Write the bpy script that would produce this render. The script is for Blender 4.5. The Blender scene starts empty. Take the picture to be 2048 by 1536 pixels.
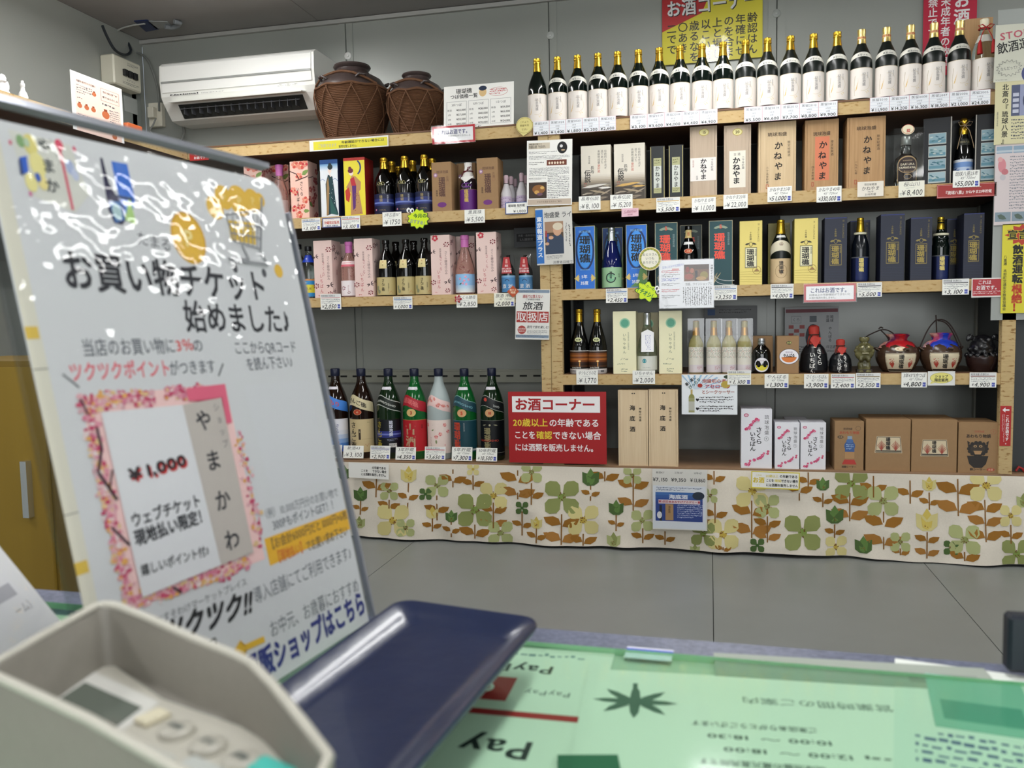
import bpy, bmesh, math, random
import numpy as np
from mathutils import Vector, Matrix
random.seed(7)
C = bpy.context.scene.collection
# ------------------------------------------------------------------ camera, world, light, exposure
FPX = 1692.0
YAW, PIT, ROL = [math.radians(a) for a in (-13.19, 4.44, -1.088)]
def _rot(y, p, r):
    cy, sy, cp, sp, cr, sr = math.cos(y), math.sin(y), math.cos(p), math.sin(p), math.cos(r), math.sin(r)
    A = np.array([[1, 0, 0], [0, 0, -1], [0, 1, 0]], float)
    Rz = np.array([[cy, -sy, 0], [sy, cy, 0], [0, 0, 1]])
    Rx = np.array([[1, 0, 0], [0, cp, -sp], [0, sp, cp]])
    Rr = np.array([[cr, -sr, 0], [sr, cr, 0], [0, 0, 1]])
    return Rr @ Rx @ A @ Rz
MC = _rot(YAW, PIT, ROL)
def ray(x, y): return MC.T @ np.array([(x-1024)/FPX, (y-768)/FPX, 1.0])
def onY(x, y, Y):
    d = ray(x, y); return Vector(d*(Y/d[1]))
def onZ(x, y, Z):
    d = ray(x, y); return Vector(d*(Z/d[2]))
cam = bpy.data.cameras.new('camera'); cam.lens = FPX/2048*36; cam.sensor_width = 36; cam.clip_start = .02
camo = bpy.data.objects.new('camera', cam); C.objects.link(camo)
m3 = Matrix([list(r) for r in MC]).transposed() @ Matrix.Diagonal((1, -1, -1))
camo.matrix_world = m3.to_4x4()
bpy.context.scene.camera = camo
cam.dof.use_dof = True; cam.dof.focus_distance = 3.25; cam.dof.aperture_fstop = 12.5
w = bpy.data.worlds.new('world'); bpy.context.scene.world = w; w.use_nodes = True
w.node_tree.nodes['Background'].inputs[0].default_value = (.75, .85, 1, 1)
w.node_tree.nodes['Background'].inputs[1].default_value = .4
vs = bpy.context.scene.view_settings
vs.view_transform = 'Standard'; vs.look = 'None'; vs.gamma = 1; vs.use_curve_mapping = False
vs.exposure = 0.4
CEIL, FLOOR = 1.335, -.875
LAMPS = [(x, y) for x in (-1.78, .02, 1.9) for y in (2.45, .35, -1.7)]
TUBE = 10
for x, y in LAMPS:
    l = bpy.data.lights.new('tube_light', 'AREA'); l.shape = 'RECTANGLE'; l.size = .14; l.size_y = 1.15; l.energy = 9 if y > 1 else 7
    o = bpy.data.objects.new('tube_light', l); C.objects.link(o); o.location = (x, y, CEIL-.095)
# added fill light behind the camera, lifts shelf fronts and lower wall
l = bpy.data.lights.new('rear_fill_light', 'AREA'); l.shape = 'RECTANGLE'; l.size = 3.4; l.size_y = 1.5; l.energy = 62; l.color = (.95, .98, 1)
o = bpy.data.objects.new('rear_fill_light', l); C.objects.link(o); o.location = (.8, -3.16, .2); o.rotation_euler = (math.radians(90), 0, 0)

# ------------------------------------------------------------------ materials
def lin(c):
    if isinstance(c, int): c = ((c >> 16 & 255)/255, (c >> 8 & 255)/255, (c & 255)/255)
    return tuple((v/12.92 if v <= .04045 else ((v+.055)/1.055)**2.4) for v in c)
MATS = {}
def mat(c, rough=.5, metal=0.0, trans=0.0, coat=0.0, ior=1.45, emit=0.0):
    k = (c, rough, metal, trans, coat, emit)
    if k in MATS: return MATS[k]
    m = bpy.data.materials.new('paint'); m.use_nodes = True
    b = m.node_tree.nodes['Principled BSDF']
    b.inputs['Base Color'].default_value = (*lin(c), 1)
    b.inputs['Roughness'].default_value = rough; b.inputs['Metallic'].default_value = metal
    b.inputs['Transmission Weight'].default_value = trans; b.inputs['Coat Weight'].default_value = coat
    b.inputs['IOR'].default_value = ior
    if emit:
        b.inputs['Emission Color'].default_value = (*lin(c), 1); b.inputs['Emission Strength'].default_value = emit
    MATS[k] = m; return m
def noisemat(name, stops, scale, rough=.5, stretch=(1, 1, 1), bump=0.0, metal=0.0, detail=6, coat=0):
    m = bpy.data.materials.new(name); m.use_nodes = True; nt = m.node_tree; b = nt.nodes['Principled BSDF']
    tc = nt.nodes.new('ShaderNodeTexCoord'); mp = nt.nodes.new('ShaderNodeMapping'); mp.inputs['Scale'].default_value = stretch
    n = nt.nodes.new('ShaderNodeTexNoise'); n.inputs['Scale'].default_value = scale; n.inputs['Detail'].default_value = detail
    r = nt.nodes.new('ShaderNodeValToRGB')
    while len(r.color_ramp.elements) < len(stops): r.color_ramp.elements.new(.5)
    for e, (p, c) in zip(r.color_ramp.elements, stops): e.position = p; e.color = (*lin(c), 1)
    L = nt.links.new
    L(tc.outputs['Object'], mp.inputs[0]); L(mp.outputs[0], n.inputs['Vector']); L(n.outputs[0], r.inputs[0]); L(r.outputs[0], b.inputs['Base Color'])
    b.inputs['Roughness'].default_value = rough; b.inputs['Metallic'].default_value = metal; b.inputs['Coat Weight'].default_value = coat
    if bump:
        bp = nt.nodes.new('ShaderNodeBump'); bp.inputs['Strength'].default_value = bump; bp.inputs['Distance'].default_value = .002
        L(n.outputs[0], bp.inputs['Height']); L(bp.outputs[0], b.inputs['Normal'])
    return m
def filmmat(name, tint=(1, 1, 1), rough=.04, bump=0.0, scale=8, ior=1.45, dist=.002):
    m = bpy.data.materials.new(name); m.use_nodes = True; nt = m.node_tree; nt.nodes.clear(); L = nt.links.new
    o = nt.nodes.new('ShaderNodeOutputMaterial'); mx = nt.nodes.new('ShaderNodeMixShader'); t = nt.nodes.new('ShaderNodeBsdfTransparent')
    g = nt.nodes.new('ShaderNodeBsdfGlossy'); lw = nt.nodes.new('ShaderNodeLayerWeight'); pw = nt.nodes.new('ShaderNodeMath'); pw.operation = 'POWER'; pw.inputs[1].default_value = 5
    f = nt.nodes.new('ShaderNodeMath'); f.operation = 'MULTIPLY_ADD'; f.inputs[1].default_value = .9; f.inputs[2].default_value = .038
    L(lw.outputs['Facing'], pw.inputs[0]); L(pw.outputs[0], f.inputs[0])
    t.inputs[0].default_value = (*tint, 1); g.inputs['Roughness'].default_value = rough
    L(f.outputs[0], mx.inputs[0]); L(t.outputs[0], mx.inputs[1]); L(g.outputs[0], mx.inputs[2]); L(mx.outputs[0], o.inputs[0])
    if bump:
        tc = nt.nodes.new('ShaderNodeTexCoord'); n = nt.nodes.new('ShaderNodeTexNoise'); n.inputs['Scale'].default_value = scale; n.inputs['Detail'].default_value = 2
        bp = nt.nodes.new('ShaderNodeBump'); bp.inputs['Strength'].default_value = bump; bp.inputs['Distance'].default_value = dist
        L(tc.outputs['Object'], n.inputs['Vector']); L(n.outputs[0], bp.inputs['Height']); L(bp.outputs[0], g.inputs['Normal'])
    return m
M_WALL = noisemat('wall_paint', [(0, 0x979b95), (1, 0xa0a39d)], 3, .31, bump=.02, metal=.05)
M_CEIL = noisemat('ceiling_board', [(0, 0x979593), (1, 0xa4a2a0)], 5, .7)
M_FLOOR = noisemat('floor_vinyl', [(.3, 0x787b78), (.7, 0x7f8280)], 4, .38, bump=.03)
M_SEAM = mat(0x2a2c2a, .8)
M_CORK = noisemat('cork_tape', [(0, 0x6b4a2a), (.35, 0xa8864e), (.40, 0xbfa270), (1, 0xccb283)], 75, .75, (.7, 1, 1.6), bump=.1, detail=8)
M_CORKV = noisemat('cork_tape_upright', [(0, 0x6b4a2a), (.36, 0x93703f), (.41, 0xbca272), (1, 0xc9b082)], 70, .75, (.6, 1, 2.4), bump=.1, detail=8)
M_BOARD = noisemat('shelf_board', [(0, 0x5b3d28), (1, 0x7d5a3e)], 6, .55, (1, 12, 1))
M_DECK = noisemat('deck_board', [(0, 0x8a6a4e), (1, 0xa68566)], 5, .4, (1, 9, 1))
M_DARK = mat(0x2b2c2e, .6)
M_RAIL = mat(0xa3a497, .4, .1)
M_SILVER_ = mat(0xb0b4b8, .3, .6)
M_PAULOWNIA = noisemat('paulownia_wood', [(0, 0xbda27c), (.5, 0xd0b68f), (1, 0xdcc6a2)], 14, .6, (9, 1, .5))
M_PALEWOOD = noisemat('pale_wood', [(0, 0xcbb08c), (.5, 0xdac3a0), (1, 0xe2ceae)], 14, .6, (9, 1, .4))
M_CEDAR = noisemat('cedar_wood', [(0, 0x8d6a45), (.45, 0xb08a5e), (1, 0xc19c70)], 16, .6, (11, 1, .5))
M_GREYWOOD = noisemat('grey_wood', [(0, 0xa08c78), (.45, 0xb8a48e), (1, 0xc8b5a0)], 12, .6, (8, 1, .5))
M_KRAFT = noisemat('kraft_card', [(0, 0x967651), (1, 0xa07e58)], 60, .7)
M_GOLD = mat(0xdcb43c, .26, .9)
M_PGOLD = mat(0xe0c77c, .3, .85)
M_SILVER = mat(0xd0d4d8, .25, .9)
M_WHITE = mat(0xe9e9e6, .5)
M_PLASTIC = mat(0xf0f0ea, .3)
M_CLAY = noisemat('glazed_clay', [(0, 0x33221c), (1, 0x55402f)], 18, .25, bump=.2)
M_DCLAY = noisemat('dark_clay', [(0, 0x2e2724), (.6, 0x4a3e3c), (1, 0x3a2c28)], 14, .32, bump=.3)
M_BLACKG = mat(0x15161a, .28)
M_ROPE = noisemat('palm_rope', [(0, 0x4a3020), (1, 0x7a5233)], 90, .8, (1, 1, 5), bump=.6)
G_DARK = mat(0x06100c, .06, coat=.3)
G_DARKF = mat(0x0f1512, .3)
G_BLACK = mat(0x050505, .05, coat=.4)
G_BROWN = mat(0x1c0d06, .07, coat=.3)
G_GREEN = mat(0x0f5a26, .09, coat=.4)
G_DGREEN = mat(0x122814, .08, coat=.4)
G_NAVY = mat(0x0a1450, .06, coat=.5)
G_FROST = mat(0xaab6b6, .4, coat=.2)
G_CLEAR = mat(0xe4ecea, .03, trans=1, ior=1.36)
G_PINK = mat(0xf4cfc4, .04, trans=.85, ior=1.34)
G_YEL = mat(0xd8cf8c, .1, trans=.55, ior=1.34)
M_FILM = filmmat('clear_film', (.97, .97, .97), .05, .35, 14)
M_CASE = filmmat('clear_case', (.98, .98, .98), .03)

# ------------------------------------------------------------------ mesh helpers
def tag(o, label=None, cat=None, group=None, kind=None):
    if label: o['label'] = label
    if cat: o['category'] = cat
    if group: o['group'] = group
    if kind: o['kind'] = kind
    return o
def empty(name, loc=(0, 0, 0), label=None, cat=None, group=None, rz=0, kind=None):
    o = bpy.data.objects.new(name, None); C.objects.link(o); o.location = loc; o.rotation_euler.z = rz; o.empty_display_size = .02
    return tag(o, label, cat, group, kind)
class MB:
    def __init__(s): s.v = []; s.f = []; s.m = []; s.mats = []; s.sm = []
    def mi(s, m):
        if m not in s.mats: s.mats.append(m)
        return s.mats.index(m)
    def add(s, vs_, fs, m, smooth=False):
        b = len(s.v); i = s.mi(m); s.v += [tuple(v) for v in vs_]
        for f in fs: s.f.append([b+j for j in f]); s.m.append(i); s.sm.append(smooth)
        return s
    def box(s, x0, x1, y0, y1, z0, z1, m, ch=0.0):
        if ch:
            c = ch; pts = []
            for z, k in ((z0, c), (z0+c, 0), (z1-c, 0), (z1, c)):
                pts += [(x0+k+ (c if not k else 0), y0+k, z), (x1-k-(c if not k else 0), y0+k, z), (x1-k, y0+k+(c if not k else 0), z), (x1-k, y1-k-(c if not k else 0), z),
                        (x1-k-(c if not k else 0), y1-k, z), (x0+k+(c if not k else 0), y1-k, z), (x0+k, y1-k-(c if not k else 0), z), (x0+k, y0+k+(c if not k else 0), z)]
            fs = [[7, 6, 5, 4, 3, 2, 1, 0], list(range(24, 32))]
            for L_ in range(3):
                for j in range(8): fs.append([L_*8+j, L_*8+(j+1) % 8, L_*8+8+(j+1) % 8, L_*8+8+j])
            return s.add(pts, fs, m)
        p = [(x, y, z) for z in (z0, z1) for x, y in ((x0, y0), (x1, y0), (x1, y1), (x0, y1))]
        return s.add(p, [[3, 2, 1, 0], [4, 5, 6, 7], [0, 1, 5, 4], [1, 2, 6, 5], [2, 3, 7, 6], [3, 0, 4, 7]], m)
    def lathe(s, prof, m, seg=28, cx=0, cy=0, sx=1, sy=1):
        vs_ = []; fs = []; n = len(prof)
        for r, z in prof:
            for k in range(seg):
                a = 2*math.pi*k/seg; vs_.append((cx+r*math.cos(a)*sx, cy+r*math.sin(a)*sy, z))
        for i in range(n-1):
            for k in range(seg): fs.append([i*seg+k, i*seg+(k+1) % seg, (i+1)*seg+(k+1) % seg, (i+1)*seg+k])
        if prof[0][0] > 1e-6: fs.append(list(range(seg))[::-1])
        if prof[-1][0] > 1e-6: fs.append([(n-1)*seg+k for k in range(seg)])
        return s.add(vs_, fs, m, True)
    def tube(s, pts, r, m, seg=8, closed=False):
        pts = [Vector(p) for p in pts]; n = len(pts); vs_ = []; fs = []
        up = Vector((.13, .2, 1)).normalized()
        for i, p in enumerate(pts):
            a = pts[(i-1) % n] if (closed or i) else p; b = pts[(i+1) % n] if (closed or i < n-1) else p
            t = (b-a).normalized(); u = t.cross(up)
            if u.length < 1e-4: u = t.cross(Vector((1, 0, 0)))
            u.normalize(); v = t.cross(u); rr = r[i] if isinstance(r, (list, tuple)) else r
            for k in range(seg):
                an = 2*math.pi*k/seg; vs_.append(p+u*math.cos(an)*rr+v*math.sin(an)*rr)
        for i in range(n if closed else n-1):
            j = (i+1) % n
            for k in range(seg): fs.append([i*seg+k, i*seg+(k+1) % seg, j*seg+(k+1) % seg, j*seg+k])
        if not closed: fs += [list(range(seg))[::-1], [(n-1)*seg+k for k in range(seg)]]
        return s.add(vs_, fs, m, True)
    def ball(s, c, r, m, seg=14, rings=9):
        if not isinstance(r, (tuple, list)): r = (r, r, r)
        vs_ = []; fs = []
        for i in range(rings+1):
            t = math.pi*i/rings
            for k in range(seg):
                a = 2*math.pi*k/seg; vs_.append((c[0]+r[0]*math.sin(t)*math.cos(a), c[1]+r[1]*math.sin(t)*math.sin(a), c[2]-r[2]*math.cos(t)))
        for i in range(rings):
            for k in range(seg): fs.append([i*seg+k, i*seg+(k+1) % seg, (i+1)*seg+(k+1) % seg, (i+1)*seg+k])
        return s.add(vs_, fs, m, True)
    def prism(s, poly, fn, t0, t1, m, smooth=False):  # poly 2D, fn(u,v,t)->xyz
        n = len(poly); vs_ = [fn(u, v, t0) for u, v in poly]+[fn(u, v, t1) for u, v in poly]
        fs = [list(range(n))[::-1], list(range(n, 2*n))]+[[i, (i+1) % n, n+(i+1) % n, n+i] for i in range(n)]
        return s.add(vs_, fs, m, smooth)
    def build(s, name, parent=None, loc=None, fixn=True):
        me = bpy.data.meshes.new(name); me.from_pydata(s.v, [], s.f)
        for m in s.mats: me.materials.append(m)
        me.polygons.foreach_set('material_index', s.m); me.polygons.foreach_set('use_smooth', s.sm)
        me.update()
        if any(s.sm): me.set_sharp_from_angle(angle=math.radians(50))
        o = bpy.data.objects.new(name, me); C.objects.link(o)
        if parent: o.parent = parent
        if loc: o.location = loc
        return o
GL = {}
def glyph(ch, bold):
    k = (ch, bold)
    if k in GL: return GL[k]
    c = bpy.data.curves.new('t', 'FONT'); c.body = ch; c.resolution_u = 2
    o = bpy.data.objects.new('t', c); m = o.to_mesh()
    v = [(p.co.x, p.co.y) for p in m.vertices]; f = [list(p.vertices) for p in m.polygons]
    if ord(ch) > 0x2000: adv = 1.0
    elif v: adv = max(p[0] for p in v)+.07
    else: adv = .3
    if ch == '1': v = [(x_+.1, y_) for x_, y_ in v]; adv = .5
    if ch == '¥': adv = .6
    if bold > .012 and v:
        b_ = bold*.55; n_ = len(v); v0, f0 = v, f; v, f = [], []
        for dx, dy in ((-b_, -b_), (b_, -b_), (b_, b_), (-b_, b_)): f += [[i+len(v) for i in q_] for q_ in f0]; v = v+[(x_+dx, y_+dy, .22*(len(v)//n_)) for x_, y_ in v0]
    o.to_mesh_clear(); bpy.data.objects.remove(o); bpy.data.curves.remove(c)
    GL[k] = (v, f, adv); return GL[k]
def tlen(s_, bold=0): return sum(glyph(c, bold)[2] for c in s_)
class Art:
    """flat print in local units: x right, y down"""
    def __init__(s, w, h, bg=None, step=0):
        s.w, s.h, s.step = w, h, step; s.it = []; s.lock = None
        if bg is not None: s.r(0, 0, w, h, bg)
    def put(s, vs_, fs, c):
        if not vs_: return
        xs = [v[0] for v in vs_]; ys = [v[1] for v in vs_]; bb = (min(xs), min(ys), max(xs), max(ys)); z = 1
        for o in s.it:
            b = o[3]
            if b[0] < bb[2] and b[2] > bb[0] and b[1] < bb[3] and b[3] > bb[1]: z = max(z, o[4]+1)
        if s.lock is not None: z = s.lock+random.random()*.9
        s.it.append((vs_, fs, c, bb, z))
    def r(s, x0, y0, x1, y1, c):
        n = max(1, int((x1-x0)/s.step+.5)) if s.step else 1; m = max(1, int((y1-y0)/s.step+.5)) if s.step else 1
        vs_ = [(x0+(x1-x0)*i/n, y0+(y1-y0)*j/m) for j in range(m+1) for i in range(n+1)]
        s.put(vs_, [[j*(n+1)+i, (j+1)*(n+1)+i, (j+1)*(n+1)+i+1, j*(n+1)+i+1] for j in range(m) for i in range(n)], c)
    def e(s, cx, cy, rx, ry, c, n=20, a0=0, a1=2*math.pi):
        full = abs(a1-a0-2*math.pi) < 1e-6
        pts = [(cx+rx*math.cos(a0+(a1-a0)*k/n), cy-ry*math.sin(a0+(a1-a0)*k/n)) for k in range(n if full else n+1)]
        s.p(pts, c, (cx, cy))
    def p(s, pts, c, ctr=None):
        if ctr is None: s.put(list(pts), [list(range(len(pts)))[::-1]], c); return
        n = len(pts); s.put([ctr]+list(pts), [[0, 1+k, 1+(k+1) % n] for k in range(n)], c)
    def fr(s, x0, y0, x1, y1, t, c):
        s.r(x0, y0, x1, y0+t, c); s.r(x0, y1-t, x1, y1, c); s.r(x0, y0+t, x0+t, y1-t, c); s.r(x1-t, y0+t, x1, y1-t, c)
    def ring(s, cx, cy, rx, ry, t, c, n=24, a0=0, a1=2*math.pi):
        vs_ = []; fs = []
        for k in range(n+1):
            a = a0+(a1-a0)*k/n
            vs_ += [(cx+rx*math.cos(a), cy-ry*math.sin(a)), (cx+(rx-t)*math.cos(a), cy-(ry-t)*math.sin(a))]
            if k < n: fs.append([2*k, 2*k+2, 2*k+3, 2*k+1])
        s.put(vs_, fs, c)
    def ln(s, pts, t, c):
        for (xa, ya), (xb, yb) in zip(pts, pts[1:]):
            d = math.hypot(xb-xa, yb-ya) or 1; nx, ny = -(yb-ya)/d*t/2, (xb-xa)/d*t/2
            s.put([(xa+nx, ya+ny), (xb+nx, yb+ny), (xb-nx, yb-ny), (xa-nx, ya-ny)], [[0, 1, 2, 3]], c)
    def t(s, st, x, y, size, c, b=0.0, al='c', wd=None, sh=0.0, rot=0.0, sy=1.0):
        """x,y = anchor at middle height; wd = total width wanted"""
        L_ = tlen(st, b); k = (wd/L_ if wd else size); kx = k; ky = (size if wd else size)*sy
        tot = L_*kx; ox = -tot/2 if al == 'c' else (0 if al == 'l' else -tot)
        vs_ = []; fs = []; cx = 0; ca, sa = math.cos(rot), math.sin(rot)
        for ch in st:
            v, f, adv = glyph(ch, b); n0 = len(vs_)
            for vx, vy, *dz in v:
                lx = ox+(cx+vx)*kx+sh*vy*ky; ly = -(vy-.36)*ky
                vs_.append((x+lx*ca-ly*sa, y+lx*sa+ly*ca, *dz))
            fs += [[n0+i for i in ff] for ff in f]; cx += adv
        s.put(vs_, fs, c)
    def v(s, st, x, y, size, c, b=0.0, pitch=1.0, sx=1.0):
        """vertical text: x centre, y top"""
        vs_ = []; fs = []
        for i, ch in enumerate(st):
            if ch == ' ': continue
            v, f, adv = glyph(ch, b); n0 = len(vs_)
            ks = 1.0
            for vx, vy, *dz in v:
                if ch == 'ー': lx, ly = (vy-.38), (vx-.5); vs_.append((x+lx*size*sx, y+(i*pitch+.5)*size+ly*size, *dz))
                else: vs_.append((x+(vx-adv/2)*size*sx*ks, y+(i*pitch+.5)*size-(vy-.36)*size, *dz))
            fs += [[n0+j for j in ff] for ff in f]
        s.put(vs_, fs, c)
    def fake(s, x0, y0, x1, y1, n, c, fill=.5, vert=False):
        """small print too fine to read: broken strokes"""
        vs_ = []; fs = []; rnd = random.Random(int(x0*7+y0*13+n))
        W_, H_ = x1-x0, y1-y0
        if vert: W_, H_ = H_, W_
        p = H_/n
        for i in range(n):
            a = 0; end = W_*(1 if i < n-1 else rnd.uniform(.5, .9))
            while a < end:
                l = p*rnd.uniform(.25, .7); q = p*rnd.uniform(.3, .75)*fill*1.4; o = rnd.uniform(0, p*.3)
                bx = [(a, i*p+o), (min(a+l, end), i*p+o), (min(a+l, end), i*p+o+q), (a, i*p+o+q)]
                bx = [(x1-v_, y0+u_) if vert else (x0+u_, y0+v_) for u_, v_ in bx]
                b = len(vs_); vs_ += bx; fs.append([b, b+1, b+2, b+3]); a += l+p*rnd.uniform(.12, .3)
        s.put(vs_, fs, c)
    def into(s, mb, fn, eps=.00013, rough=.5):
        """fn(u,v,out)->xyz with u,v in local units"""
        for vs_, fs, c, bb, z in s.it:
            m = c if isinstance(c, bpy.types.Material) else mat(c, rough)
            mb.add([fn(p[0], p[1], (z+(p[2] if len(p) > 2 else 0))*eps) for p in vs_], fs, m)
def kpx(cx, cy, Y):
    a, b = onY(cx-.5, cy, Y), onY(cx+.5, cy, Y); c, d = onY(cx, cy-.5, Y), onY(cx, cy+.5, Y)
    return b.x-a.x, c.z-d.z
D = 3.15; FT = D-.006
WALLY = 3.6
def sheet(name, label, cat, x0, y0, x1, y1, fn, Y=FT, rot=0.0, bg=0xecebe6, th=.0012, group=None, parent=None, poly=None, film=False, lean=0.0, part=False, rough=.45):
    """upright printed sheet facing the camera side; corners in photo pixels"""
    cx, cy, w_, h_ = (x0+x1)/2, (y0+y1)/2, x1-x0, y1-y0
    kx, kz = kpx(cx, cy, Y); p = onY(cx, cy, Y); a = Art(w_, h_)
    fn(a)
    mb = MB()
    f = lambda u, v, o: ((u-w_/2)*kx, -o, (h_/2-v)*kz)
    pl = poly(w_, h_) if poly else [(0, 0), (w_, 0), (w_, h_), (0, h_)]
    mb.prism(pl, lambda u, v, t: f(u, v, t), 0, -th, mat(bg, rough))
    a.into(mb, f, rough=rough)
    mb.v = [tuple(v) for v in mb.v]
    o = mb.build(name, parent, p)
    o.rotation_euler = (lean, rot, 0)
    if film:
        fm = MB(); e = 1.5
        fm.add([f(-e, -e, .004), f(w_+e, -e, .004), f(w_+e, h_+e, .004), f(-e, h_+e, .004)], [[0, 1, 2, 3]], M_FILM)
        fo = fm.build('laminate_film', o)
    if not part: tag(o, label, cat, group)
    return o
def flat_sheet(name, label, cat, P0, du, dv, W_, H_, w_, h_, fn, bg=0xecebe6, th=.0015, parent=None, film=None, fo=.0015, poly=None, part=False, rough=.45, group=None, eps=.00013):
    """sheet in any plane: P0 top-left, du right, dv down (unit), W_ x H_ metres, art w_ x h_ units"""
    n = du.cross(-dv).normalized()*1.0; n = -dv.cross(du).normalized() if False else du.cross(dv).normalized()*-1
    if n.dot(-P0) < 0: n = -n
    a = Art(w_, h_); fn(a)
    f = lambda u, v, o: du*(u/w_*W_)+dv*(v/h_*H_)+n*o
    mb = MB(); pl = poly or [(0, 0), (w_, 0), (w_, h_), (0, h_)]
    mb.prism(pl, f, 0, -th, mat(bg, rough)); a.into(mb, f, eps, rough)
    o = mb.build(name, parent, P0)
    if film:
        fm = MB().add([f(u, v, fo) for u, v in pl], [list(range(len(pl)))], film).build('laminate_film', o)
    if not part: tag(o, label, cat, group)
    return o
def dup(root, loc=None, label=None, group=None):
    r = root.copy(); C.objects.link(r)
    if loc is not None: r.location = loc
    if label: r['label'] = label
    if group: r['group'] = group
    for ch in list(root.children):
        c = ch.copy(); C.objects.link(c); c.parent = r
        for g in ch.children:
            d = g.copy(); C.objects.link(d); d.parent = c
    return r

# ================================================================== THE SETTING
XL = onY(283, 75, WALLY).x; XR = 4.3; YB = -3.2
def slab(name, x0, x1, y0, y1, z0, z1, m, parent=None, kind=None, ch=0):
    o = MB().box(x0, x1, y0, y1, z0, z1, m, ch).build(name, parent)
    if kind: o['kind'] = kind
    return o
fl = slab('floor', XL, XR, YB, WALLY, FLOOR-.1, FLOOR-.004, M_SEAM, kind='structure')
xs = [onZ(792, 1111, FLOOR).x, onZ(1426, 1180, FLOOR).x, onZ(1918, 1207, FLOOR).x]
seams = [XL]+[xs[0]-1.0*k for k in (1,)]+xs+[xs[2]+.9*k for k in (1, 2, 3)]
seams = [XL]+[s for s in seams if XL+.1 < s < XR-.1]+[XR]
for a, b in zip(seams, seams[1:]): slab('floor_sheet', a+.0012, b-.0012, YB, WALLY, FLOOR-.004, FLOOR, M_FLOOR, fl)
wb = slab('wall_back', XL, XR, WALLY+.012, WALLY+.1, FLOOR, CEIL, M_SEAM, kind='structure')
jn = [onY(x, 200, WALLY).x for x in (696, 1100, 1553)]
dj = (jn[2]-jn[0])/2; js = [XL, jn[0]-dj]+jn+[jn[2]+dj, jn[2]+2*dj]
js = [XL]+[j for j in js if XL+.15 < j < XR-.2]+[XR]
for a, b in zip(js, js[1:]): slab('wall_panel', a+.0015, b-.0015, WALLY, WALLY+.012, FLOOR, CEIL, M_WALL, wb)
for i, j in enumerate(js[1:-1]):
    t = MB()
    for s in (-1, 1): t.box(j+(.003 if s > 0 else -.033), j+(.033 if s > 0 else -.003), WALLY-.004, WALLY, FLOOR, CEIL-.02, M_WALL)
    o = t.build('trim_%d' % (i+1)); o['kind'] = 'structure'
cn = slab('trim_9', XL, XR, WALLY-.018, WALLY, CEIL-.02, CEIL-.003, mat(0xaaaaa6, .5), kind='structure')
wl = slab('wall_left', XL-.1, XL, YB, WALLY, FLOOR, CEIL, M_WALL, kind='structure')
slab('wall_right', XR, XR+.1, YB, WALLY, FLOOR, CEIL, M_WALL, kind='structure')
slab('wall_front', XL, XR, YB-.1, YB, FLOOR, CEIL, M_WALL, kind='structure')
wf = slab('added_window_1', -.95, 2.55, YB+.0, YB+.03, -.6, 1.0, mat(0xc8ccce, .4), kind='structure')  # unseen window and frame, added to go with the rear fill light
for k in range(2): slab('added_window_frame', -.95+k*1.77, -.9+k*1.77, YB+.03, YB+.05, -.6, 1.0, M_SILVER_, wf)
ce = slab('ceiling', XL-.1, XR+.1, YB-.1, WALLY+.1, CEIL+.008, CEIL+.1, M_SEAM, kind='structure')
cx0 = XL
while cx0 < XR:
    for y0, y1 in ((YB, -1.4), (-1.4, .4), (.4, 2.2), (2.2, WALLY)):
        slab('ceiling_panel', cx0+.0015, min(cx0+.91, XR)-.0015, y0+.0015, y1-.0015, CEIL, CEIL+.008, M_CEIL, ce)
    cx0 += .91
for i, (x, y) in enumerate(LAMPS):
    t = empty('ceiling_light', (x, y, CEIL), 'white fluorescent batten on the ceiling, column %s, %s row' % (('left', 'middle', 'right')[i//3], ('shelf side', 'counter side', 'rear')[i % 3]), 'ceiling light', 'ceiling battens')
    MB().box(-.035, .035, -.62, .62, -.045, 0, M_WHITE, .004).build('housing', t)
    for s in (-1, 1):
        MB().tube([(s*.05, -.58, -.07), (s*.05, .58, -.07)], .0135, mat(0xfffffb, .5, emit=TUBE), 10).build('tube', t)

# wall buttons holding the seam covers
for px, py, m, lb in ((696, 112, M_WHITE, 'round white screw cap on the wall seam above the large jar'), (1101, 71, mat(0xb9bdb9, .2), 'round clear screw cap on the wall seam above the gold-capped row'),
                      (1553, 27, mat(0x9ea29e, .3), 'round grey screw cap on the wall seam right of the yellow poster')):
    p = onY(px, py, WALLY-.004); t = empty('screw_cap', p, lb, 'screw cap')
    b = MB(); b.lathe([(.016, 0), (.016, .003), (.012, .006), (0, .007)], m); b.v = [(x, -z, y) for x, y, z in b.v]; b.build('washer', t)
    b = MB(); b.lathe([(.007, .006), (.007, .010), (0, .012)], m); b.v = [(x, -z, y) for x, y, z in b.v]; b.build('plug', t)

# ------------------------------------------------------------------ shelving
def zf(x, y): return onY(x, y, D).z
ZT = zf(1245, 236); ZTb = zf(1245, 260)
Z1 = zf(1134, 404.5); Z1b = zf(1134, 427)
ZL1 = zf(640, 434); ZL2 = zf(700, 594); Z2 = zf(1139, 579); Z3 = zf(1139, 749); ZD = zf(1160, 930)
TH = Z1-Z1b
xPL, xPM, xPR = onY(1082.5, 700, D).x, onY(1102.5, 700, D).x, onY(1125, 700, D).x
xR0, xR1 = onY(2001, 760, D).x, onY(2028, 760, D).x
XS0 = onY(340, 310, D).x
DEP = WALLY-.02
def shelf(nm, x0, x1, zt, zb, lb):
    t = empty(nm, (0, 0, 0), lb, 'shelf')
    slab('board', x0, x1, D+.003, DEP, zb+.004, zt, M_BOARD, t)
    slab('edge_tape', x0, x1, D, D+.003, zb, zt-.0005, M_CORK, t)
    return t
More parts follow.
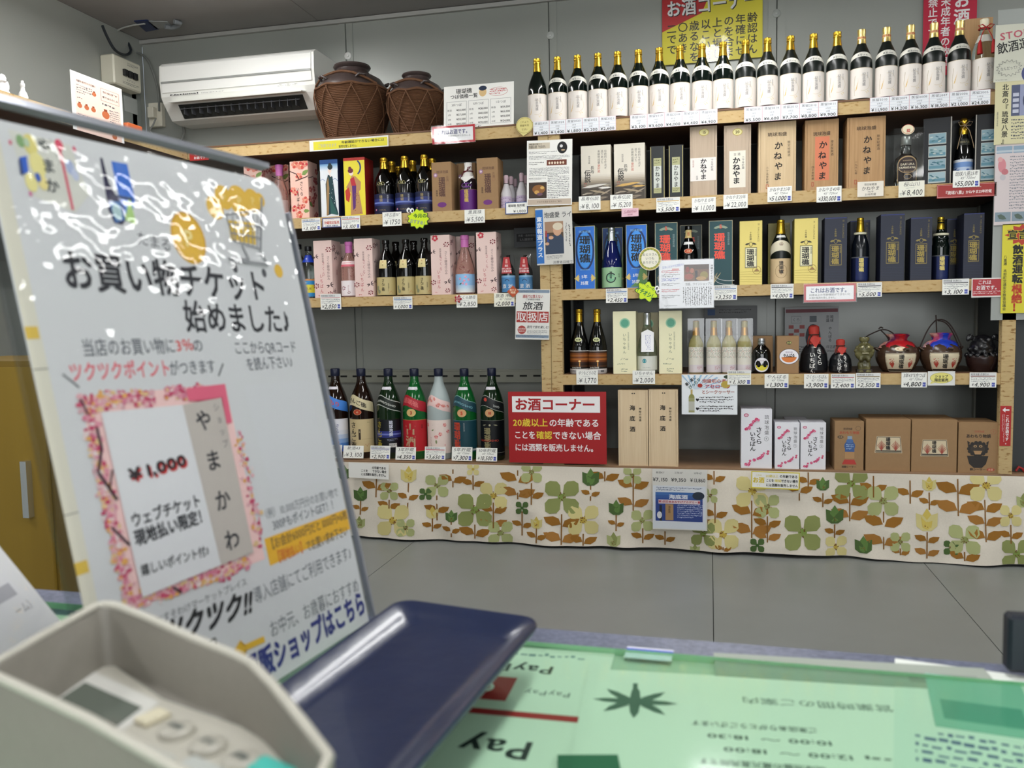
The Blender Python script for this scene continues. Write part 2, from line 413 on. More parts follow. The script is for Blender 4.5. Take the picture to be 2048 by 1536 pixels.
t = shelf('wall_shelf', XS0, xR0+.05, ZT, ZTb, 'long top shelf with cork-pattern edge running under jars and gold-capped bottles')
slab('top_lip', XS0, xR0+.05, D-.002, D+.02, ZT, ZT+.006, M_BOARD, t)
shelf('wall_shelf', XS0+.02, xPL, ZL1, ZL1-TH, 'left upper shelf with cork-pattern edge carrying blossom cartons and purple bottle')
shelf('wall_shelf', XS0+.02, xPL, ZL2, ZL2-TH*.93, 'left lower shelf with cork-pattern edge carrying pale pink cartons')
shelf('wall_shelf', xPR, xR0+.03, Z1, Z1b, 'right unit first shelf below the top, holding wooden presentation boxes')
shelf('wall_shelf', xPR, xR0+.03, Z2, Z2-TH*.95, 'right unit second shelf holding blue, green, gold and navy cartons')
shelf('wall_shelf', xPR, xR0, Z3, Z3-TH*.95, 'right unit third shelf holding cream cartons and round clay jars')
t = empty('shelf_post', (0, 0, 0), 'cork-pattern upright post in the middle, between the two shelf units', 'post')
slab('post_strip', xPL, xPM-.001, D+.001, D+.03, ZD, ZTb, M_CORKV, t); slab('post_strip', xPM+.001, xPR, D-.001, D+.03, ZD, ZTb, M_CORKV, t)
slab('partition', xPM-.008, xPM+.008, D+.03, DEP, ZD, ZTb, M_DARK, t)
t = empty('shelf_post', (0, 0, 0), 'cork-pattern upright post at the right end with red arrow sticker', 'post')
slab('post_strip', xR0, xR1, D-.004, D+.03, ZD, zf(2010, 330), M_CORKV, t)
t = empty('steel_cabinet', (0, 0, 0), 'dark grey steel cabinet side right of the cork post', 'cabinet')
slab('side_panel', xR1+.002, xR1+.5, D+.05, D+.42, ZD+.002, ZT-.1, mat(0x3c3f40, .45), t)
t = empty('deck', (0, 0, 0), 'wide brown lower counter board carrying large bottles and brown cartons', 'counter')
slab('board', XS0-.3, xR1+.5, D-.002, DEP, ZD-.014, ZD, M_DECK, t)
slab('plinth', XS0-.3, xR1+.5, D+.06, D+.1, FLOOR, ZD-.016, M_DARK, t)
# slotted steel rails
def vrail(x, z0, z1, lb, y=WALLY-.03, m=M_RAIL):
    t = empty('slotted_upright', (x, y, z0), lb, 'shelf upright')
    MB().box(-.02, .02, 0, .02, 0, z1-z0, m).build('channel', t)
    z = .03; sl = MB()
    proto = None
    while z < z1-z0-.04:
        if proto is None: proto = MB().box(-.004, .004, -.0012, .0005, -.014, .014, M_SEAM).build('slot', t, (0, 0, z))
        else:
            c = proto.copy(); C.objects.link(c); c.location = (0, 0, z)
        z += .05
def hrail(x0, x1, z, lb, y=WALLY-.02, m=M_RAIL, step=.06):
    t = empty('slotted_rail', (x0, y, z), lb, 'shelf rail')
    MB().box(0, x1-x0, 0, .016, -.028, .028, m).box(0, x1-x0, -.006, 0, .022, .028, m).box(0, x1-x0, -.006, 0, -.028, -.022, m).build('channel', t)
    x = .03; proto = None
    while x < x1-x0-.03:
        if proto is None: proto = MB().box(-.016, .016, -.0012, .0005, -.004, .004, M_SEAM).build('slot', t, (x, 0, 0))
        else:
            c = proto.copy(); C.objects.link(c); c.location = (x, 0, 0)
        x += step
hz = onY(900, 752, WALLY-.02).z
hrail(onY(560, 750, WALLY).x, onY(1095, 750, WALLY).x-.0, hz, 'long pale slotted steel rail on wall behind the large bottles')
hrail(XS0+.3, xPL-.03, onY(900, 306, WALLY).z, 'dark slotted steel rail under top shelf behind gold-capped bottles', m=M_DARK)
vrail(onY(1136, 600, WALLY-.05).x+.04, ZD, Z1-.05, 'dark slotted upright just right of the middle post', m=M_DARK)
vrail(onY(1962, 700, WALLY-.03).x, ZD, ZTb, 'grey slotted upright near the right end behind the round jars')
slab('panel_board', xPR+.01, onY(1560, 500, 3.57).x, 3.565, 3.575, Z2+.003, ZTb-.003, mat(0x303234, .6))
tag(bpy.data.objects['panel_board'], 'charcoal backing sheet behind wooden boxes in the right unit', 'panel')

# ------------------------------------------------------------------ generic builders
PROF = dict(
    std=[(0, 0), (.9, 0), (1, .02), (1, .50), (.975, .56), (.86, .635), (.66, .71), (.45, .78), (.345, .835), (.31, .99), (0, .99)],
    issho=[(0, 0), (.92, 0), (1, .015), (1, .50), (.985, .57), (.9, .65), (.7, .74), (.46, .82), (.35, .88), (.32, .985), (0, .985)],
    slope=[(0, 0), (.9, 0), (1, .02), (1, .36), (.95, .45), (.78, .57), (.56, .69), (.4, .78), (.34, .84), (.33, .985), (0, .985)],
    slim=[(0, 0), (.92, 0), (1, .015), (1, .52), (.96, .57), (.72, .65), (.52, .70), (.45, .75), (.43, .985), (0, .985)],
    flask=[(0, 0), (.9, 0), (1, .03), (1, .5), (.95, .6), (.78, .7), (.5, .78), (.4, .82), (.38, .98), (0, .98)],
    band=[(0, 0), (.9, 0), (.95, .02), (.97, .46), (1, .52), (.93, .56), (.85, .62), (.9, .66), (.62, .74), (.47, .78), (.4, .83), (.38, .985), (0, .985)])
def smooth(pr):
    out = [pr[0], pr[1], pr[2]]
    P_ = pr[2:-1]
    for i in range(1, len(P_)):
        a, b = P_[i-1], P_[i]; z = P_[max(i-2, 0)]; c = P_[min(i+1, len(P_)-1)]
        for t in (.33, .66, 1):
            f = lambda k: .5*((2*a[k])+(-z[k]+b[k])*t+(2*z[k]-5*a[k]+4*b[k]-c[k])*t*t+(-z[k]+3*a[k]-3*b[k]+c[k])*t**3)
            out.append((min(f(0), 1.0), a[1]+(b[1]-a[1])*t if t < 1 else b[1]))
    return out+[pr[-1]]
PROF = {k: smooth(v) for k, v in PROF.items()}
def rad(pr, z):
    for (r0, z0), (r1, z1) in zip(pr[1:], pr[2:]):
        if z0 <= z <= z1 and z1 > z0: return r0+(r1-r0)*(z-z0)/(z1-z0)
    return pr[-2][0]
def wrap(pr, R, H, z0, z1, span, fn, parent, name='label', bg=None, step=5, rough=.45, wave=None, off=.0004):
    """print wrapped on a round body between heights z0..z1 (fractions)"""
    rm = rad(pr, (z0+z1)/2)*R; a = Art(span*rm*1000, (z1-z0)*H*1000, bg, step); fn(a)
    def f(u, v, o):
        an = (u/a.w-.5)*span; z = z1-(v/a.h)*(z1-z0)
        if wave: z += wave(u/a.w)*(z1-z0)
        r = rad(pr, z)*R+off+o
        return (r*math.sin(an), -r*math.cos(an), z*H)
    mb = MB(); a.into(mb, f, .00012, rough); mb.sm = [True]*len(mb.sm)
    return mb.build(name, parent)
def cap_foil(H, R, m, z0, pr, parent, bead=True, name='foil_cap', k=.045):
    r = rad(pr, z0)*R; b = MB(); q = [(r+.0008, z0*H), (r*1.0+.0012, (z0+.05)*H), (.36*R+.002, .9*H)]
    q = [(r+.0008, z0*H), (max(.315*R, r*.8)+.0008, .915*H)]
    if bead: q += [(.35*R+.0016, .92*H), (.35*R+.0016, .935*H), (.32*R+.001, .94*H)]
    q += [(.345*R+.0012, .95*H), (.345*R+.0012, .99*H), (.25*R, H), (0, H)]
    return b.lathe(q, m, 18).build(name, parent)
def screw(H, R, m, z0, pr, parent, name='screw_cap'):
    r = rad(pr, z0)*R+.0018
    return MB().lathe([(r, z0*H), (r+.0006, (z0+.01)*H), (r+.0004, .995*H), (r-.001, H), (0, H)], m, 18).build(name, parent)
def bottle(name, label, R, H, glass, kind='std', group=None, gname='glass_body'):
    pr = PROF[kind]; t = empty(name, (0, 0, 0), label, 'bottle', group)
    MB().lathe([(r*R, z*H) for r, z in pr], glass, 28).build(gname, t)
    return t, pr
PLACED = {}
def dims(xc, yt, wpx, zb, Y):
    kx, kz = kpx(xc, yt+40, Y); p = onY(xc, yt, Y)
    return p.x, wpx*kx/2, p.z-zb
def carton(name, label, cat, x0, x1, yt, zb, Y, dep, side, front, fn=None, sfn=None, group=None, top=None, ch=.0012, rz=0.0, hz_=0):
    """box standing on a shelf: front face x0..x1 (px), top at px yt"""
    ym = yt+60; p0, p1 = onY(x0, ym, Y), onY(x1, ym, Y); z1 = onY((x0+x1)/2, yt, Y).z+hz_
    W_, H_ = p1.x-p0.x, z1-zb; t = MB(); xc = (p0.x+p1.x)/2
    dep = min(dep, DEP-Y-.004)
    t.box(-W_/2, W_/2, .0006, dep, 0, H_, side if not isinstance(side, int) else mat(side, .45), ch)
    a = Art(x1-x0, (x1-x0)*H_/W_)
    fm = front if isinstance(front, bpy.types.Material) else front
    a.r(.35, .35, a.w-.35, a.h-.35, fm)
    if fn: fn(a)
    k = W_/a.w
    a.into(t, lambda u, v, o: (-W_/2+u*k, .0004-o, H_-v*k), rough=.42)
    if sfn:
        b = Art(dep/k, a.h); sfn(b)
        sgn = 1 if xc < .0 else -1
        b.into(t, lambda u, v, o: (sgn*(W_/2+.0001+o), (u if sgn > 0 else b.w-u)*k, H_-v*k), rough=.42)
    if top is not None:
        t.box(-W_/2+.001, W_/2-.001, .002, dep-.001, H_-.0002, H_+.0004, mat(top, .45) if isinstance(top, int) else top)
    o = t.build(name, None, (xc, Y, zb)); o.rotation_euler.z = rz
    return tag(o, label, cat, group)
def woodbox(label, x0, x1, yt, zb, Y, dep, m, fn, group=None, lid=True, cap=0):
    ym = yt+60; p0, p1 = onY(x0, ym, Y), onY(x1, ym, Y); z1 = onY((x0+x1)/2, yt, Y).z
    W_, H_ = p1.x-p0.x, z1-zb; xc = (p0.x+p1.x)/2
    t = empty('wooden_box', (xc, Y, zb), label, 'wooden box', group)
    b = MB(); s = .007
    b.box(-W_/2, -W_/2+s, .001, dep, 0, H_, m).box(W_/2-s, W_/2, .001, dep, 0, H_, m).box(-W_/2+s, W_/2-s, .001, dep, H_-s, H_, m).box(-W_/2+s, W_/2-s, .001, dep, 0, s, m).box(-W_/2+s, W_/2-s, dep-s, dep, s, H_-s, m)
    b.build('box_body', t)
    l = MB().box(-W_/2+s+.0006, W_/2-s-.0006, -.001, .005, .0007, H_-.001, m)
    a = Art(x1-x0, (x1-x0)*H_/W_); fn(a); k = W_/a.w
    lo = l.build('sliding_lid', t)
    full = a.it; isl = lambda it: it[2] in (0xb8a850, 0xe0d898); isp = lambda it: len(it[0]) == 4 and (it[3][2]-it[3][0])*(it[3][3]-it[3][1]) > .08*a.w*a.h
    for nm, sel in (('gold_seal', isl), ('paper_label', lambda i_: isp(i_)), ('print', lambda i_: not isl(i_) and not isp(i_))):
        a.it = [i_ for i_ in full if sel(i_)]
        if a.it: q = MB(); a.into(q, lambda u, v, o: (-W_/2+u*k, -.0012-o, H_-v*k), rough=.55); q.build(nm, lo)
    return t

# ------------------------------------------------------------------ lettering colours
K, NAVY, RED, GRAY = 0x141416, 0x1c2a6a, 0xb8202c, 0x55585c
BLUS = 0x3b4aa8
def tagsheet(x0, y0, x1, y1, price, label, title=None, style='hand', hc=0x2a66a8, rot=0.0, cream=False, psz=None):
    def fn(a):
        w_, h = a.w, a.h
        if cream == 1: a.r(0, 0, w_, h, 0xeceadb)
        if style == 'hand':
            a.t(title, w_/2, h*.2, h*.3, 0x4a4c50, .0, wd=min(w_*.82, tlen(title)*h*.34), sh=.18)
            a.fake(w_*.28, h*.41, w_*.9, h*.47, 1, 0x8a8c90)
            a.fake(w_*.05, h*.72, w_*.14, h*.9, 2, 0x666a70)
            a.t('¥', w_*.2, h*.72, h*.42, 0x3a3a3a, sh=.1)
            a.t(price, w_*.62, h*.71, h*.5, K, .012, wd=w_*.62, sh=.12, sy=1)
        elif style == 'print':
            a.r(w_*.02, h*.03, w_*.98, h*.21, 0xdfe0e0); a.t(title or '琉球泡盛 古酒仕込', w_*.38, h*.12, h*.15, K, .01, wd=w_*.68); a.r(w_*.04, h*.22, w_*.96, h*.27, hc)
            a.fake(w_*.06, h*.32, w_*.95, h*.66, 3, 0x8a8c92)
            a.t('¥', w_*.12, h*.8, h*.26, K, sh=.15)
            a.t(price, w_*.46, h*.8, h*.38, K, .015, wd=w_*.58, sh=.3)
            a.r(w_*.83, h*.68, w_*.95, h*.94, BLUS); a.t('税込', w_*.89, h*.81, h*.1, 0xe0e4ff)
        elif style == 'mixed':
            a.t(title, w_/2, h*.2, h*.3, K, .01, wd=min(w_*.86, tlen(title)*h*.36), sh=.2)
            a.t('45° 720ml', w_*.55, h*.45, h*.2, 0x4a4a4a, sh=.3)
            a.t('¥', w_*.12, h*.78, h*.28, K, sh=.15)
            a.t(price, w_*.46, h*.77, h*.42, K, .02, wd=w_*.62, sh=.25)
            a.r(w_*.83, h*.66, w_*.95, h*.94, BLUS); a.t('税込', w_*.89, h*.8, h*.1, 0xe0e4ff)
        elif style == 'frame':
            a.fr(0, 0, w_, h, h*.07, 0x2a4a8a)
            a.t(title, w_/2, h*.3, h*.24, K, .02, wd=w_*.75); a.fake(w_*.4, h*.46, w_*.75, h*.56, 1, GRAY)
            a.t('¥'+price, w_*.64, h*.77, h*.3, K, .02, wd=w_*.56)
    kx, kz = kpx((x0+x1)/2, (y0+y1)/2, FT)
    return sheet('price_tag', label, 'price tag', x0, y0, x1, y1, fn, rot=rot, bg=0xefefe9 if not cream else 0xf0ecd8, th=.0008)

# ================================================================== TOP SHELF
ZTT = ZT+.006
# --- 21 commemorative bottles
tops = [(1074.3, 118), (1115, 113), (1155, 110.5), (1196, 106), (1235.4, 101), (1276.8, 97.5), (1318.4, 95), (1360.2, 92), (1403.8, 89), (1446, 84.5), (1491, 81), (1535, 77),
        (1581, 73), (1627, 67), (1674.4, 64), (1723, 60), (1773, 54.5), (1821, 50), (1868, 46), (1919, 42.5)]
YT = 3.225
hs = [onY(x, y, YT).z-ZTT for x, y in tops]; H0 = sum(hs)/len(hs); R0 = .0362
def lab_kinen(a):
    a.r(0, 0, a.w, a.h, 0xe6dfd8); a.r(0, 0, a.w, 1, 0xc9b58a)
    c = a.w/2
    a.ring(c+3, a.h*.5, 24, 27, .7, 0xc8b27c, a0=-1.9, a1=1.9)
    for i in range(7): a.p([(c-24+i*1.5, a.h*.75-i*5.5), (c-20+i*1.6, a.h*.68-i*5.5), (c-17+i*1.4, a.h*.64-i*5.3), (c-20+i, a.h*.73-i*5.5)], 0xd9b24a)
    a.ln([(c-26, a.h*.9), (c-28, a.h*.6), (c-24, a.h*.25)], .9, 0x9a8a50)
    a.v('記念泡盛', c+5, a.h*.17, 11.5, 0x5c5c60, .01, pitch=.98); a.v('瑞泉酒造所', c+17, a.h*.15, 4.4, 0x8a8a88)
    for i in range(4): a.e(c+12+i*3, a.h*.8+math.sin(i*2)*4, 1.5, 1.2, 0xe0c468, 8)
def kinen(year, pale):
    t, pr = bottle('liquor_bottle', None, R0, H0, G_DARK if not pale else G_DARKF, 'std')
    cap_foil(H0, R0, M_PGOLD if pale == 2 else M_GOLD, .80, pr, t, bead=pale < 2)
    if pale == 2: wrap(pr, R0*1.05, H0, .855, .9, 5.0, lambda a: a.t('壺長封印壺長封印', a.w/2, a.h/2, 8, 0xc02a20, .02, wd=a.w*.9), t, 'seal_band', 0xe0c888, off=.0012)
    wrap(pr, R0, H0, .05, .455, 3.0, lab_kinen, t)
    if year: wrap(pr, R0, H0, .60, .665, 3.0, lambda a: (a.t('壺造り古酒', a.w/2, a.h*.24, 4.2, 0x8a8a88), a.t('蒸留'+year, a.w/2, a.h*.64, 8, 0x55585a, .02)), t, 'neck_label', 0xe2dfd4, wave=lambda u: -.85*(2*u-1)**2+.1)
    return t
yrs = [None]+[str(y) for y in range(2024, 2005, -1)]
for i, ((x, y), yr) in enumerate(zip(tops, yrs)):
    pale = 0 if i < 10 else (1 if i < 15 else 2)
    o = kinen(yr, pale)
    p = onY(x, y+80, YT); o.location = (onY(x, y+30, YT).x, YT, ZTT); o.rotation_euler.z = random.uniform(-.06, .06)
    capn = 'red-banded pale gold cap' if pale == 2 else 'gold cap'
    ORD = 'first second third fourth fifth sixth seventh eighth ninth tenth eleventh twelfth thirteenth fourteenth fifteenth sixteenth seventeenth eighteenth nineteenth twentieth'.split()
    o['label'] = ('black bottle with gold cap and no neck band, first in the top row' if yr is None else 'white-labelled dark bottle with %s, %s in the top row, neck band %s' % (capn, ORD[i], yr))
    o['category'] = 'bottle'; o['group'] = 'commemorative bottles on the top shelf'
# last clear bottle with red tassel cord
x, y = 1968.5, 38; hh = onY(x, y, YT).z-ZTT
t, pr = bottle('liquor_bottle', 'clear glass bottle with red tassel cord at right end of top row', R0*1.02, hh, G_CLEAR, 'std', 'commemorative bottles on the top shelf')
t.location = (onY(x, y+30, YT).x, YT, ZTT)
cap_foil(hh, R0, mat(0xe8e0c4, .35), .86, pr, t, name='stopper', bead=False)
wrap(pr, R0*1.02, hh, .05, .46, 3.0, lab_kinen, t)
wrap(pr, R0*1.02, hh, .68, .78, 4.0, lambda a: None, t, 'neck_label', 0xd8d6cc)
c = MB(); red = mat(0xb01a1e, .6); zt_ = hh*.87
c.tube([(.017*math.cos(a), .017*math.sin(a), zt_) for a in np.linspace(0, 6.28, 14)], .0022, red)
for s in (-1, 1):
    c.tube([(0, -.018, zt_), (s*.012, -.024, zt_+.008), (s*.024, -.022, zt_+.006), (s*.014, -.02, zt_-.004), (0, -.018, zt_)], .0018, red)
    c.tube([(s*.002, -.019, zt_), (s*.016, -.026, zt_-.03), (s*.02, -.03, zt_-.05)], .0014, red)
    c.tube([(s*.02, -.03, zt_-.045), (s*.021, -.031, zt_-.055), (s*.021, -.033, zt_-.09)], [.003, .006, .009], red, 10)
c.build('tassel_cord', t)
carton('wooden_box', 'plain light wooden box standing behind the clear tasselled bottle', 'wooden box', 1929, 1985, 36, ZTT, 3.32, .09, M_CEDAR, M_CEDAR)
# price strips
def strip(x0, y0, x1, y1, cells, lb):
    cx, cy = (x0+x1)/2, (y0+y1)/2; t = empty('price_strip', onY(cx, cy, FT-.001), lb, 'price strip'); n = len(cells)
    kx, kz = kpx(cx, cy, FT); W_ = onY(x1, cy, FT).x-onY(x0, cy, FT).x; H_ = (y1-y0)*kz; cw = W_/n
    MB().box(-W_/2, W_/2, .0004, .001, -H_/2, H_/2, mat(0xd8b4bc, .4)).build('backing', t)
    for i, (yr, pr_) in enumerate(cells):
        a = Art(40, 40*H_/cw); h = a.h
        a.r(.7, .7, 39.3, h-.7, 0xe8eaee); a.t('蒸留'+yr, 20, h*.18, 6.5, 0x4a4e58, .01, wd=32)
        for q in (.34, .54, .70): a.r(1, h*q, 39, h*q+.4, 0xb0b8cc)
        a.t('%d年目' % (2026-int(yr)), 20, h*.44, 4, 0x6a6e78); a.t('43度', 20, h*.62, 4, 0x6a6e78)
        a.t('¥'+pr_, 20, h*.84, 9, K, .02, wd=33)
        b = MB(); k = cw/40; a.into(b, lambda u, v, o: (-W_/2+i*cw+u*k, -.0001-o, H_/2-v*k), rough=.3); b.build('price_cell', t)
S5 = lambda y, ps: [(str(y-i), p) for i, p in enumerate(ps)]
strip(1065, 237, 1231, 266, S5(2025, ['1,400', '1,400', '1,800', '2,200', '2,600']), 'leftmost strip of five price tags on top shelf edge, beside gold sticker')
strip(1259, 224, 1434, 253, S5(2020, ['3,100', '3,600', '4,000', '4,400', '4,900']), 'strip of five price tags on top shelf edge below the yellow poster')
strip(1487, 208, 1674, 239, S5(2015, ['5,500', '6,600', '7,700', '8,800', '9,900']), 'third strip of five price tags, above the tall wooden boxes')
strip(1738, 187, 1979, 217, S5(2010, ['11,900', '14,200', '16,300', '18,500', '21,000', '24,000']), 'strip of six price tags at right end of top shelf edge')

# --- two net-wrapped clay jars
def netjar(xc, yt, yn, wpx, lb, Y, seed):
    kx, kz = kpx(xc, 210, Y); R = wpx*kx/2; p = onY(xc, yt, Y); H = p.z-ZTT; hn = H*.66
    t = empty('clay_jar', (p.x, Y, ZTT), lb, 'jar', 'rope-netted clay jars on the top shelf')
    pr = [(.55, 0), (.66, .02), (.80, .2), (.95, .42), (1.0, .6), (.96, .72), (.8, .82), (.55, .885), (.46, .91), (.44, .95), (.5, .965), (.52, .98), (.5, 1.0), (.42, 1.0), (.38, .95), (0, .94)]
    MB().lathe([(r*R*.965, z*H) for r, z in pr], M_DCLAY, 40).build('jar_body', t)
    ro = MB(); q = []; z = .0; n = 34
    for i in range(n):
        z0 = .0+i*.68/n; r = rad(pr, z0+.01)*R
        q += [(r*.985+.001, z0*H), (r*.985+.0045, (z0+.01)*H)]
    q.append((rad(pr, .68)*R*.97, .68*H)); ro.lathe(q, M_ROPE, 40); ro.build('rope_wrap', t)
    nt = MB(); m = 9
    for k in range(m):
        for s in (-1, 1):
            a0 = 2*math.pi*k/m+seed; pts = []
            for j in range(9):
                z0 = .03+.64*j/8; a_ = a0+s*.72*j/8; r = rad(pr, z0)*R+.006; pts.append((r*math.cos(a_), r*math.sin(a_), z0*H))
            nt.tube(pts, .0026, M_ROPE, 6)
    nt.build('net_cords', t)
    rim = MB(); r = rad(pr, .68)*R+.003
    rim.tube([(r*math.cos(a)*(1+.008*math.sin(a*20)), r*math.sin(a), .68*H+.003*math.sin(a*9)) for a in np.linspace(0, 2*math.pi, 60)[:-1]], .005, M_ROPE, 6, True).build('rim_rope', t)
    h = MB(); pts = []
    for j in range(12):
        a_ = -2.9+2.4*j/11; z0 = .7+.16*math.sin(math.pi*j/11); r = rad(pr, z0)*R+.006; pts.append((r*math.cos(a_), r*math.sin(a_), z0*H))
    h.tube(pts, .005, M_ROPE, 7).build('carrying_rope', t)
    for a_ in (-.9, .5, 2.2, -2.2):
        r = rad(pr, .78)*R; e = MB()
        e.tube([(r*math.cos(a_-.16), r*math.sin(a_-.16), .77*H), ((r+.015)*math.cos(a_-.08), (r+.015)*math.sin(a_-.08), .8*H), ((r+.015)*math.cos(a_+.08), (r+.015)*math.sin(a_+.08), .8*H), (r*math.cos(a_+.16), r*math.sin(a_+.16), .77*H)], .005, M_DCLAY, 7); e.build('lug', t)
netjar(704, 133, 0, 138, 'larger brown clay jar wrapped in rope net beside the air conditioner', 3.36, .2)
netjar(833, 150, 0, 112, 'smaller brown clay jar wrapped in rope net behind the jar price board', 3.34, .5)
def board_jar(a):
    w_, h = a.w, a.h
    a.t('珊瑚礁', w_*.29, h*.13, 11, K, .02); a.t('つぼ価格一覧', w_*.29, h*.25, 10, K, .02, wd=56)
    a.e(w_*.56, h*.19, 7.5, 9, 0xd8b884); a.e(w_*.56, h*.1, 8, 5, 0x25324a); a.ring(w_*.78, h*.2, 19, 9, .6, RED, a0=-3, a1=2.6); a.fake(w_*.66, h*.13, w_*.9, h*.27, 3, RED)
    for i, (tt, pp) in enumerate((('3升つぼ', ('25,000', '27,000', '33,500', '40,000')), ('5升つぼ', ('38,000', '40,000', '54,500', '70,000')), ('1斗つぼ', ('59,000', '65,000', '93,000', '124,000')))):
        x0 = w_*.04+i*w_*.315; x1 = x0+w_*.29; a.fr(x0, h*.36, x1, h*.92, .5, 0x6a6c70); a.t(tt, (x0+x1)/2, h*.44, 6, K)
        for j, (l_, q) in enumerate(zip(('新酒', '3年', '5年', '10年'), pp)): a.t(l_, x0+6, h*(.56+j*.105), 4.4, K); a.t('¥'+q, x1-11, h*(.56+j*.105), 5.6, K, .03, wd=19)
    a.fake(w_*.1, h*.94, w_*.8, h*.985, 1, GRAY)
o = sheet('price_board', 'white price list board for clay jars propped on the top shelf', 'price board', 887, 168, 1027, 258, board_jar, Y=3.2, lean=-.1)
o.location.z += .002
def osake(a, big='これはお酒です。'):
    w_, h = a.w, a.h; a.fr(0, 0, w_, h, h*.12, RED); a.t(big, w_*.5, h*.36, h*.3, 0x24306e, .035, wd=w_*.76)
    a.t('20歳以上の年齢確認ができないと', w_*.5, h*.6, h*.13, K, .01, wd=w_*.8); a.t('お酒の販売を致しません。', w_*.1, h*.77, h*.13, K, .01, al='l', wd=w_*.55)
sheet('notice_sign', 'small red-framed alcohol notice on top shelf edge below the jar price board', 'sign', 864, 251, 950, 286, osake, bg=0xeeeef0, film=True)
def yellowstrip(a):
    a.r(8, 3, a.w-2, a.h-2, 0xe6dc34); a.t('ご利用できます', a.w*.23, a.h*.55, 8, 0xb8b8a8, .02, wd=a.w*.24); a.t('年齢確認ができない場合には', a.w*.68, a.h*.36, 6, K, .03, wd=a.w*.54); a.t('販売を致しません。', a.w*.5, a.h*.72, 6, K, .02, wd=a.w*.25)
sheet('notice_strip', 'long yellow laminated notice strip on top shelf edge below large jar', 'sign', 618, 276, 776, 298, yellowstrip, film=True)
sheet('notice_sign', 'small red sign with white letters at left end of top shelf edge', 'sign', 379, 301, 417, 321, lambda a: (a.t('これは', 20, 6.5, 7, 0xffffff, .03), a.t('お酒です', 20, 14.5, 6, 0xffffff, .03)), bg=0xc02c28)
def gpoly(w_, h): return [(w_*.5+w_*.5*math.cos(a), h*.44+h*.44*math.sin(a)) for a in np.linspace(math.pi*.72, math.pi*2.28, 22)]+[(w_*.42, h)]
sheet('gold_sticker', 'round gold pop sticker at the left end of the year price strips', 'sticker', 1032, 234, 1066, 272, lambda a: (a.ring(17, 17, 16, 15.5, .6, 0x8a7a30), a.t('これより', 17, 10, 4.5, 0x6a5a20), a.t('蒸留年別', 17, 17, 4.6, 0x6a5a20), a.t('です♪', 18, 25, 5, 0x5a4a20)), bg=0xd8cc84, poly=gpoly, Y=FT-.006)

# --- wall posters
def poster_osake(a):
    w_, h = a.w, a.h; a.r(0, 0, w_, h, 0xe2d634)
    a.p([(0, 0), (w_*.62, 0), (w_*.40, h*.50), (0, h*.66)], 0xc0282c)
    a.t('お酒コーナー', w_*.50+1.5, h*.42+1.5, 35, K, .05, wd=w_*.92, rot=-.03); a.t('お酒コーナー', w_*.50, h*.42, 35, 0xeeeeee, .035, wd=w_*.92, rot=-.03)
    for i, s in enumerate(('齢認はん', '年確にせ', 'のを合ま', '上と場し', '以こい売', '歳るなを', '〇あき', '二でで')):
        a.v(s, w_*.9-i*w_*.115, h*.54+(i*1.2), 21, K, .02)
    a.it[-1] = a.it[-1]
sheet('wall_poster', 'large yellow and red laminated alcohol corner poster behind the gold-capped row', 'poster', 1323, -75, 1524, 123, poster_osake, Y=WALLY-.012, bg=0xe2d634, film=True)
def poster_red(a):
    w_, h = a.w, a.h
    a.v('お酒は', w_*.72, h*.22, 33, 0xf0ecec, .04); a.v('未成年者の飲酒', w_*.42, h*.25, 20, 0xf0ecec, .03); a.v('禁止です', w_*.18, h*.25, 20, 0xf0ecec, .03)
sheet('wall_poster', 'red poster with white vertical lettering behind right end of top row', 'poster', 1846, -60, 1953, 150, poster_red, Y=WALLY-.012, bg=0xbe2440)

# --- air conditioner
YA = 3.37
pa, pb_ = onY(318, 126, YA), onY(627, 98, YA); za = pa.z; Wd = pb_.x-pa.x; Ha = za-onY(352, 243, YA+.05).z
t = empty('air_conditioner', (pa.x, YA, za-Ha), 'white wall-mounted air conditioner with open vent flap', 'air conditioner')
dp = WALLY-.003-YA
sec = [(0, Ha), (dp, Ha), (dp, 0), (.10, 0), (.05, .012), (.03, .05), (.0, .1), (-.004, .17)]
sec = [(.02, Ha), (dp, Ha), (dp, .005), (.13, 0), (.075, .008), (.02, .07), (.004, .095), (-.004, .16), (0, Ha-.015)]
b = MB(); b.prism([(u, v) for u, v in sec][::-1], lambda u, v, tt: (tt, u, v), 0, Wd, M_PLASTIC); b.build('housing', t)
b = MB(); b.prism([(.004, Ha-.01), (-.004, Ha-.02), (-.010, .16), (-.004, .112), (.004, .112)][::-1], lambda u, v, tt: (tt, u, v), .012, Wd-.012, mat(0xf6f6f2, .16)); b.build('front_panel', t)
MB().box(.012, Wd-.012, -.0125, -.0085, .150, .158, mat(0x9a9c98, .3)).build('panel_groove', t)
d_ = MB(); d_.prism([(.026, .066), (.066, .016), (.12, .016), (.12, .06)][::-1], lambda u, v, tt: (tt, u, v), .07, Wd-.07, M_SEAM); o = d_.build('air_outlet', t); o.location = (0, -.004, -.003)
f = MB(); f.prism([(-.028, .062), (-.03, .066), (.03, .078), (.032, .072)][::-1], lambda u, v, tt: (tt, u, v), .05, Wd-.05, M_PLASTIC); f.build('vent_flap', t)
for i in range(15):
    x_ = .1+i*(Wd-.2)/14; v_ = MB().box(x_-.0015, x_+.0015, .02, .05, .02, .05, mat(0x4a4c50, .4)); v_.build('vent_fin', t)
MB().box(.08, Wd-.08, .018, .022, .042, .045, mat(0x5a5c60, .4)).build('vent_bar', t)
a = Art(100, 20); a.t('National', 14, 10, 7, 0x2a2c30, .06, wd=20); a.t('inverter', 34, 11, 4.5, 0x6a6c70)
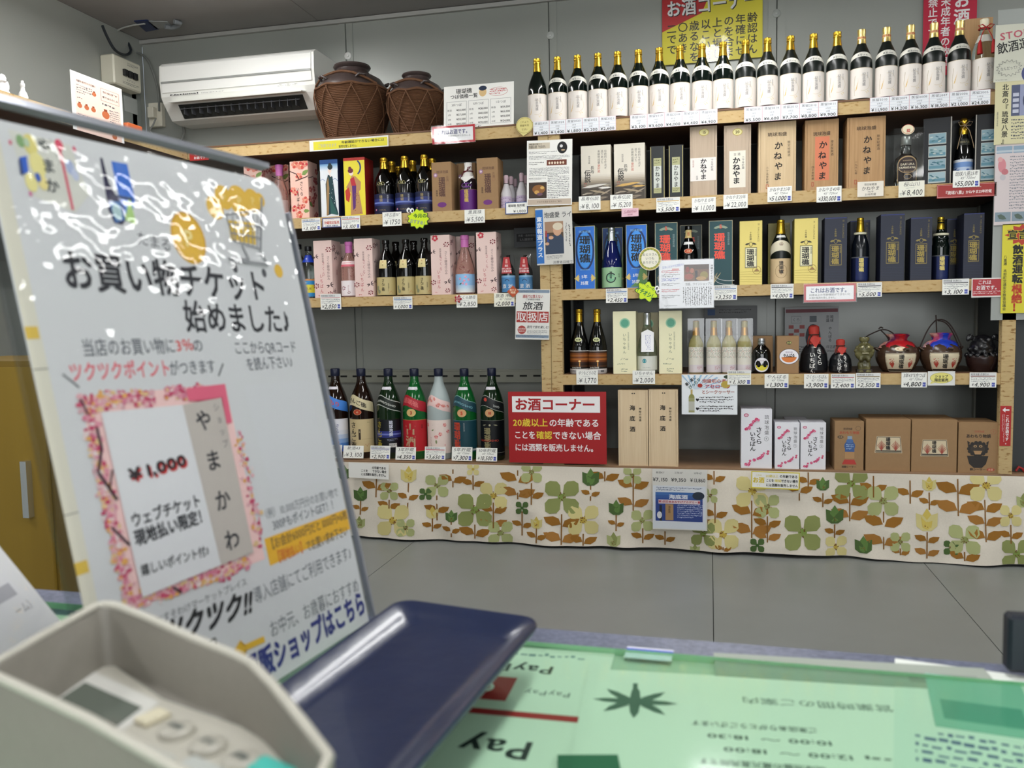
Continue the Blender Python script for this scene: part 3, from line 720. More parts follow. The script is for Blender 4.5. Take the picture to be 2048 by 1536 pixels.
for i in range(3): a.e(80+i*5, 7, 1.1, .8, 0x8a8c8a, 10); a.fake(78+i*5, 9, 82+i*5, 14, 2, 0x8a8c8a)
q = MB(); a.into(q, lambda u, v, o: (.02+u*Wd*.0095, -.0022-o-.000*v, .112-v*.0011)); q.build('lettering', t)
# cord and outlet
t = empty('wall_outlet', onY(318, 232, WALLY), 'cream wall outlet with plug below left end of air conditioner', 'outlet')
MB().box(-.035, .035, -.03, 0, -.055, .055, mat(0xe8e4d4, .4), .003).build('cover', t)
MB().box(-.02, .012, -.06, -.03, -.02, .03, mat(0xd8d4c4, .4), .003).build('plug', t)
def cord(pts, r, m, lb, cat='cable', nm='cable', Y=None):
    P_ = [onY(*p[:2], p[2] if len(p) > 2 else Y) for p in pts]; o0 = P_[0]
    Q = []
    for i in range(len(P_)-1):
        a_, b_, z_, c_ = P_[i], P_[i+1], P_[max(i-1, 0)], P_[min(i+2, len(P_)-1)]
        for k in range(4):
            u = k/4; Q.append(.5*((2*a_)+(-z_+b_)*u+(2*z_-5*a_+4*b_-c_)*u*u+(-z_+3*a_-3*b_+c_)*u**3)-o0)
    Q.append(P_[-1]-o0); return tag(MB().tube(Q, r, m, 8).build(nm, None, o0), lb, cat)
CW = mat(0x8f918c, .5)
cord([(312, 236), (306, 250), (300, 262), (310, 275)], .004, CW, 'short white cord hanging from the cream wall outlet', Y=3.53)
cord([(318, 222), (316, 180), (300, 130), (285, 110), (262, 100), (245, 80)], .005, mat(0x7d807c, .5), 'grey cord rising from the outlet to the ceiling corner', Y=3.56)
cord([(365, 248), (368, 265), (360, 285), (345, 300)], .007, mat(0x7d807c, .5), 'grey cord dropping below the air conditioner to the shelf', Y=3.56)
cord([(205, 52, 3.2), (215, 75, 3.25), (230, 100, 3.3), (250, 110, 3.45), (262, 100, 3.5), (250, 70, 3.5), (262, 45, 3.45)], .006, mat(0x2c3238, .5), 'dark cable looping in the ceiling corner')
CP = [onZ(x, y, CEIL-.005) for x, y in ((232, 62), (248, 55), (268, 50), (290, 47))]; tag(MB().tube([p-CP[0] for p in CP], .004, mat(0xb8bab6, .5), 8).build('cable', None, CP[0]), 'pale cable running along the ceiling from corner to tape', 'cable')
# ceiling tape and pipe
def onC(x, y): return onZ(x, y, CEIL)
def cpoly(nm, pts, m, lb, cat, dz=.004):
    P_ = [onC(*p) for p in pts]; o0 = P_[0]; b = MB(); b.prism([(p.x-o0.x, p.y-o0.y) for p in P_], lambda u, v, tt: (u, v, tt), -dz, -.0005, m)
    return tag(b.build(nm, None, o0), lb, cat)
cpoly('tape_patch', [(268, 41), (295, 39), (318, 57), (292, 62)], mat(0x1c2c5e, .4), 'navy tape patch stuck on the ceiling near the corner', 'tape')
cpoly('tape_patch', [(296, 41), (335, 42), (345, 52), (312, 56)], mat(0x9ca0a0, .3), 'crumpled clear tape beside the navy ceiling patch', 'tape')
CP = [onZ(x, y, CEIL-.012) for x, y in ((330, 53), (343, 56), (356, 52), (360, 46), (348, 43))]; tag(MB().tube([p-CP[0] for p in CP], .010, mat(0x8d9296, .4), 8).build('hose', None, CP[0]), 'grey hose end hooked on the ceiling beside the tape', 'hose')
# breaker box on left wall
def onX(x, y, X):
    d_ = ray(x, y); return Vector(d_*(X/d_[0]))
pA, pB = onX(218, 105, XL+.0), onX(272, 125, XL+.0)
xb = XL+.07; p1_, p2_ = onX(226, 106, xb), onX(281, 128, xb); p3_ = onX(226, 165, xb)
t = empty('breaker_box', (XL, (p1_.y+p2_.y)/2, p3_.z), 'cream breaker box with three black switches on the left wall', 'breaker box')
hy = abs(p2_.y-p1_.y)/2; hz_ = p1_.z-p3_.z
MB().box(0, .07, -hy, hy, 0, hz_, mat(0xd9d6c4, .35), .006).build('cover', t)
for i in range(3):
    MB().box(.0695, .082, -hy*.25+i*hy*.36-.012, -hy*.25+i*hy*.36+.012, hz_*.38, hz_*.6, mat(0x1a1a1c, .4), .001).build('switch', t)
a = Art(100, 100); a.fake(50, 12, 90, 24, 3, GRAY); a.t('エアコン', 60, 72, 8, GRAY); a.fake(30, 80, 90, 90, 2, GRAY)
q = MB(); a.into(q, lambda u, v, o: (.0702+o, -hy+u*hy*.02, hz_*(1-v/100))); q.build('print', t)

# --- left wall: shelf with figurines, leaflet
XSH = onY(375, 300, D).x
ylo = .9
t = empty('side_shelf', (0, 0, 0), 'long shelf running along the left wall behind the tall leaning poster', 'shelf')
slab('board', XL+.005, XSH, ylo, D-.01, ZTb+.004, ZT, M_BOARD, t); slab('edge_tape', XSH, XSH+.003, ylo, D-.01, ZTb, ZT-.0005, M_CORK, t)
t = empty('side_shelf', (0, 0, 0), 'lower shelf along the left wall seen past the poster edge', 'shelf')
slab('board', XL+.005, XSH, ylo, D-.01, ZL1-.05, ZL1, M_BOARD, t); slab('edge_tape', XSH, XSH+.003, ylo, D-.01, ZL1-.05, ZL1-.0005, M_CORK, t)
t = empty('storage_cabinet', (0, 0, 0), 'mustard brown cabinet standing behind the leaning poster at far left', 'cabinet')
xm0, xm1 = onY(-200, 800, 1.5).x, onY(98, 800, 1.5).x
slab('cabinet_body', xm0, xm1, 1.5, 1.8, FLOOR, onY(60, 722, 1.5).z, noisemat('mustard', [(0, 0x6a5418), (1, 0x7c6420)], 3, .5, (6, 1, .3)), t)
slab('cabinet_door', xm0+.01, xm1-.006, 1.49, 1.4995, FLOOR+.05, onY(60, 722, 1.5).z-.012, noisemat('mustard_door', [(0, 0x7a6018), (1, 0x8c7224)], 3, .5, (6, 1, .3)), t)
slab('handle', xm1-.06, xm1-.045, 1.475, 1.49, -.4, -.28, M_SILVER, t)
def leaflet(a):
    w_, h = a.w, a.h; a.r(w_*.07, h*.05, w_*.95, h, 0xe8c8ba)
    a.t('泡盛を自分だけの古酒に', w_*.28, h*.14, 5, K, .03, wd=w_*.36)
    a.fr(w_*.56, h*.12, w_*.93, h*.34, .6, 0x7a3a30); a.t('仕次ぎで', w_*.75, h*.18, 5, K, .03, wd=w_*.3); a.t('育てるたのしみ', w_*.75, h*.27, 5, K, .03, wd=w_*.32)
    a.fake(w_*.1, h*.2, w_*.4, h*.36, 4, GRAY); a.fake(w_*.58, h*.38, w_*.92, h*.44, 1, GRAY); a.fake(w_*.72, h*.46, w_*.92, h*.7, 6, GRAY); a.fake(w_*.1, h*.42, w_*.3, h*.46, 1, K)
    def jr(x, y, s): a.e(x, y, s, s*1.2, 0xb8653e); a.r(x-s*.45, y-s*1.7, x+s*.45, y-s, 0x8a4428)
    jr(w_*.43, h*.28, 4); jr(w_*.14, h*.56, 4.5); jr(w_*.27, h*.56, 4.5); jr(w_*.4, h*.56, 4.5); jr(w_*.64, h*.58, 7.5); jr(w_*.8, h*.93, 5)
    a.fake(w_*.1, h*.7, w_*.5, h*.9, 5, GRAY); a.fake(w_*.58, h*.78, w_*.92, h*.86, 2, K)
XLf = XSH+.012
La, Lb, Lc = onX(140, 139, XLf), onX(243, 178, XLf), onX(130, 240, XLf)
flat_sheet('leaflet', 'white framed leaflet with orange jar drawings hung on the left wall shelf edge', 'leaflet', La, Vector((0, 1, 0)), Vector((0, 0, -1)), abs(Lb.y-La.y), abs(La.z-Lc.z)*1.12, 100, 128, leaflet, bg=0xe9e6e2)
# shisa figurines
def remesh(o, vox, sm=8):
    r = o.modifiers.new('r', 'REMESH'); r.mode = 'VOXEL'; r.voxel_size = vox; r.use_smooth_shade = True
    s = o.modifiers.new('s', 'SMOOTH'); s.factor = .5; s.iterations = sm
    return o
def blobs(name, lst, m, vox, parent=None, sm=4):
    b = MB()
    for c_, r_ in lst: b.ball(c_, r_, m, 16, 10)
    return remesh(b.build(name, parent), vox, sm)
zsh = ZT; k = 1.0
p = onX(8, 212, XSH-.06); FY = p.y; p.z = ZT
S = onY(8, 150, FY).z-ZT
t = empty('lion_figurine', (p.x, FY, ZT+.001), 'white ceramic guardian lion figurine at the left frame edge', 'figurine', 'white figurines')
for zz in (1,):
    L_ = [((0, 0, .03), (.045, .05, .035)), ((0, .0, .075), (.035, .04, .045)), ((0, -.01, .125), (.034, .034, .03)), ((-.018, -.03, .035), (.014, .02, .035)), ((.018, -.03, .035), (.014, .02, .035))]
    L_ += [((.03*math.cos(a_), -.01, .13+.03*math.sin(a_)), (.012, .014, .012)) for a_ in np.linspace(-.4, 3.5, 8)]
    L_ += [((0, -.04, .115), (.016, .014, .01)), ((0, -.036, .13), (.01, .01, .008)), ((.0, .045, .09), (.012, .014, .04))]
    blobs('lion_body', L_, M_WHITE, .004, t)
    MB().ball((-.011, -.04, .138), .004, M_BLACKG, 8, 6).ball((.011, -.04, .138), .004, M_BLACKG, 8, 6).build('eyes', t)
t.scale = (S/.165,)*3
p = onX(47, 205, XSH-.05)
t2 = empty('sake_flask', (p.x, p.y, ZT), 'small white ceramic flask with long neck beside the white lion', 'flask')
MB().lathe([(.028, 0), (.036, .02), (.038, .05), (.03, .08), (.018, .1), (.015, .13), (.019, .135), (.019, .155), (.012, .165), (.011, .18), (0, .182)], M_WHITE, 24).build('flask_body', t2)
MB().lathe([(.0195, .088), (.022, .092), (.0195, .096)], M_WHITE, 24).build('ring', t2)
t2.scale = (S/.18,)*3
slab('trim_7', XL+.001, XL+.012, onX(268, 200, XL).y-.03, onX(268, 200, XL).y, ZT, onX(268, 190, XL).z, mat(0xb8bcb6, .4), kind='structure')
t = empty('notice_card', (XL+.002, onX(250, 215, XL).y, onX(250, 215, XL).z), 'small dark panel with a label on the left wall under the breaker box', 'panel')
MB().box(0, .01, -.10, .10, -.25, .09, mat(0x8a908c, .4)).build('plate', t); MB().box(.01, .0112, -.02, .07, -.02, .05, mat(0xa8adaa, .5)).build('paper_label', t)
pp_ = onX(248, 258, XL+.12)
carton('small_carton', 'small orange box on the left wall shelf beside the leaflet', 'carton', 236, 259, 245, ZT, 2.75, .08, 0xb85c30, 0xc4683a, lambda a: a.e(4, 10, 3, 7, 0xf0e4d8))

# ================================================================== LEFT UPPER SHELF
YF = D+.022
def blossom(a, x, y, s, c=0xd8604e, c2=0xe89a86):
    for k in range(5):
        t_ = 2*math.pi*k/5+x; a.e(x+s*.6*math.cos(t_), y+s*.6*math.sin(t_), s*.48, s*.42, c if k % 2 else c2, 9)
    a.e(x, y, s*.2, s*.2, 0xf0d0a0, 6)
def leaf(a, x, y, l, w_, an, c):
    P_ = [(-l, 0), (-l*.4, -w_), (l*.4, -w_*.8), (l, 0), (l*.4, w_*.8), (-l*.4, w_)]; ca, sa = math.cos(an), math.sin(an)
    a.p([(x+u*ca-v*sa, y+u*sa+v*ca) for u, v in P_], c, (x, y))
def art_blossom(a):
    w_, h = a.w, a.h
    for x, y, s in ((.3, .06, 7), (.62, .08, 7.5), (.85, .05, 6), (.5, .26, 6.5), (.15, .5, 6), (.3, .55, 5), (.8, .68, 6.5), (.2, .82, 6), (.5, .8, 5.5), (.45, .93, 7), (.7, .78, 4)): blossom(a, w_*x, h*y, s, 0xd45a4c if s > 6 else 0xc83c44, 0xe6927e)
    a.ln([(0, h*.17), (w_*.35, h*.22), (w_*.5, h*.31)], 1.6, 0x3a1c20); a.ln([(w_*.3, h*.34), (w_*.9, h*.28), (w_, h*.26)], 1.3, 0x3a1c20)
    leaf(a, w_*.85, h*.2, 8, 4, -.6, 0x7c9650); leaf(a, w_*.85, h*.87, 6, 3.5, 0, 0x7c9650)
    a.v('さくら', w_*.62, h*.35, 8.5, 0x2a1a1c, .02, pitch=1.1, sx=.8); a.v('いちばん', w_*.42, h*.45, 8, 0x2a1a1c, .015, pitch=1.15, sx=.7)
def side_blossom(a):
    for i in range(14): blossom(a, random.uniform(4, a.w-4), random.uniform(4, a.h-4), 6, 0xa83c40, 0xc47068)
    a.ln([(0, a.h*.3), (a.w*.5, a.h*.25), (a.w, a.h*.36)], 1.2, 0x3a1c20); leaf(a, a.w*.2, a.h*.75, 7, 4, .5, 0x6a8246)
BL = 0xf0c4b4
carton('gift_carton', 'pink blossom gift carton partly hidden by the leaning poster edge, leftmost', 'carton', 489, 524.5, 327, ZL1, YF, .085, BL, BL, art_blossom, side_blossom)
carton('gift_carton', 'pink blossom gift carton fully in view left of the blue lady carton', 'carton', 581, 617, 322, ZL1, YF, .085, BL, BL, art_blossom, side_blossom)
carton('gift_carton', 'blossom gift carton standing back behind the pink-capped bottle', 'carton', 541, 578, 330, ZL1, YF+.11, .085, BL, BL, art_blossom, side_blossom)
def lbl_pink(a):
    blossom(a, a.w*.5, a.h*.35, 9, 0xd87088, 0xe8a0b0); blossom(a, a.w*.7, a.h*.7, 8, 0xd06878, 0xe8a0b0); leaf(a, a.w*.5, a.h*.88, 6, 3, 1.2, 0x6a8a4a)
    a.v('さくら', a.w*.45, a.h*.2, 9, 0x3a2024, .01)
def pinkbottle(xc, yt, wpx, zb, Y, lb, fn, bgc, neck=False, nfn=None, z1=.5, kind='slope'):
    x_, R, H = dims(xc, yt, wpx, zb, Y); t, pr = bottle('liquor_bottle', lb, R, H, G_PINK, kind)
    t.location = (x_, Y, zb); pc = mat(0xd47ac0, .35); rr = rad(pr, .82)*R+.002
    MB().lathe([(rr, .80*H), (rr, .93*H), (rr+.0015, .935*H), (rr+.0015, .99*H), (rr, H), (0, H)], pc, 18).build('pink_cap', t)
    wrap(pr, R, H, .03, z1, 2.9, fn, t, bg=bgc)
    if neck: wrap(pr, R, H, .55, .65, 3.4, nfn or (lambda a: (a.r(0, a.h*.6, a.w, a.h, 0xd86a7a), a.r(a.w*.3, a.h*.25, a.w*.7, a.h*.4, 0xe0a0a8))), t, 'neck_label', 0xf2e0e0)
    return t
pinkbottle(558, 330, 33, ZL1, YF+.05, 'clear pink bottle with pink cap between the blossom cartons, upper left shelf', lbl_pink, 0xf2cfc4, z1=.36)
def art_lady_blue(a):
    w_, h = a.w, a.h; a.r(0, 0, w_, h*.075, 0x1c4c8c)
    for i in range(6): a.r(0, h*(.075+i*.02), w_, h*(.095+i*.02), (0x6f9cc8, 0x8db2d4, 0xa8c4dc, 0xbccfe2, 0xd0dbe8, 0xdde4ea)[i])
    a.ln([(0, h*.36), (5, h*.33), (10, h*.37)], 1, 0x8a9cc0); a.ln([(w_*.7, h*.35), (w_*.85, h*.33), (w_, h*.38)], 1.2, 0x8a9cc0)
    a.p([(w_*.3, h*.42), (w_*.45, h*.26), (w_*.7, h*.3), (w_*.78, h*.55), (w_*.85, h*.8), (w_*.98, h*.96), (w_*.7, h*.93), (w_*.32, h*.97)], 0x1c3c44, (w_*.55, h*.6))
    a.p([(w_*.36, h*.4), (w_*.46, h*.3), (w_*.5, h*.5), (w_*.42, h*.95), (w_*.3, h*.97)], 0x9a7c54)
    a.p([(w_*.5, h*.6), (w_*.62, h*.72), (w_*.95, h*.97), (w_*.55, h*.94)], 0x2e5c58)
    a.e(w_*.55, h*.19, 3.6, 5, 0xf0dcd0); a.e(w_*.58, h*.13, 5, 5, 0x1c2c30); a.e(w_*.57, h*.09, 3.2, 3, 0x1c2c30); a.ln([(w_*.53, h*.23), (w_*.6, h*.3)], 2, 0xf0dcd0)
    for i in range(9): a.e(w_*random.uniform(.5, .8), h*random.uniform(.4, .85), .7, .7, 0xc8d8d8, 5)
carton('gift_carton', 'white and blue gift carton printed with a lady in a dark kimono', 'carton', 641, 676.5, 319, ZL1, YF, .09, 0x13264e, 0xe2e6ea, art_lady_blue, hz_=-.0)
def art_lady_yel(a):
    w_, h = a.w, a.h; a.r(0, 0, w_, h*.05, 0xb82c24)
    a.ring(w_*.55, h*.17, 12, 15, 3, 0x24347a, a0=-1.1, a1=1.1)
    a.p([(w_*.3, h*.38), (w_*.38, h*.3), (w_*.55, h*.32), (w_*.8, h*.42), (w_*.78, h*.55), (w_*.7, h*.58), (w_*.85, h*.97), (w_*.28, h*.98), (w_*.33, h*.6), (w_*.1, h*.5)], 0xb88a5c, (w_*.5, h*.6))
    a.p([(w_*.3, h*.36), (w_*.48, h*.33), (w_*.58, h*.48), (w_*.36, h*.48)], 0xb82c38); a.p([(w_*.38, h*.48), (w_*.58, h*.48), (w_*.52, h*.86), (w_*.4, h*.9)], 0x5a2c74)
    a.p([(w_*.05, h*.56), (w_*.22, h*.5), (w_*.3, h*.62), (w_*.22, h*.76), (w_*.08, h*.72)], 0xc23a30, (w_*.18, h*.63))
    a.e(w_*.36, h*.26, 4, 5, 0xf0dcd0); a.e(w_*.33, h*.22, 5.5, 4.5, 0x6a2434); a.e(w_*.3, h*.175, 3, 2.6, 0x6a2434)
    for i in range(12): a.e(w_*random.uniform(.5, .8), h*random.uniform(.6, .95), 1, 1, 0x8c5a3c, 6)
carton('gift_carton', 'yellow and red gift carton printed with a kimono lady under a crescent', 'carton', 688, 730.5, 315, ZL1, YF, .09, 0x8e1d1c, 0xe8d83c, art_lady_yel)
def lbl_night(a):
    a.r(0, a.h*.25, a.w, a.h*.6, 0x243070); a.r(0, a.h*.42, a.w, a.h*.5, 0x6a7cc0)
    a.v('珊瑚', a.w*.5, a.h*.08, 13, 0xb8a468, .01); a.v('琉球泡盛', a.w*.72, a.h*.06, 7, 0xc8ccdc); a.t('CORAL', a.w*.55, a.h*.82, 8, 0x8c7c50); blossom(a, a.w*.3, a.h*.8, 4, 0xc86a8a, 0xe0a8b8)
def nightb(xc, yt, Y, lb, small=False):
    x_, R, H = dims(xc, yt, 38, ZL1, Y); t, pr = bottle('liquor_bottle', lb, R, H, G_BLACK, 'std', 'night-blue label bottles'); t.location = (x_, Y, ZL1)
    cap_foil(H, R, M_GOLD, .80, pr, t)
    wrap(pr, R, H, .02, .36, 3.0, lbl_night, t, bg=0x141a3c)
    wrap(pr, R, H, .50, .57, .9, lambda a: (a.ring(a.w/2, a.h/2, a.w*.42, a.h*.42, .8, 0xc8bc78), a.t('古酒', a.w/2, a.h/2, 6.5, 0xd0c888, .02)), t, 'shoulder_seal', off=.0008)
for xc, yt, dy, s in ((767, 316, 0, 'leftmost in the front row'), (808.6, 312.5, 0, 'middle of the front row'), (848, 309.5, 0, 'right of the front row'),
                      (783, 323, .085, 'behind left front bottle'), (825, 321, .085, 'behind middle front bottle'), (864, 317, .085, 'behind right front bottle'), (797, 333, .2, 'furthest back between the first pair')):
    nightb(xc, yt, YF+.04+dy, 'black gold-capped bottle with night-blue label, '+s)
def art_coral(a):
    w_, h = a.w, a.h; a.t('琉球泡盛', w_*.55, h*.2, 6, 0x6a4a38, .02); a.v('珊瑚礁', w_*.52, h*.3, 14, 0x5a3a30, .045, pitch=.85, sx=.95); a.v('古酒', w_*.8, h*.28, 5.5, 0x6a4a38)
    a.ring(w_*.8, h*.42, 3, 3.5, .5, 0x9a6a50); a.v('黒真珠', w_*.25, h*.56, 4, 0x4a3428, .02); a.e(w_*.2, h*.26, 4, 4, 0x9a7098); a.e(w_*.2, h*.26, 2.2, 2.2, 0xd8c4c8, 8); a.e(w_*.5, h*.86, 9, 5, 0x6c2c78)
carton('gift_carton', 'kraft gift carton with purple oval left of the purple bottle', 'carton', 864, 903, 324, ZL1, YF, .09, M_KRAFT, M_KRAFT, art_coral)
carton('gift_carton', 'kraft gift carton with purple oval right of the purple bottle', 'carton', 954, 996, 315.5, ZL1, YF, .09, M_KRAFT, M_KRAFT, art_coral)
carton('gift_carton', 'kraft gift carton standing back behind the purple bottle', 'carton', 914, 952, 326, ZL1, YF+.11, .085, M_KRAFT, M_KRAFT, art_coral)
x_, R, H = dims(936, 326, 34, ZL1, YF+.04); t, pr = bottle('liquor_bottle', 'purple-labelled bottle with white paper cap tied by a maroon cord', R, H, mat(0x160c1c, .08, coat=.4), 'std'); t.location = (x_, YF+.04, ZL1)
pc = MB(); pc.lathe([(.40*R+.002, H), (.43*R, .9*H), (.5*R, .8*H), (.80*R, .67*H), (.82*R, .665*H)][::-1], mat(0xe9e6e2, .6), 12); pc.lathe([(0, H+.001), (.40*R+.002, H)][::-1], mat(0xe9e6e2, .6), 12); pc.build('paper_cap', t)
pf = MB(); pf.add([(-.03, -.034, .685*H), (.03, -.034, .685*H), (.0, -.0365, .58*H), (0, -.0355, .7*H)], [[0, 2, 3], [3, 2, 1]], mat(0xe4e1dc, .6)).build('paper_fold', t)
cr = MB(); rr = .5*R+.002; mc = mat(0x5e1422, .6)
cr.tube([(rr*math.cos(a_), rr*math.sin(a_), .82*H) for a_ in np.linspace(0, 6.28, 14)], .0018, mc, 6)
cr.tube([(0, -rr-.002, .82*H), (.012, -rr-.006, .87*H), (.018, -rr-.006, .9*H), (.006, -rr-.006, .885*H), (0, -rr-.002, .82*H)], .0016, mc, 6)
cr.tube([(0, -rr-.002, .82*H), (-.012, -rr-.012, .77*H), (-.02, -rr-.018, .68*H), (-.022, -rr-.02, .62*H)], .0016, mc, 6); cr.build('maroon_cord', t)
wrap(pr, R, H, .02, .44, 2.9, lambda a: (a.v('珊瑚礁', a.w*.5, a.h*.02, 17, 0xd8b850, .035, pitch=.9), a.r(0, 0, a.w, 1, 0xb89850)), t, bg=0x5c1e78)
wrap(pr, R, H, .47, .575, 1.4, lambda a: (a.e(a.w/2, a.h/2, a.w*.45, a.h*.48, 0x5c1e78), a.t('I', a.w/2, a.h/2, 10, 0xc0a050)), t, 'shoulder_label')
# five paper-wrapped little bottles
for xc, yt, dy, s in ((1012, 350.6, 0, 'front left'), (1043, 346, .01, 'front right'), (1021.6, 353, .05, 'second from the left'), (1030, 358, .1, 'furthest back'), (1052, 351, .06, 'rightmost beside the paper notice')):
    x_, R, H = dims(xc, yt, 22, ZL1, YF+.03+dy); t = empty('wrapped_bottle', (x_, YF+.03+dy, ZL1), 'small bottle wrapped in pale paper with lilac neck, '+s, 'bottle', 'paper-wrapped little bottles')
    b = MB(); b.lathe([(.95*R, 0), (R, .1*H), (R, .45*H), (.9*R, .5*H), (.45*R, .72*H), (.34*R, .75*H)], noisemat('wrap', [(0, 0xb8b4b8), (1, 0xdedade)], 30, .6, (1, 1, .3)) if xc == 1012 else bpy.data.materials['wrap'], 14).build('paper_wrap', t)
    MB().lathe([(.40*R, .745*H), (.40*R, .76*H)], M_BLACKG, 12).build('tie', t)
    MB().lathe([(.37*R, .76*H), (.42*R, .88*H), (.44*R, .96*H), (.3*R, H), (0, H)], mat(0xc8aeb8, .6), 12).build('cap_wrap', t)
    wrap([(0, 0), (0, 0), (1, 0), (1, .5), (1, 1)], R, H, .03, .36, 2.4, lambda a: (a.fr(2, 2, a.w-2, a.h-2, .6, 0x9a88a8), a.fake(4, 5, a.w-4, a.h-5, 3, 0x9a88a8)), t, bg=0xc4b4cc, off=.001)
# tags of the upper left shelf
tagsheet(603.5, 437, 641, 461, '3,100', 'price tag 3,100 with blue header under the blossom carton', style='print', rot=-.02)
def fn(a): a.fr(0, 0, a.w, a.h, 1.6, 0x2a3c7c); a.fake(5, 3.5, a.w-5, 5, 1, RED); a.t('沖縄限定販売', a.w/2, a.h*.5, 7, 0xc04030, .03, wd=a.w*.82); a.t('工場直売  数量限定', a.w/2, a.h*.82, 3.4, NAVY, .02, wd=a.w*.7)
sheet('notice_tag', 'blue-framed notice tag with orange letters under the blue lady carton', 'notice tag', 644.6, 435.5, 682, 455, fn)
tagsheet(683, 432, 720, 457.6, '3,100', 'price tag 3,100 with red header under the yellow lady carton', style='print', hc=0xb8303a)
tagsheet(765, 424, 803, 452, '1750', 'handwritten price tag 1750 under the night-blue bottles', '3年古酒30°')
def starpoly(w_, h): 
    P_ = []
    for k in range(22):
        a_ = 2*math.pi*k/22+.2; r = (1 if k % 2 else .8); P_.append((w_*.52+w_*.48*r*math.cos(a_), h*.5+h*.5*r*math.sin(a_)))
    return P_
def star(a):
    P_ = [(x*.93+a.w*.035, y*.93+a.h*.035) for x, y in starpoly(a.w, a.h)]; a.p(P_, 0xcfe81c, (a.w*.52, a.h*.5))
    a.t('今月の', a.w*.58, a.h*.36, 9, 0x2a6a20, .05, rot=-.1); a.t('おすすめ！', a.w*.54, a.h*.66, 9, 0x8a9c90, .05, wd=a.w*.7, rot=.1)
    for s in (-1, 1): a.e(8+s*3.6, 6, 4, 5, 0xf2f2f2, 12); a.e(9+s*3.4, 7, 1.8, 3, K, 8)
sheet('pop_sticker', 'neon yellow starburst pop sticker with googly eyes beside tag 1750', 'sticker', 811, 416, 860, 459, star, poly=starpoly, bg=0x2c5a20, rot=.12, Y=FT-.004)
tagsheet(929, 419, 969.5, 446, '5,500', 'handwritten price tag 5,500 under the purple bottle', '黒真珠')
tagsheet(1010.5, 404, 1055.4, 428, '1,000', 'blue-framed price tag 1,000 under the paper-wrapped little bottles', '珊瑚礁 瓶貯蔵', 'frame')
# posters on the middle post
def shitsugi(a):
    w_, h = a.w, a.h; a.r(3, 5, 46, 17, 0xcfc4b0); a.t('沖縄伝統の古酒づくり', 4, 7.5, 4, K, .02, al='l', wd=26); a.t('泡盛古酒「仕次ぎ」', 4, 13, 6, K, .02, al='l', wd=36)
    a.e(w_*.78, 16, 10, 12, K); a.e(w_*.76, 13, 3, 3, 0xd8d8d8); a.e(w_*.8, 21, 4, 1.6, 0xb8a080)
    a.fake(4, 22, 60, 28, 2, GRAY); a.fake(4, 31, w_-5, 39, 3, GRAY); a.r(w_*.44, 40, w_*.88, 51, 0x6c3420)
    for i in range(6): a.e(w_*.5+i*5.5, 46, 1.9, 2.6, 0xe8d8c0, 10)
    a.fake(4, 43, 34, 50, 2, K); a.fake(5, 55, w_-6, 72, 6, GRAY); a.fake(4, 75, 38, 80, 2, K)
    a.r(4, 84, 40, 116, 0x3a2a20); a.e(24, 98, 13, 9, 0x8a5a2a); a.e(20, 104, 5, 4, 0xc89a50); a.e(31, 95, 4, 3, 0xd0a860); a.e(26, 108, 6, 3, 0x6a4a5a)
    a.fake(42, 72, w_-6, 118, 13, GRAY); a.r(2, h-13, w_-2, h-2, 0xbfae9c); a.t('かねやま酒造 仕次ぎのご案内', w_*.5, h-7.5, 4, 0x5a4a40, wd=50)
sheet('paper_notice', 'printed article with black jar photo pinned high on the middle post', 'paper', 1053.5, 280, 1144, 411, shitsugi, Y=FT-.004, rot=.02)
def news(a):
    w_, h = a.w, a.h; a.r(0, 3, 15, h-3, 0x2c74c4); a.v('東京報道プラス', 7.5, 17, 11, 0xeef4fa, .05, pitch=1.08)
    a.t('泡盛愛 ライ', 45, 15, 12, 0x3a3c40, .02, wd=56); a.r(18, 28, 55, 93, 0x54402f); a.r(18, 28, 55, 50, 0xa88468)
    a.p([(18, 93), (20, 70), (34, 55), (50, 54), (55, 62), (55, 93)], 0x2c3e58); a.e(43, 46, 8.5, 11, 0xd8a888); a.e(44, 38, 10, 7.5, 0xe0d4bc); a.e(22, 72, 4, 3, 0xd8a888); a.r(22, 52, 26, 68, 0x2a4a94); a.r(19, 46, 22, 58, 0xb83c34); a.e(30, 60, 5, 3.5, 0xd8a888)
    a.fake(58, 32, 62, 90, 1, GRAY, vert=True); a.fake(64, 36, 69, 88, 1, GRAY, vert=True); a.fake(20, 96, 52, 104, 3, GRAY); a.t('消費者目線で', 52, 110, 6.5, 0x3a3c40, .01, wd=40)
sheet('newspaper_clipping', 'newspaper clipping with blue vertical title on the middle post', 'newspaper', 1072, 415, 1145, 529, news, Y=FT-.005, rot=-.02, bg=0xdcdad4, film=True)

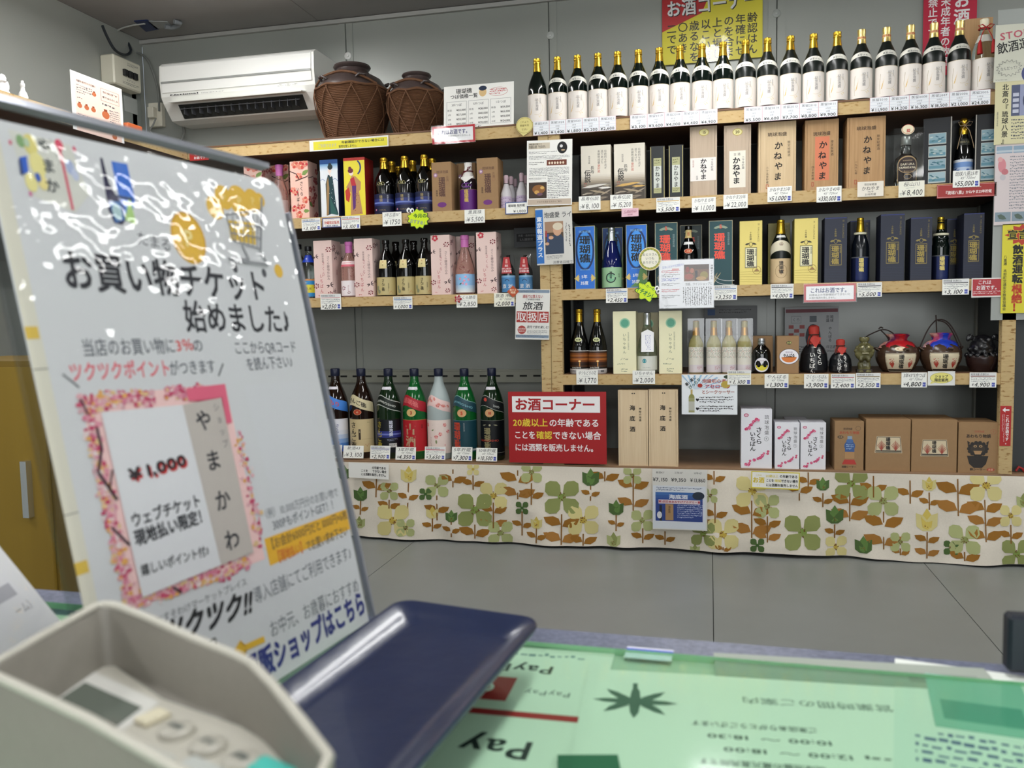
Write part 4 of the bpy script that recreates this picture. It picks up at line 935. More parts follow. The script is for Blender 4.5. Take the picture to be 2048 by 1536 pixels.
# ================================================================== LEFT LOWER SHELF
def lbl_blueyel(a):
    w_, h = a.w, a.h; a.r(0, 0, w_, h*.1, 0xc8884a); a.r(0, h*.1, w_, h*.9, 0x2c8ac8); a.r(w_*.15, h*.32, w_*.85, h*.78, 0xd8cc34); a.t('泡盛', w_*.38, h*.55, 16, 0x3a3010, .04); a.t('久米', w_*.62, h*.55, 12, 0x8a6a20, .02); a.e(w_*.5, h*.22, 9, 3, 0x8ac4e0)
for xc, yt, neckb, dy, lb in ((576, 487, False, .0, 'clear bottle with black cap, leftmost and half hidden by the poster'), (596, 489, False, .09, 'clear bottle with black cap behind the blue-necked bottle'), (616, 493, True, 0, 'clear bottle with black cap, blue neck wrap and yellow-blue label')):
    x_, R, H = dims(xc, yt, 33, ZL2, YF+.04+dy); t, pr = bottle('liquor_bottle', lb, R, H, G_CLEAR, 'std'); t.location = (x_, YF+.04+dy, ZL2)
    screw(H, R, M_BLACKG, .91, pr, t)
    if neckb: wrap(pr, R, H, .69, .83, 6.2, lambda a: a.t('琉', a.w/2, a.h/2, 8, 0xc8d4f0), t, 'neck_wrap', 0x1c3cac)
    wrap(pr, R, H, .03, .37, 3.0, lbl_blueyel, t, bg=0x2c8ac8)
PP = 0xe6cbc4
def sprig(a, x, y, s, c=0x7c1c28):
    for k in range(6):
        t_ = k*1.05+x; a.e(x+s*math.cos(t_), y+s*math.sin(t_)*.8, s*.36, s*.3, c, 6)
    a.ln([(x-s*1.2, y+s), (x, y), (x+s, y-s*.9)], .5, 0x4a2a2c)
def dleaf(a, x, y, s):
    for an in (-.9, -.2, .5, 2.4, 3.0): leaf(a, x+s*.6*math.cos(an), y+s*.6*math.sin(an), s*.5, s*.13, an, 0x3a2428)
def art_pale(stamp):
    def fn(a):
        w_, h = a.w, a.h; sprig(a, w_*.83, h*.16, 4.6); sprig(a, w_*.1, h*.79, 4.5); sprig(a, w_*.85, h*.93, 4); dleaf(a, w_*.1, h*.28, 6); dleaf(a, w_*.85, h*.78, 7)
        a.v('琉球泡盛', w_*.5, h*.22, 4.2, 0x6a4848); a.v('さくら酵母仕込み', w_*.79, h*.27, 5.6, 0x5a3c40, .01); a.v('さくら', w_*.52, h*.36, 8, 0xb04454, .0, pitch=1.2, sx=.7); a.v('いちばん', w_*.4, h*.58, 8.4, 0xb83a48, .0, pitch=1.1, sx=.8)
        if stamp: blossom(a, w_*.24, h*.05, 6, 0xc02c3c, 0xcc3444); a.t('お', w_*.24, h*.05, 6, 0xf0d8d8, .03)
        a.fake(w_*.2, h*.95, w_*.4, h*.98, 1, RED)
    return fn
def side_pale(a):
    for i in range(5): dleaf(a, random.uniform(6, a.w-6), random.uniform(8, a.h-8), 6)
    a.v('泡盛', a.w*.5, a.h*.5, 5, 0x9a4a50); sprig(a, a.w*.25, a.h*.12, 5)
carton('gift_carton', 'pale pink sprig-print carton left of the first pink bottle, lower left shelf', 'carton', 628, 664.5, 481, ZL2, YF, .085, PP, PP, art_pale(0), side_pale)
carton('gift_carton', 'pale pink sprig-print carton right of the first pink bottle, beside black bottles', 'carton', 709, 745.5, 477, ZL2, YF, .085, PP, PP, art_pale(0), side_pale)
carton('gift_carton', 'pale pink carton standing back behind the first pink bottle', 'carton', 679, 714, 487, ZL2, YF+.12, .085, PP, PP, art_pale(0), side_pale)
carton('gift_carton', 'pale pink carton with red flower stamp left of the light-blue-label bottle', 'carton', 862, 900, 470, ZL2, YF, .085, PP, PP, art_pale(1), side_pale)
carton('gift_carton', 'pale pink carton with red flower stamp right of the light-blue-label bottle', 'carton', 953, 992.8, 464, ZL2, YF, .085, PP, PP, art_pale(1), side_pale)
carton('gift_carton', 'pale pink carton standing back behind the light-blue-label bottle', 'carton', 913, 950, 472, ZL2, YF+.12, .085, PP, PP, art_pale(0), side_pale)
pinkbottle(697, 484, 31, ZL2, YF+.045, 'pink-capped bottle with white sprig label and pink shoulder band', lambda a: (sprig(a, a.w*.35, a.h*.5, 8), sprig(a, a.w*.6, a.h*.8, 5), a.v('さくら', a.w*.58, a.h*.3, 8, 0x9a4050)), 0xf0e8ea, True, z1=.3, kind='std')
def lbl_lb(a):
    for i in range(5): a.r(0, a.h*(.6+i*.08), a.w, a.h*(.68+i*.08), (0xb0d0ea, 0xbcd6ea, 0xc8dcea, 0xd8e2e8, 0xe4e8e8)[i])
    a.ln([(a.w*.3, a.h*.6), (a.w*.5, a.h*.4), (a.w*.7, a.h*.2)], .8, 0x7a5a60)
    for x, y in ((.4, .25), (.55, .35), (.6, .15), (.7, .3), (.5, .5), (.62, .55)): blossom(a, a.w*x, a.h*y, 5, 0xd888b0, 0xe0a8c8)
    leaf(a, a.w*.42, a.h*.52, 6, 2.5, -.6, 0x2c6a4a); a.v('さくらいちばん', a.w*.25, a.h*.3, 5, 0xb05080)
o = pinkbottle(929, 471, 38, ZL2, YF+.045, 'pink-capped bottle with light blue blossom label and red flower stamp', lbl_lb, 0x8fc0ea, z1=.34)
def lbl_sango(a):
    w_, h = a.w, a.h; a.r(0, 0, w_, 1.5, 0x8a7c50); a.v('さんご礁', w_*.5, h*.1, 13, 0x2c2418, .03, pitch=.92); a.v('琉球泡盛', w_*.68, h*.35, 5, 0x3c3424); a.r(w_*.665, h*.33, w_*.67, h*.8, 0x5a5238)
    a.e(w_*.28, h*.6, 6, 10, 0x84886a); a.e(w_*.34, h*.8, 7, 8, 0x84886a); a.ln([(w_*.7, h*.9), (w_*.76, h*.78), (w_*.84, h*.9)], 1, 0xc0643c)
for xc, yt, dy, s in ((771, 480.5, 0, 'left'), (811, 479, 0, 'middle'), (848, 476.5, 0, 'right'), (791, 484, .09, 'back left'), (827, 482, .09, 'back middle'), (866, 480, .11, 'back right')):
    x_, R, H = dims(xc, yt, 37, ZL2, YF+.042+dy); t, pr = bottle('liquor_bottle', 'black bottle with khaki label and small neck label, %s of its cluster' % s, R, H, G_BLACK, 'std', 'black khaki-label bottles'); t.location = (x_, YF+.042+dy, ZL2)
    screw(H, R, G_BLACK, .93, pr, t)
    wrap(pr, R, H, .02, .34, 3.0, lbl_sango, t, bg=0xbfb07c)
    wrap(pr, R, H, .49, .64, .8, lambda a: (a.v('壺', a.w/2, a.h*.15, 6, 0xb8603c), a.v('酒', a.w/2, a.h*.5, 6, 0x5a4a30)), t, 'neck_label', 0xd8c890, off=.0007)
for i, (x0, x1) in enumerate(((998.7, 1033.5), (1034.5, 1067))):
    Y = YF+.035; xc = (x0+x1)/2; x_, R, H = dims(xc, 510, 27, ZL2, Y); s = ('left', 'right')[i]
    t = empty('bagged_bottle', (x_, Y, ZL2), 'dark bottle in clear pouch with red header label, %s one of the pair' % s, 'bottle', 'bagged travel bottles')
    pr = PROF['std']; MB().lathe([(r*R, z*H) for r, z in pr], G_BLACK, 24).build('glass_body', t)
    wrap(pr, R, H, .03, .46, 3.0, lambda a: (a.t('旅', a.w*.36, a.h*.65, 18, 0xe4eaf0, .03), a.t('酒', a.w*.66, a.h*.65, 17, 0xe4eaf0, .03), a.ring(a.w*.5, a.h*.35, 9, 8, 2.5, 0x183050, a0=0, a1=3.1), a.r(0, 0, a.w, a.h*.12, 0x88b8dc)), t, bg=0x4a8cc4)
    W_ = (x1-x0)*kpx(xc, 540, Y)[0]/2
    h_ = MB(); a = Art(30, 34); a.r(0, 0, 30, 34, 0xb03034); a.r(11, 4, 19, 13, 0xd89890); a.t('限定', 15, 18, 5, 0xf0d8d8, .04); a.t('直売でしか買えない', 15, 24, 4, 0xf4e4e4, .04, wd=28); a.t('日本酒の旅', 15, 29.5, 5, 0xf4e4e4, .04, wd=27)
    a.into(h_, lambda u, v, o: ((u/30-.5)*1.55*R*(0.55+.45*min(1, v/20)), -R*1.02-.002-o, H*.93-v/34*H*.42)); h_.build('header_label', t)
    b = MB(); P_ = [(-W_, -R-.004, 0), (W_, -R-.004, 0), (W_, -R-.004, H*.8), (W_*.75, -R*.6, H*1.02), (-W_*.75, -R*.6, H*1.02), (-W_, -R-.004, H*.8)]
    b.add(P_, [[0, 1, 2, 3, 4, 5]], M_FILM); b.add([(x, -y, z) for x, y, z in P_], [[0, 5, 4, 3, 2, 1]], M_FILM); b.build('clear_pouch', t)
def fn(a): a.r(5, 12, a.w, 28, 0x1a1a1c); a.t('先着・会員様限定', a.w*.55, 16, 5, 0x8a8a8a, .02, wd=38); a.t('5人様限定', a.w*.5, 24, 6, 0x8a8a8a, .03)
sheet('wall_notice', 'dim grey notice with black band behind the pouched bottles', 'notice', 1028, 455, 1078, 494, fn, Y=3.5, bg=0x5c5e60)
tagsheet(594, 597, 617.6, 622, '00', 'price tag half hidden by the poster edge under the blue-necked bottle', '泡盛')
tagsheet(641, 588, 682, 619, '2,050', 'price tag 2,050 with red fine print on lower left shelf', style='print', hc=0xd0a0a4)
tagsheet(786.5, 593, 824.6, 618, '1,000', 'price tag 1,000 with blue header under the black khaki-label bottles', style='print')
o = tagsheet(913, 590, 954.5, 615, '2,850', 'price tag 2,850 under the light-blue-label pink bottle', 'さくら酵母')
def fpoly(w_, h): return [(w_/2+w_/2*(.78+.22*math.cos(5*a_))*math.cos(a_), h/2+h/2*(.78+.22*math.cos(5*a_))*math.sin(a_)) for a_ in np.linspace(0, 2*math.pi, 41)[:-1]]
sheet('flower_sticker', 'dark red flower sticker on the corner of price tag 2,850', 'sticker', 908, 590, 924, 606, lambda a: (a.t('お土', 8, 6, 4, 0xf0d8d8, .03), a.t('産に', 8, 10.5, 4, 0xf0d8d8, .03)), poly=fpoly, bg=0xa01c2c, Y=FT-.004)
tagsheet(988, 586, 1029, 613, '2,000', 'cream price tag 2,000 beside the orange diamond sticker', '旅酒 沖縄', 'mixed', cream=1)
sheet('diamond_sticker', 'orange diamond sticker above the travel liquor poster', 'sticker', 1014, 571, 1038, 595, lambda a: (a.t('旅する', 12, 9, 4.5, 0xf4e0c0, .03), a.t('地酒', 12, 14, 5, 0xf4e0c0, .03)), poly=lambda w_, h: [(w_/2, 0), (w_, h/2), (w_/2, h), (0, h/2)], bg=0xb8502c, Y=FT-.008)
def tabi(a):
    w_, h = a.w, a.h
    for y in (1, h-9): a.r(1, y, w_-1, y+6, 0x8a9cb0); a.fake(1, y+1, w_-1, y+5, 2, 0x33465c)
    a.t('通販では買えない', w_/2, 14, 7, 0xb03034, .03, wd=w_*.6); a.t('ご当地限定の地酒', w_/2, 20, 3.6, K, .02, wd=w_*.42); a.t('旅酒', w_/2, 33, 17, K, .02, wd=w_*.6, sh=.1)
    for i, c_ in enumerate('取扱店'): a.r(2+i*21.8, 44, 22.6+i*21.8, 66, 0xb03a34); a.t(c_, 12.3+i*21.8, 55, 19, 0xf2f0ee, .02)
    a.e(13, 81, 8.5, 8.5, 0xb03a34); a.t('当店限定', 13, 79, 4, 0xf0e0d8, .02); a.t('で販売中！', 13, 84, 3.6, 0xf0e0d8, .02); a.t('旅先で旅を楽しむ!', 45, 75, 6, K, .02, wd=44, sh=.2); a.fake(24, 81, w_-4, 90, 4, GRAY)
sheet('paper_notice', 'white poster with three white-on-red characters hanging left of middle post', 'poster', 1031, 579, 1099, 679, tabi, Y=FT-.006, rot=.035, film=True)

# ================================================================== RIGHT UNIT, FIRST SHELF
YF1 = D+.02
def art_densetsu(gold):
    def fn(a):
        w_, h = a.w, a.h
        for i in range(8): a.r(.4, h*(.52+i*.03), w_-.4, h*(.55+i*.03), (0xd6cfc2, 0xccc3b4, 0xbeb3a2, 0xaa9e8c, 0x968a78, 0x80766a, 0x6a6258, 0x5a5248)[i])
        a.r(.4, h*.76, w_-.4, h-.4, 0x463e36)
        a.v('伝統的な仕次ぎ', w_*.82, h*.09, 5.4, 0x4e4a46); a.v('造りあげた', w_*.71, h*.09, 5.4, 0x4e4a46); a.v('長期熟成甕', w_*.6, h*.09, 5.4, 0x4e4a46); a.v('甕貯蔵', w_*.6, h*.34, 5.6, 0xc05040)
        a.v('琉球泡盛', w_*.28, h*.18, 4, 0x5e5a56); a.v('長寿', w_*.38, h*.36, 8, K, .01); a.v('伝説', w_*.22, h*.43, 13, K, .03, pitch=.95); a.fr(w_*.1, h*.66, w_*.18, h*.72, .8, 0xa84838)
        rn = random.Random(3)
        for i in range(16):
            x, y = rn.uniform(.05, .95)*w_, rn.uniform(.7, .97)*h; l = rn.uniform(6, 14)
            leaf(a, x, y, l, rn.uniform(1, 2), rn.uniform(-.5, .3), rn.choice((0x9a8e7c, 0x6e6456, 0xb4aa98, 0x857a6a)))
        leaf(a, w_*.45, h*.72, 26, 2.6, -.12, 0xd0a860 if gold else 0xd4d0c8); leaf(a, w_*.8, h*.76, 14, 2, 0, 0xd0a860 if gold else 0xe4e0da); leaf(a, w_*.6, h*.83, 20, 2, .2, 0xa4947a)
    return fn
carton('gift_carton', 'cream driftwood-print carton, left one of the pair, first shelf', 'carton', 1162, 1222, 290.5, Z1, YF1, .075, 0xb4aa98, 0xddd6c8, art_densetsu(0))
carton('gift_carton', 'cream carton with golden driftwood print beside the thin black cartons', 'carton', 1228, 1290, 286.6, Z1, YF1, .075, 0xb4aa98, 0xddd6c8, art_densetsu(1))
def art_thin(a):
    w_, h = a.w, a.h; a.r(1.2, 2, 2.4, h-1, 0xb8ac6c); a.r(w_-2.4, 2, w_-1.2, h-1, 0xb8ac6c)
    a.r(w_*.24, h*.23, w_*.76, h*.9, 0xa8a87c); a.r(w_*.24, h*.38, w_*.76, h*.8, 0xc8ccc4); a.v('かねやま', w_*.5, h*.38, 11, K, .02, pitch=1.02, sx=.85); a.fake(w_*.3, h*.26, w_*.7, h*.36, 2, 0x6a6a44); a.fake(w_*.3, h*.82, w_*.7, h*.88, 2, 0x6a6a44)
for i, (x0, x1, yt) in enumerate(((1300, 1330, 292), (1337, 1367, 289.6))):
    carton('gift_carton', 'thin black carton with gold lines and silver label, %s one' % ('left', 'right')[i], 'carton', x0, x1, yt, Z1, YF1, .075, 0x17191a, 0x1c2022, art_thin)
def seal(a, x, y, tx): a.e(x, y, 10, 7.2, 0xb8a850); a.e(x, y, 8.6, 6, 0xe0d898); a.t(tx, x, y, 8, 0x5a4a18, .04)
def art15(a):
    w_, h = a.w, a.h; seal(a, w_*.52, h*.09, '15'); a.r(.5, h*.45, w_-2, h*.78, 0xe6e0da); a.v('かねやま', w_*.5, h*.46, 11.4, K, .035, pitch=.93, sx=1.15); a.v('十五年貯蔵', w_*.82, h*.47, 5, K, .01); a.v('琉球泡盛', w_*.12, h*.48, 3.6, 0xa06050); a.v('古酒', w_*.26, h*.7, 4.5, K)
woodbox('grey wooden box with wide white paper label, beside thin black cartons', 1380, 1434, 252, Z1, YF1, .09, M_GREYWOOD, art15)
def art20(a):
    w_, h = a.w, a.h; seal(a, w_*.5, h*.1, '20'); a.r(w_*.2, h*.37, w_*.8, h*.9, 0xe6e0d2); a.t('古 酒', w_*.48, h*.42, 6, K); a.v('かねやま', w_*.46, h*.46, 14, K, .05, pitch=.98, sx=1.1); a.v('二十年貯蔵', w_*.71, h*.45, 5.4, K, .01)
woodbox('grey-brown wooden box with narrow upright paper label', 1448, 1502, 250, Z1, YF1, .09, M_GREYWOOD, art20)
def art_kane(y0, sub, side_, panel=None):
    def fn(a):
        w_, h = a.w, a.h
        if panel: a.r(w_*.3, h*.24, w_*.73, h*.86, panel)
        a.t('琉球泡盛', w_*.5, h*(y0-.1), 8.6, 0x3a2a1e, .02, wd=w_*.52)
        for i, c_ in enumerate('かねやま'): a.t(c_, w_*(.53 if i % 2 == 0 else .51), h*(y0+.06+i*.145), 17, 0x1c1410, .035, sh=.1)
        a.v(sub, w_*.81, h*y0, 6, 0x3a2a1e, .01, pitch=1.1); a.v(side_, w_*.24, h*(y0+.35), 5.4, 0x3a2a1e, .0, pitch=1.1); a.fr(w_*.2, h*.88, w_*.27, h*.94, 1, 0xa84030)
    return fn
woodbox('tall wooden box with black brush writing above price tag 51,000', 1517, 1592, 243, Z1, YF1, .1, M_PAULOWNIA, art_kane(.28, '限定秘蔵酒', '二十五年貯蔵'))
woodbox('tall wooden box with salmon paper strip under the brush writing', 1610, 1677, 239, Z1, YF1, .1, M_CEDAR, art_kane(.3, '限定秘蔵酒', '四十年貯蔵', 0xd27a58))
woodbox('tall wooden box with the highest brush writing, left of the cased bottle', 1694, 1771, 233.5, Z1, YF1, .1, M_CEDAR, art_kane(.26, '限定秘蔵酒', '一九六七年'))
# whisky style bottle in clear case
YC = D+.06
pc0, pc1 = onY(1787, 300, YC-.04), onY(1847.6, 300, YC-.04); zc = onY(1817, 256, YC-.04).z; W_ = pc1.x-pc0.x
t = empty('display_case', ((pc0.x+pc1.x)/2, YC, Z1), 'clear plastic case holding a square decanter bottle', 'case')
MB().box(-W_/2, W_/2, -.045, .045, 0, zc-Z1, M_CASE).build('case_walls', t)
MB().box(-W_/2+.001, W_/2-.001, -.044, .044, .0005, .002, M_BLACKG).build('case_base', t)
R = W_*.40; H = (onY(1817, 268, YC).z-Z1)*.99
t = empty('decanter_bottle', ((pc0.x+pc1.x)/2, YC, Z1+.0025), 'clear decanter bottle with brown arched label inside the plastic case', 'bottle')
MB().lathe([(0, 0), (.95*R, 0), (R, .02*H), (R, .46*H), (.9*R, .53*H), (.62*R, .58*H), (.44*R, .62*H), (.42*R, .78*H), (0, .78*H)], G_CLEAR, 28, 0, 0, 1, .8).build('glass_body', t)
MB().lathe([(.42*R, .78*H), (.46*R, .79*H), (.44*R, .93*H), (.4*R, .95*H), (.34*R, .96*H), (0, .96*H)], mat(0x9aa09c, .3, .5), 18).build('stopper', t)
a = Art(60, 80); a.e(30, 26, 29, 26, 0xb89a6a, 28); a.r(1, 26, 59, 80, 0xb89a6a); a.e(30, 27, 26.5, 23.5, 0x2e1a18, 28); a.r(3.5, 27, 56.5, 78, 0x2e1a18)
a.t('AWAMORI', 30, 14, 5, 0xb8a078, .02, wd=26); a.t('SAKURA', 30, 25, 9, 0xd8ccb0, .03, wd=40); a.t('YAMAKAWA', 30, 35, 9, 0xe0d4b8, .04, wd=48); a.t('Reserve', 30, 46, 6, 0xb89a6a, sh=.3); a.ring(30, 62, 10, 8, 1, 0xb89a6a); a.r(24, 55, 36, 57, 0xb89a6a)
q = MB(); a.into(q, lambda u, v, o: (R*1.0*math.sin((u/60-.5)*1.9), -R*.8*math.cos((u/60-.5)*1.9)-.001-o, H*(.56-v/80*.50))); q.build('arched_label', t)
sheet('round_sticker', 'round cream sticker with red ten on the clear display case', 'sticker', 1803, 249, 1829, 269, lambda a: (a.ring(13, 9, 12, 9.5, .8, 0xb03030), a.t('10', 13, 12, 9, 0xb82c2c, .06)), Y=YC-.0475, poly=lambda w_, h: [(w_/2+w_/2*math.cos(k), h/2+h/2*math.sin(k)) for k in np.linspace(0, 6.2, 20)], bg=0xe8e0c0)
# eight views presentation box
zb = onY(1920, 232, D+.03).z
px = lambda x, Y=D+.03: onY(x, 300, Y).x
t = empty('presentation_box', (px(1925), D+.03, Z1), 'black folding presentation box open around the bow-tied bottle', 'presentation box')
W0, W1, W2, W3 = px(1848)-px(1925), px(1901)-px(1925), px(1951.7)-px(1925), px(1994)-px(1925); Hb = zb-Z1
bk = mat(0x0e1014, .35)
o = MB().box(W1, W2, .07, .075, 0, Hb, bk).box(W1, W1+.002, .0, .07, 0, Hb, bk).box(W2-.002, W2, 0, .07, 0, Hb, bk).box(W1, W2, 0, .07, 0, .003, bk).build('box_back', t)
MB().box(W1-.001, W1+.0025, -.002, .0, 0, Hb, mat(0xa8a49c, .4)).box(W2-.0025, W2+.001, -.002, 0, 0, Hb, mat(0xa8a49c, .4)).build('edge_lines', t)
def views(a):
    w_, h = a.w, a.h; a.r(0, 0, w_, h, 0x15171c)
    for i in range(4):
        y = h*(.225+i*.192); a.r(w_*.2, y, w_*.86, y+h*.165, 0xc4c8c0); a.r(w_*.22, y+1, w_*.84, y+h*.155, (0x86a4b0, 0x94aeb4, 0x8ea8b4, 0x9cb4bc)[i]); rn = random.Random(i+5)
        a.r(w_*.22, y+h*.1, w_*.84, y+h*.14, 0x5f8c9c)
        for k_ in range(7): leaf(a, w_*rn.uniform(.3, .78), y+h*rn.uniform(.04, .13), 4, 1.4, rn.uniform(-.5, .5), rn.choice((0x3f6a7c, 0xb8c4c0, 0x4a7a80)))
for nm, xa, xb_, ya, yb_ in (('left_flap', W0, W1-.002, .012, 0), ('right_flap', W2+.003, W3, 0, -.006)):
    a = Art(50, 50*Hb/(xb_-xa)); views(a); b = MB()
    f = lambda u, v, o: (xa+(xb_-xa)*u/50, ya+(yb_-ya)*u/50-o, Hb*(1-v/a.h))
    b.prism([(0, 0), (50, 0), (50, a.h), (0, a.h)], lambda u, v, tt: f(u, v, tt), 0, -.003, bk); a.into(b, f); b.v = [tuple(v) for v in b.v]; b.build(nm, t)
x_, R, H = dims(1925, 238, 38, Z1+.004, D+.07); t, pr = bottle('liquor_bottle', 'dark bottle with gold foil top, string bow and blue-white porcelain base', R, H, G_BLACK, 'slope'); t.location = (px(1926, D+.068), D+.064, Z1+.0035)
MB().lathe([(R*.42, .72*H), (R*.5, .8*H), (R*.46, .86*H), (R*.28, .885*H), (R*.42, .91*H), (R*.5, .96*H), (R*.3, H), (0, H)], M_GOLD, 10).build('gold_foil', t)
wrap(pr, R, H, .02, .36, 3.2, lambda a: (a.r(0, 0, a.w, a.h*.12, 0xd8dce4), a.r(0, a.h*.12, a.w, a.h*.35, 0x6f92c8), [leaf(a, a.w*random.random(), a.h*random.uniform(.35, .8), 7, 2.5, random.uniform(-.5, .5), 0x3a5ca0) for _ in range(16)]), t, 'porcelain_base', bg=0xb8c8e0)
wrap(pr, R, H, .58, .68, 2.6, lambda a: a.t('琉球八景', a.w/2, a.h/2, 8, 0x8a8264, .02), t, 'neck_label', 0x22241c)
b = MB(); tw = mat(0x9a8264, .6); zz = .885*H; rr = R*.5
for s in (-1, 1):
    b.tube([(0, -rr, zz), (s*.012, -rr-.004, zz+.012), (s*.022, -rr-.004, zz+.01), (s*.016, -rr-.004, zz-.002), (0, -rr, zz)], .0012, tw, 6)
    b.tube([(0, -rr, zz), (s*.012, -rr-.008, zz-.02), (s*.022, -rr-.012, zz-.06), (s*.026, -rr-.012, zz-.08)], .0012, tw, 6)
b.build('string_bow', t)
# tags first shelf
tagsheet(1157.6, 392, 1201, 420, '8,100', 'handwritten price tag 8,100 under the left driftwood carton', '長寿伝説')
tagsheet(1220.5, 389, 1265, 417.5, '15,200', 'handwritten price tag 15,200 under the golden driftwood carton', '長寿伝説')
sheet('pink_note', 'small pink handwritten note hanging below price tag 15,200', 'note', 1243, 416.5, 1277, 433, lambda a: (a.t('1,100円引', a.w/2, 6, 6, 0x8a3048, sh=.3), a.ln([(4, 9.5), (30, 7)], .5, 0xa04058), a.t('会員様', a.w/2, 12.5, 3.4, 0x8a3048)), bg=0xe0b8c4, Y=FT-.003)
tagsheet(1312.5, 395, 1359.7, 424, '5,500', 'price tag 5,500 in lilac holder under the thin black cartons', style='print', hc=0xc8a040)
tagsheet(1383.6, 395, 1431.6, 424, '11,000', 'handwritten price tag 11,000 under the wide-label grey box', 'かねやま15年')
tagsheet(1446.7, 388.6, 1495.5, 417, '22,000', 'handwritten price tag 22,000 under the narrow-label box', 'かねやま20年')
tagsheet(1534.8, 373, 1583.6, 403, '51,000', 'price tag 51,000 leaning on the tall brush-lettered box', 'かねやま25年', 'mixed')
tagsheet(1633, 372.6, 1683, 404, '330,000', 'price tag 330,000 under the box with salmon strip', 'かねやま40年', 'mixed')
sheet('name_card', 'white name card without price on the box left of the cased bottle', 'name card', 1714.8, 362.8, 1767, 393, lambda a: (a.t('限定秘蔵酒', a.w/2, 6, 5, K), a.t('かねやま', a.w/2, 14, 9, K, .01, sh=.15), a.t('1967年', a.w/2, 20.5, 4, K), a.t('50年貯蔵', a.w/2, 26, 5.5, K, sh=.1)), bg=0xe6dfd2)
tagsheet(1797, 362, 1848.8, 394, '8,400', 'cream handwritten price tag 8,400 under the clear display case', '桜山川', cream=1)
def redsign(a):
    w_, h = a.w, a.h; a.fr(1, 1.5, w_-1, h-1.5, .5, 0xe8c8c0); a.t('『琉球八景』', w_*.3, h*.62, 8, 0xf0e4e0, .03, wd=44); a.t('かねやま25年貯蔵', w_*.7, h*.62, 7, 0xf0e4e0, .03, wd=52); a.fake(w_*.3, h*.22, w_*.8, h*.32, 1, 0xe8c8c0)
sheet('red_sign', 'long dark red title sign in front of the open presentation box', 'sign', 1873.6, 367, 1993, 394.5, redsign, bg=0x9c2c2a, Y=FT-.002)
tagsheet(1905, 341, 1958.5, 374.5, '55,000', 'price tag 55,000 in front of the bow-tied bottle', '琉球八景25年', 'mixed').location.y -= .004

# ================================================================== RIGHT UNIT, SECOND SHELF
def art_blue(dark=0):
    def fn(a):
        w_, h = a.w, a.h; A_, B_, T_ = (0x3f93e6, 0x1c5cbc, 0x0e2c5c)
        a.fr(0, 0, w_, h, 1, 0xb8b48c)
        if dark: a.p([(w_*.5, h*.9), (w_-1, h*.3), (w_-1, h*.98), (w_*.2, h*.98)], 0x5c8c50)
        a.ring(w_/2, h*.38, w_*.47, h*.32, w_*.09, T_, n=30); a.e(w_/2, h*.38, w_*.37, h*.28, A_, 26)
        a.v('珊瑚礁', w_*.5, h*.15, h*.145, K, .04, pitch=1.0, sx=1.25)
        a.t('琉球泡盛', w_/2, h*.09, 5, 0x7ab0e0, .02, wd=w_*.6); a.t('SANGOSHO', w_/2, h*.69, 3.8, 0x7ab0e0, .03, wd=w_*.5)
        for s in (-1, 1):
            for k in range(5): leaf(a, w_*(.5+s*.4), h*(.8+k*.02)-k, 6, 1.6, s*(.9-k*.4), 0xd8c070)
        a.t('5年', w_*.46, h*.8, 8, 0xe8ecf0, .03); a.t('35度', w_*.46, h*.9, 8, 0xe8ecf0, .03)
    return fn
carton('gift_carton', 'bright blue carton with black brush characters beside the middle post', 'carton', 1150, 1190, 452, Z2, YF1, .085, 0x5c7c4a, 0x2870d0, art_blue())
carton('gift_carton', 'bright blue carton with green corner behind the round thank-you badge', 'carton', 1252, 1294, 449, Z2, YF1, .085, 0x5c7c4a, 0x2870d0, art_blue(1))
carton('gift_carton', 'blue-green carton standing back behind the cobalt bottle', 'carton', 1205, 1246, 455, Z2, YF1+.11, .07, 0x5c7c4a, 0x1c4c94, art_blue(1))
x_, R, H = dims(1223, 455, 40, Z2, YF1+.042); t, pr = bottle('liquor_bottle', 'cobalt blue bottle with silver cap and green-blue circle label', R, H, G_NAVY, 'slope'); t.location = (x_, YF1+.042, Z2)
cap_foil(H, R, M_SILVER, .78, pr, t, name='silver_foil')
def lbl_cob(a):
    w_, h = a.w, a.h; a.p([(0, 0), (w_*.5, 0), (w_*.3, h), (0, h)], 0x4a7cc0); a.ring(w_/2, h*.52, 19, 19, 4, 0x1c2c30, a0=.6, a1=6.4); a.e(w_/2, h*.52, 14, 14, 0x7ab890); a.v('珊瑚礁', w_/2, h*.2, 9, 0x1c2820, .03); a.v('琉球', w_*.8, h*.3, 8, 0x1c2820)
wrap(pr, R, H, .02, .345, 2.9, lbl_cob, t, bg=0x9cc49c)
def art_teal(a):
    w_, h = a.w, a.h; a.fr(0, 0, w_, h, 1, 0xb8b090); a.ring(w_/2, h*.135, 15, 8, 5, 0x8c9a84, a0=.35, a1=2.8); a.t('5', w_/2, h*.09, 11, 0xd8503c, .05)
    a.v('珊瑚礁', w_*.45, h*.19, h*.135, 0xe8503c, .05, sx=1.25); a.v('琉球泡盛古酒', w_*.83, h*.18, 4.4, 0x8ca0a0)
    for k in range(9): a.ln([(w_*.2, h*.96), (w_*(.1+k*.05), h*(.84-(k % 3)*.02))], .7, 0xb8a878)
    a.ring(w_*.9, h*.84, 30, 12, .8, 0xd8dcdc, a0=3.3, a1=5); a.ring(w_*.9, h*.9, 30, 12, .8, 0xd8dcdc, a0=3.3, a1=5)
carton('gift_carton', 'dark teal carton with red characters partly behind the newspaper sheet', 'carton', 1310, 1355, 445, Z2, YF1, .085, 0x12302e, 0x12444a, art_teal)
carton('gift_carton', 'dark teal carton with red characters above price tag 3,250', 'carton', 1418, 1465, 441, Z2, YF1, .085, 0x12302e, 0x12444a, art_teal)
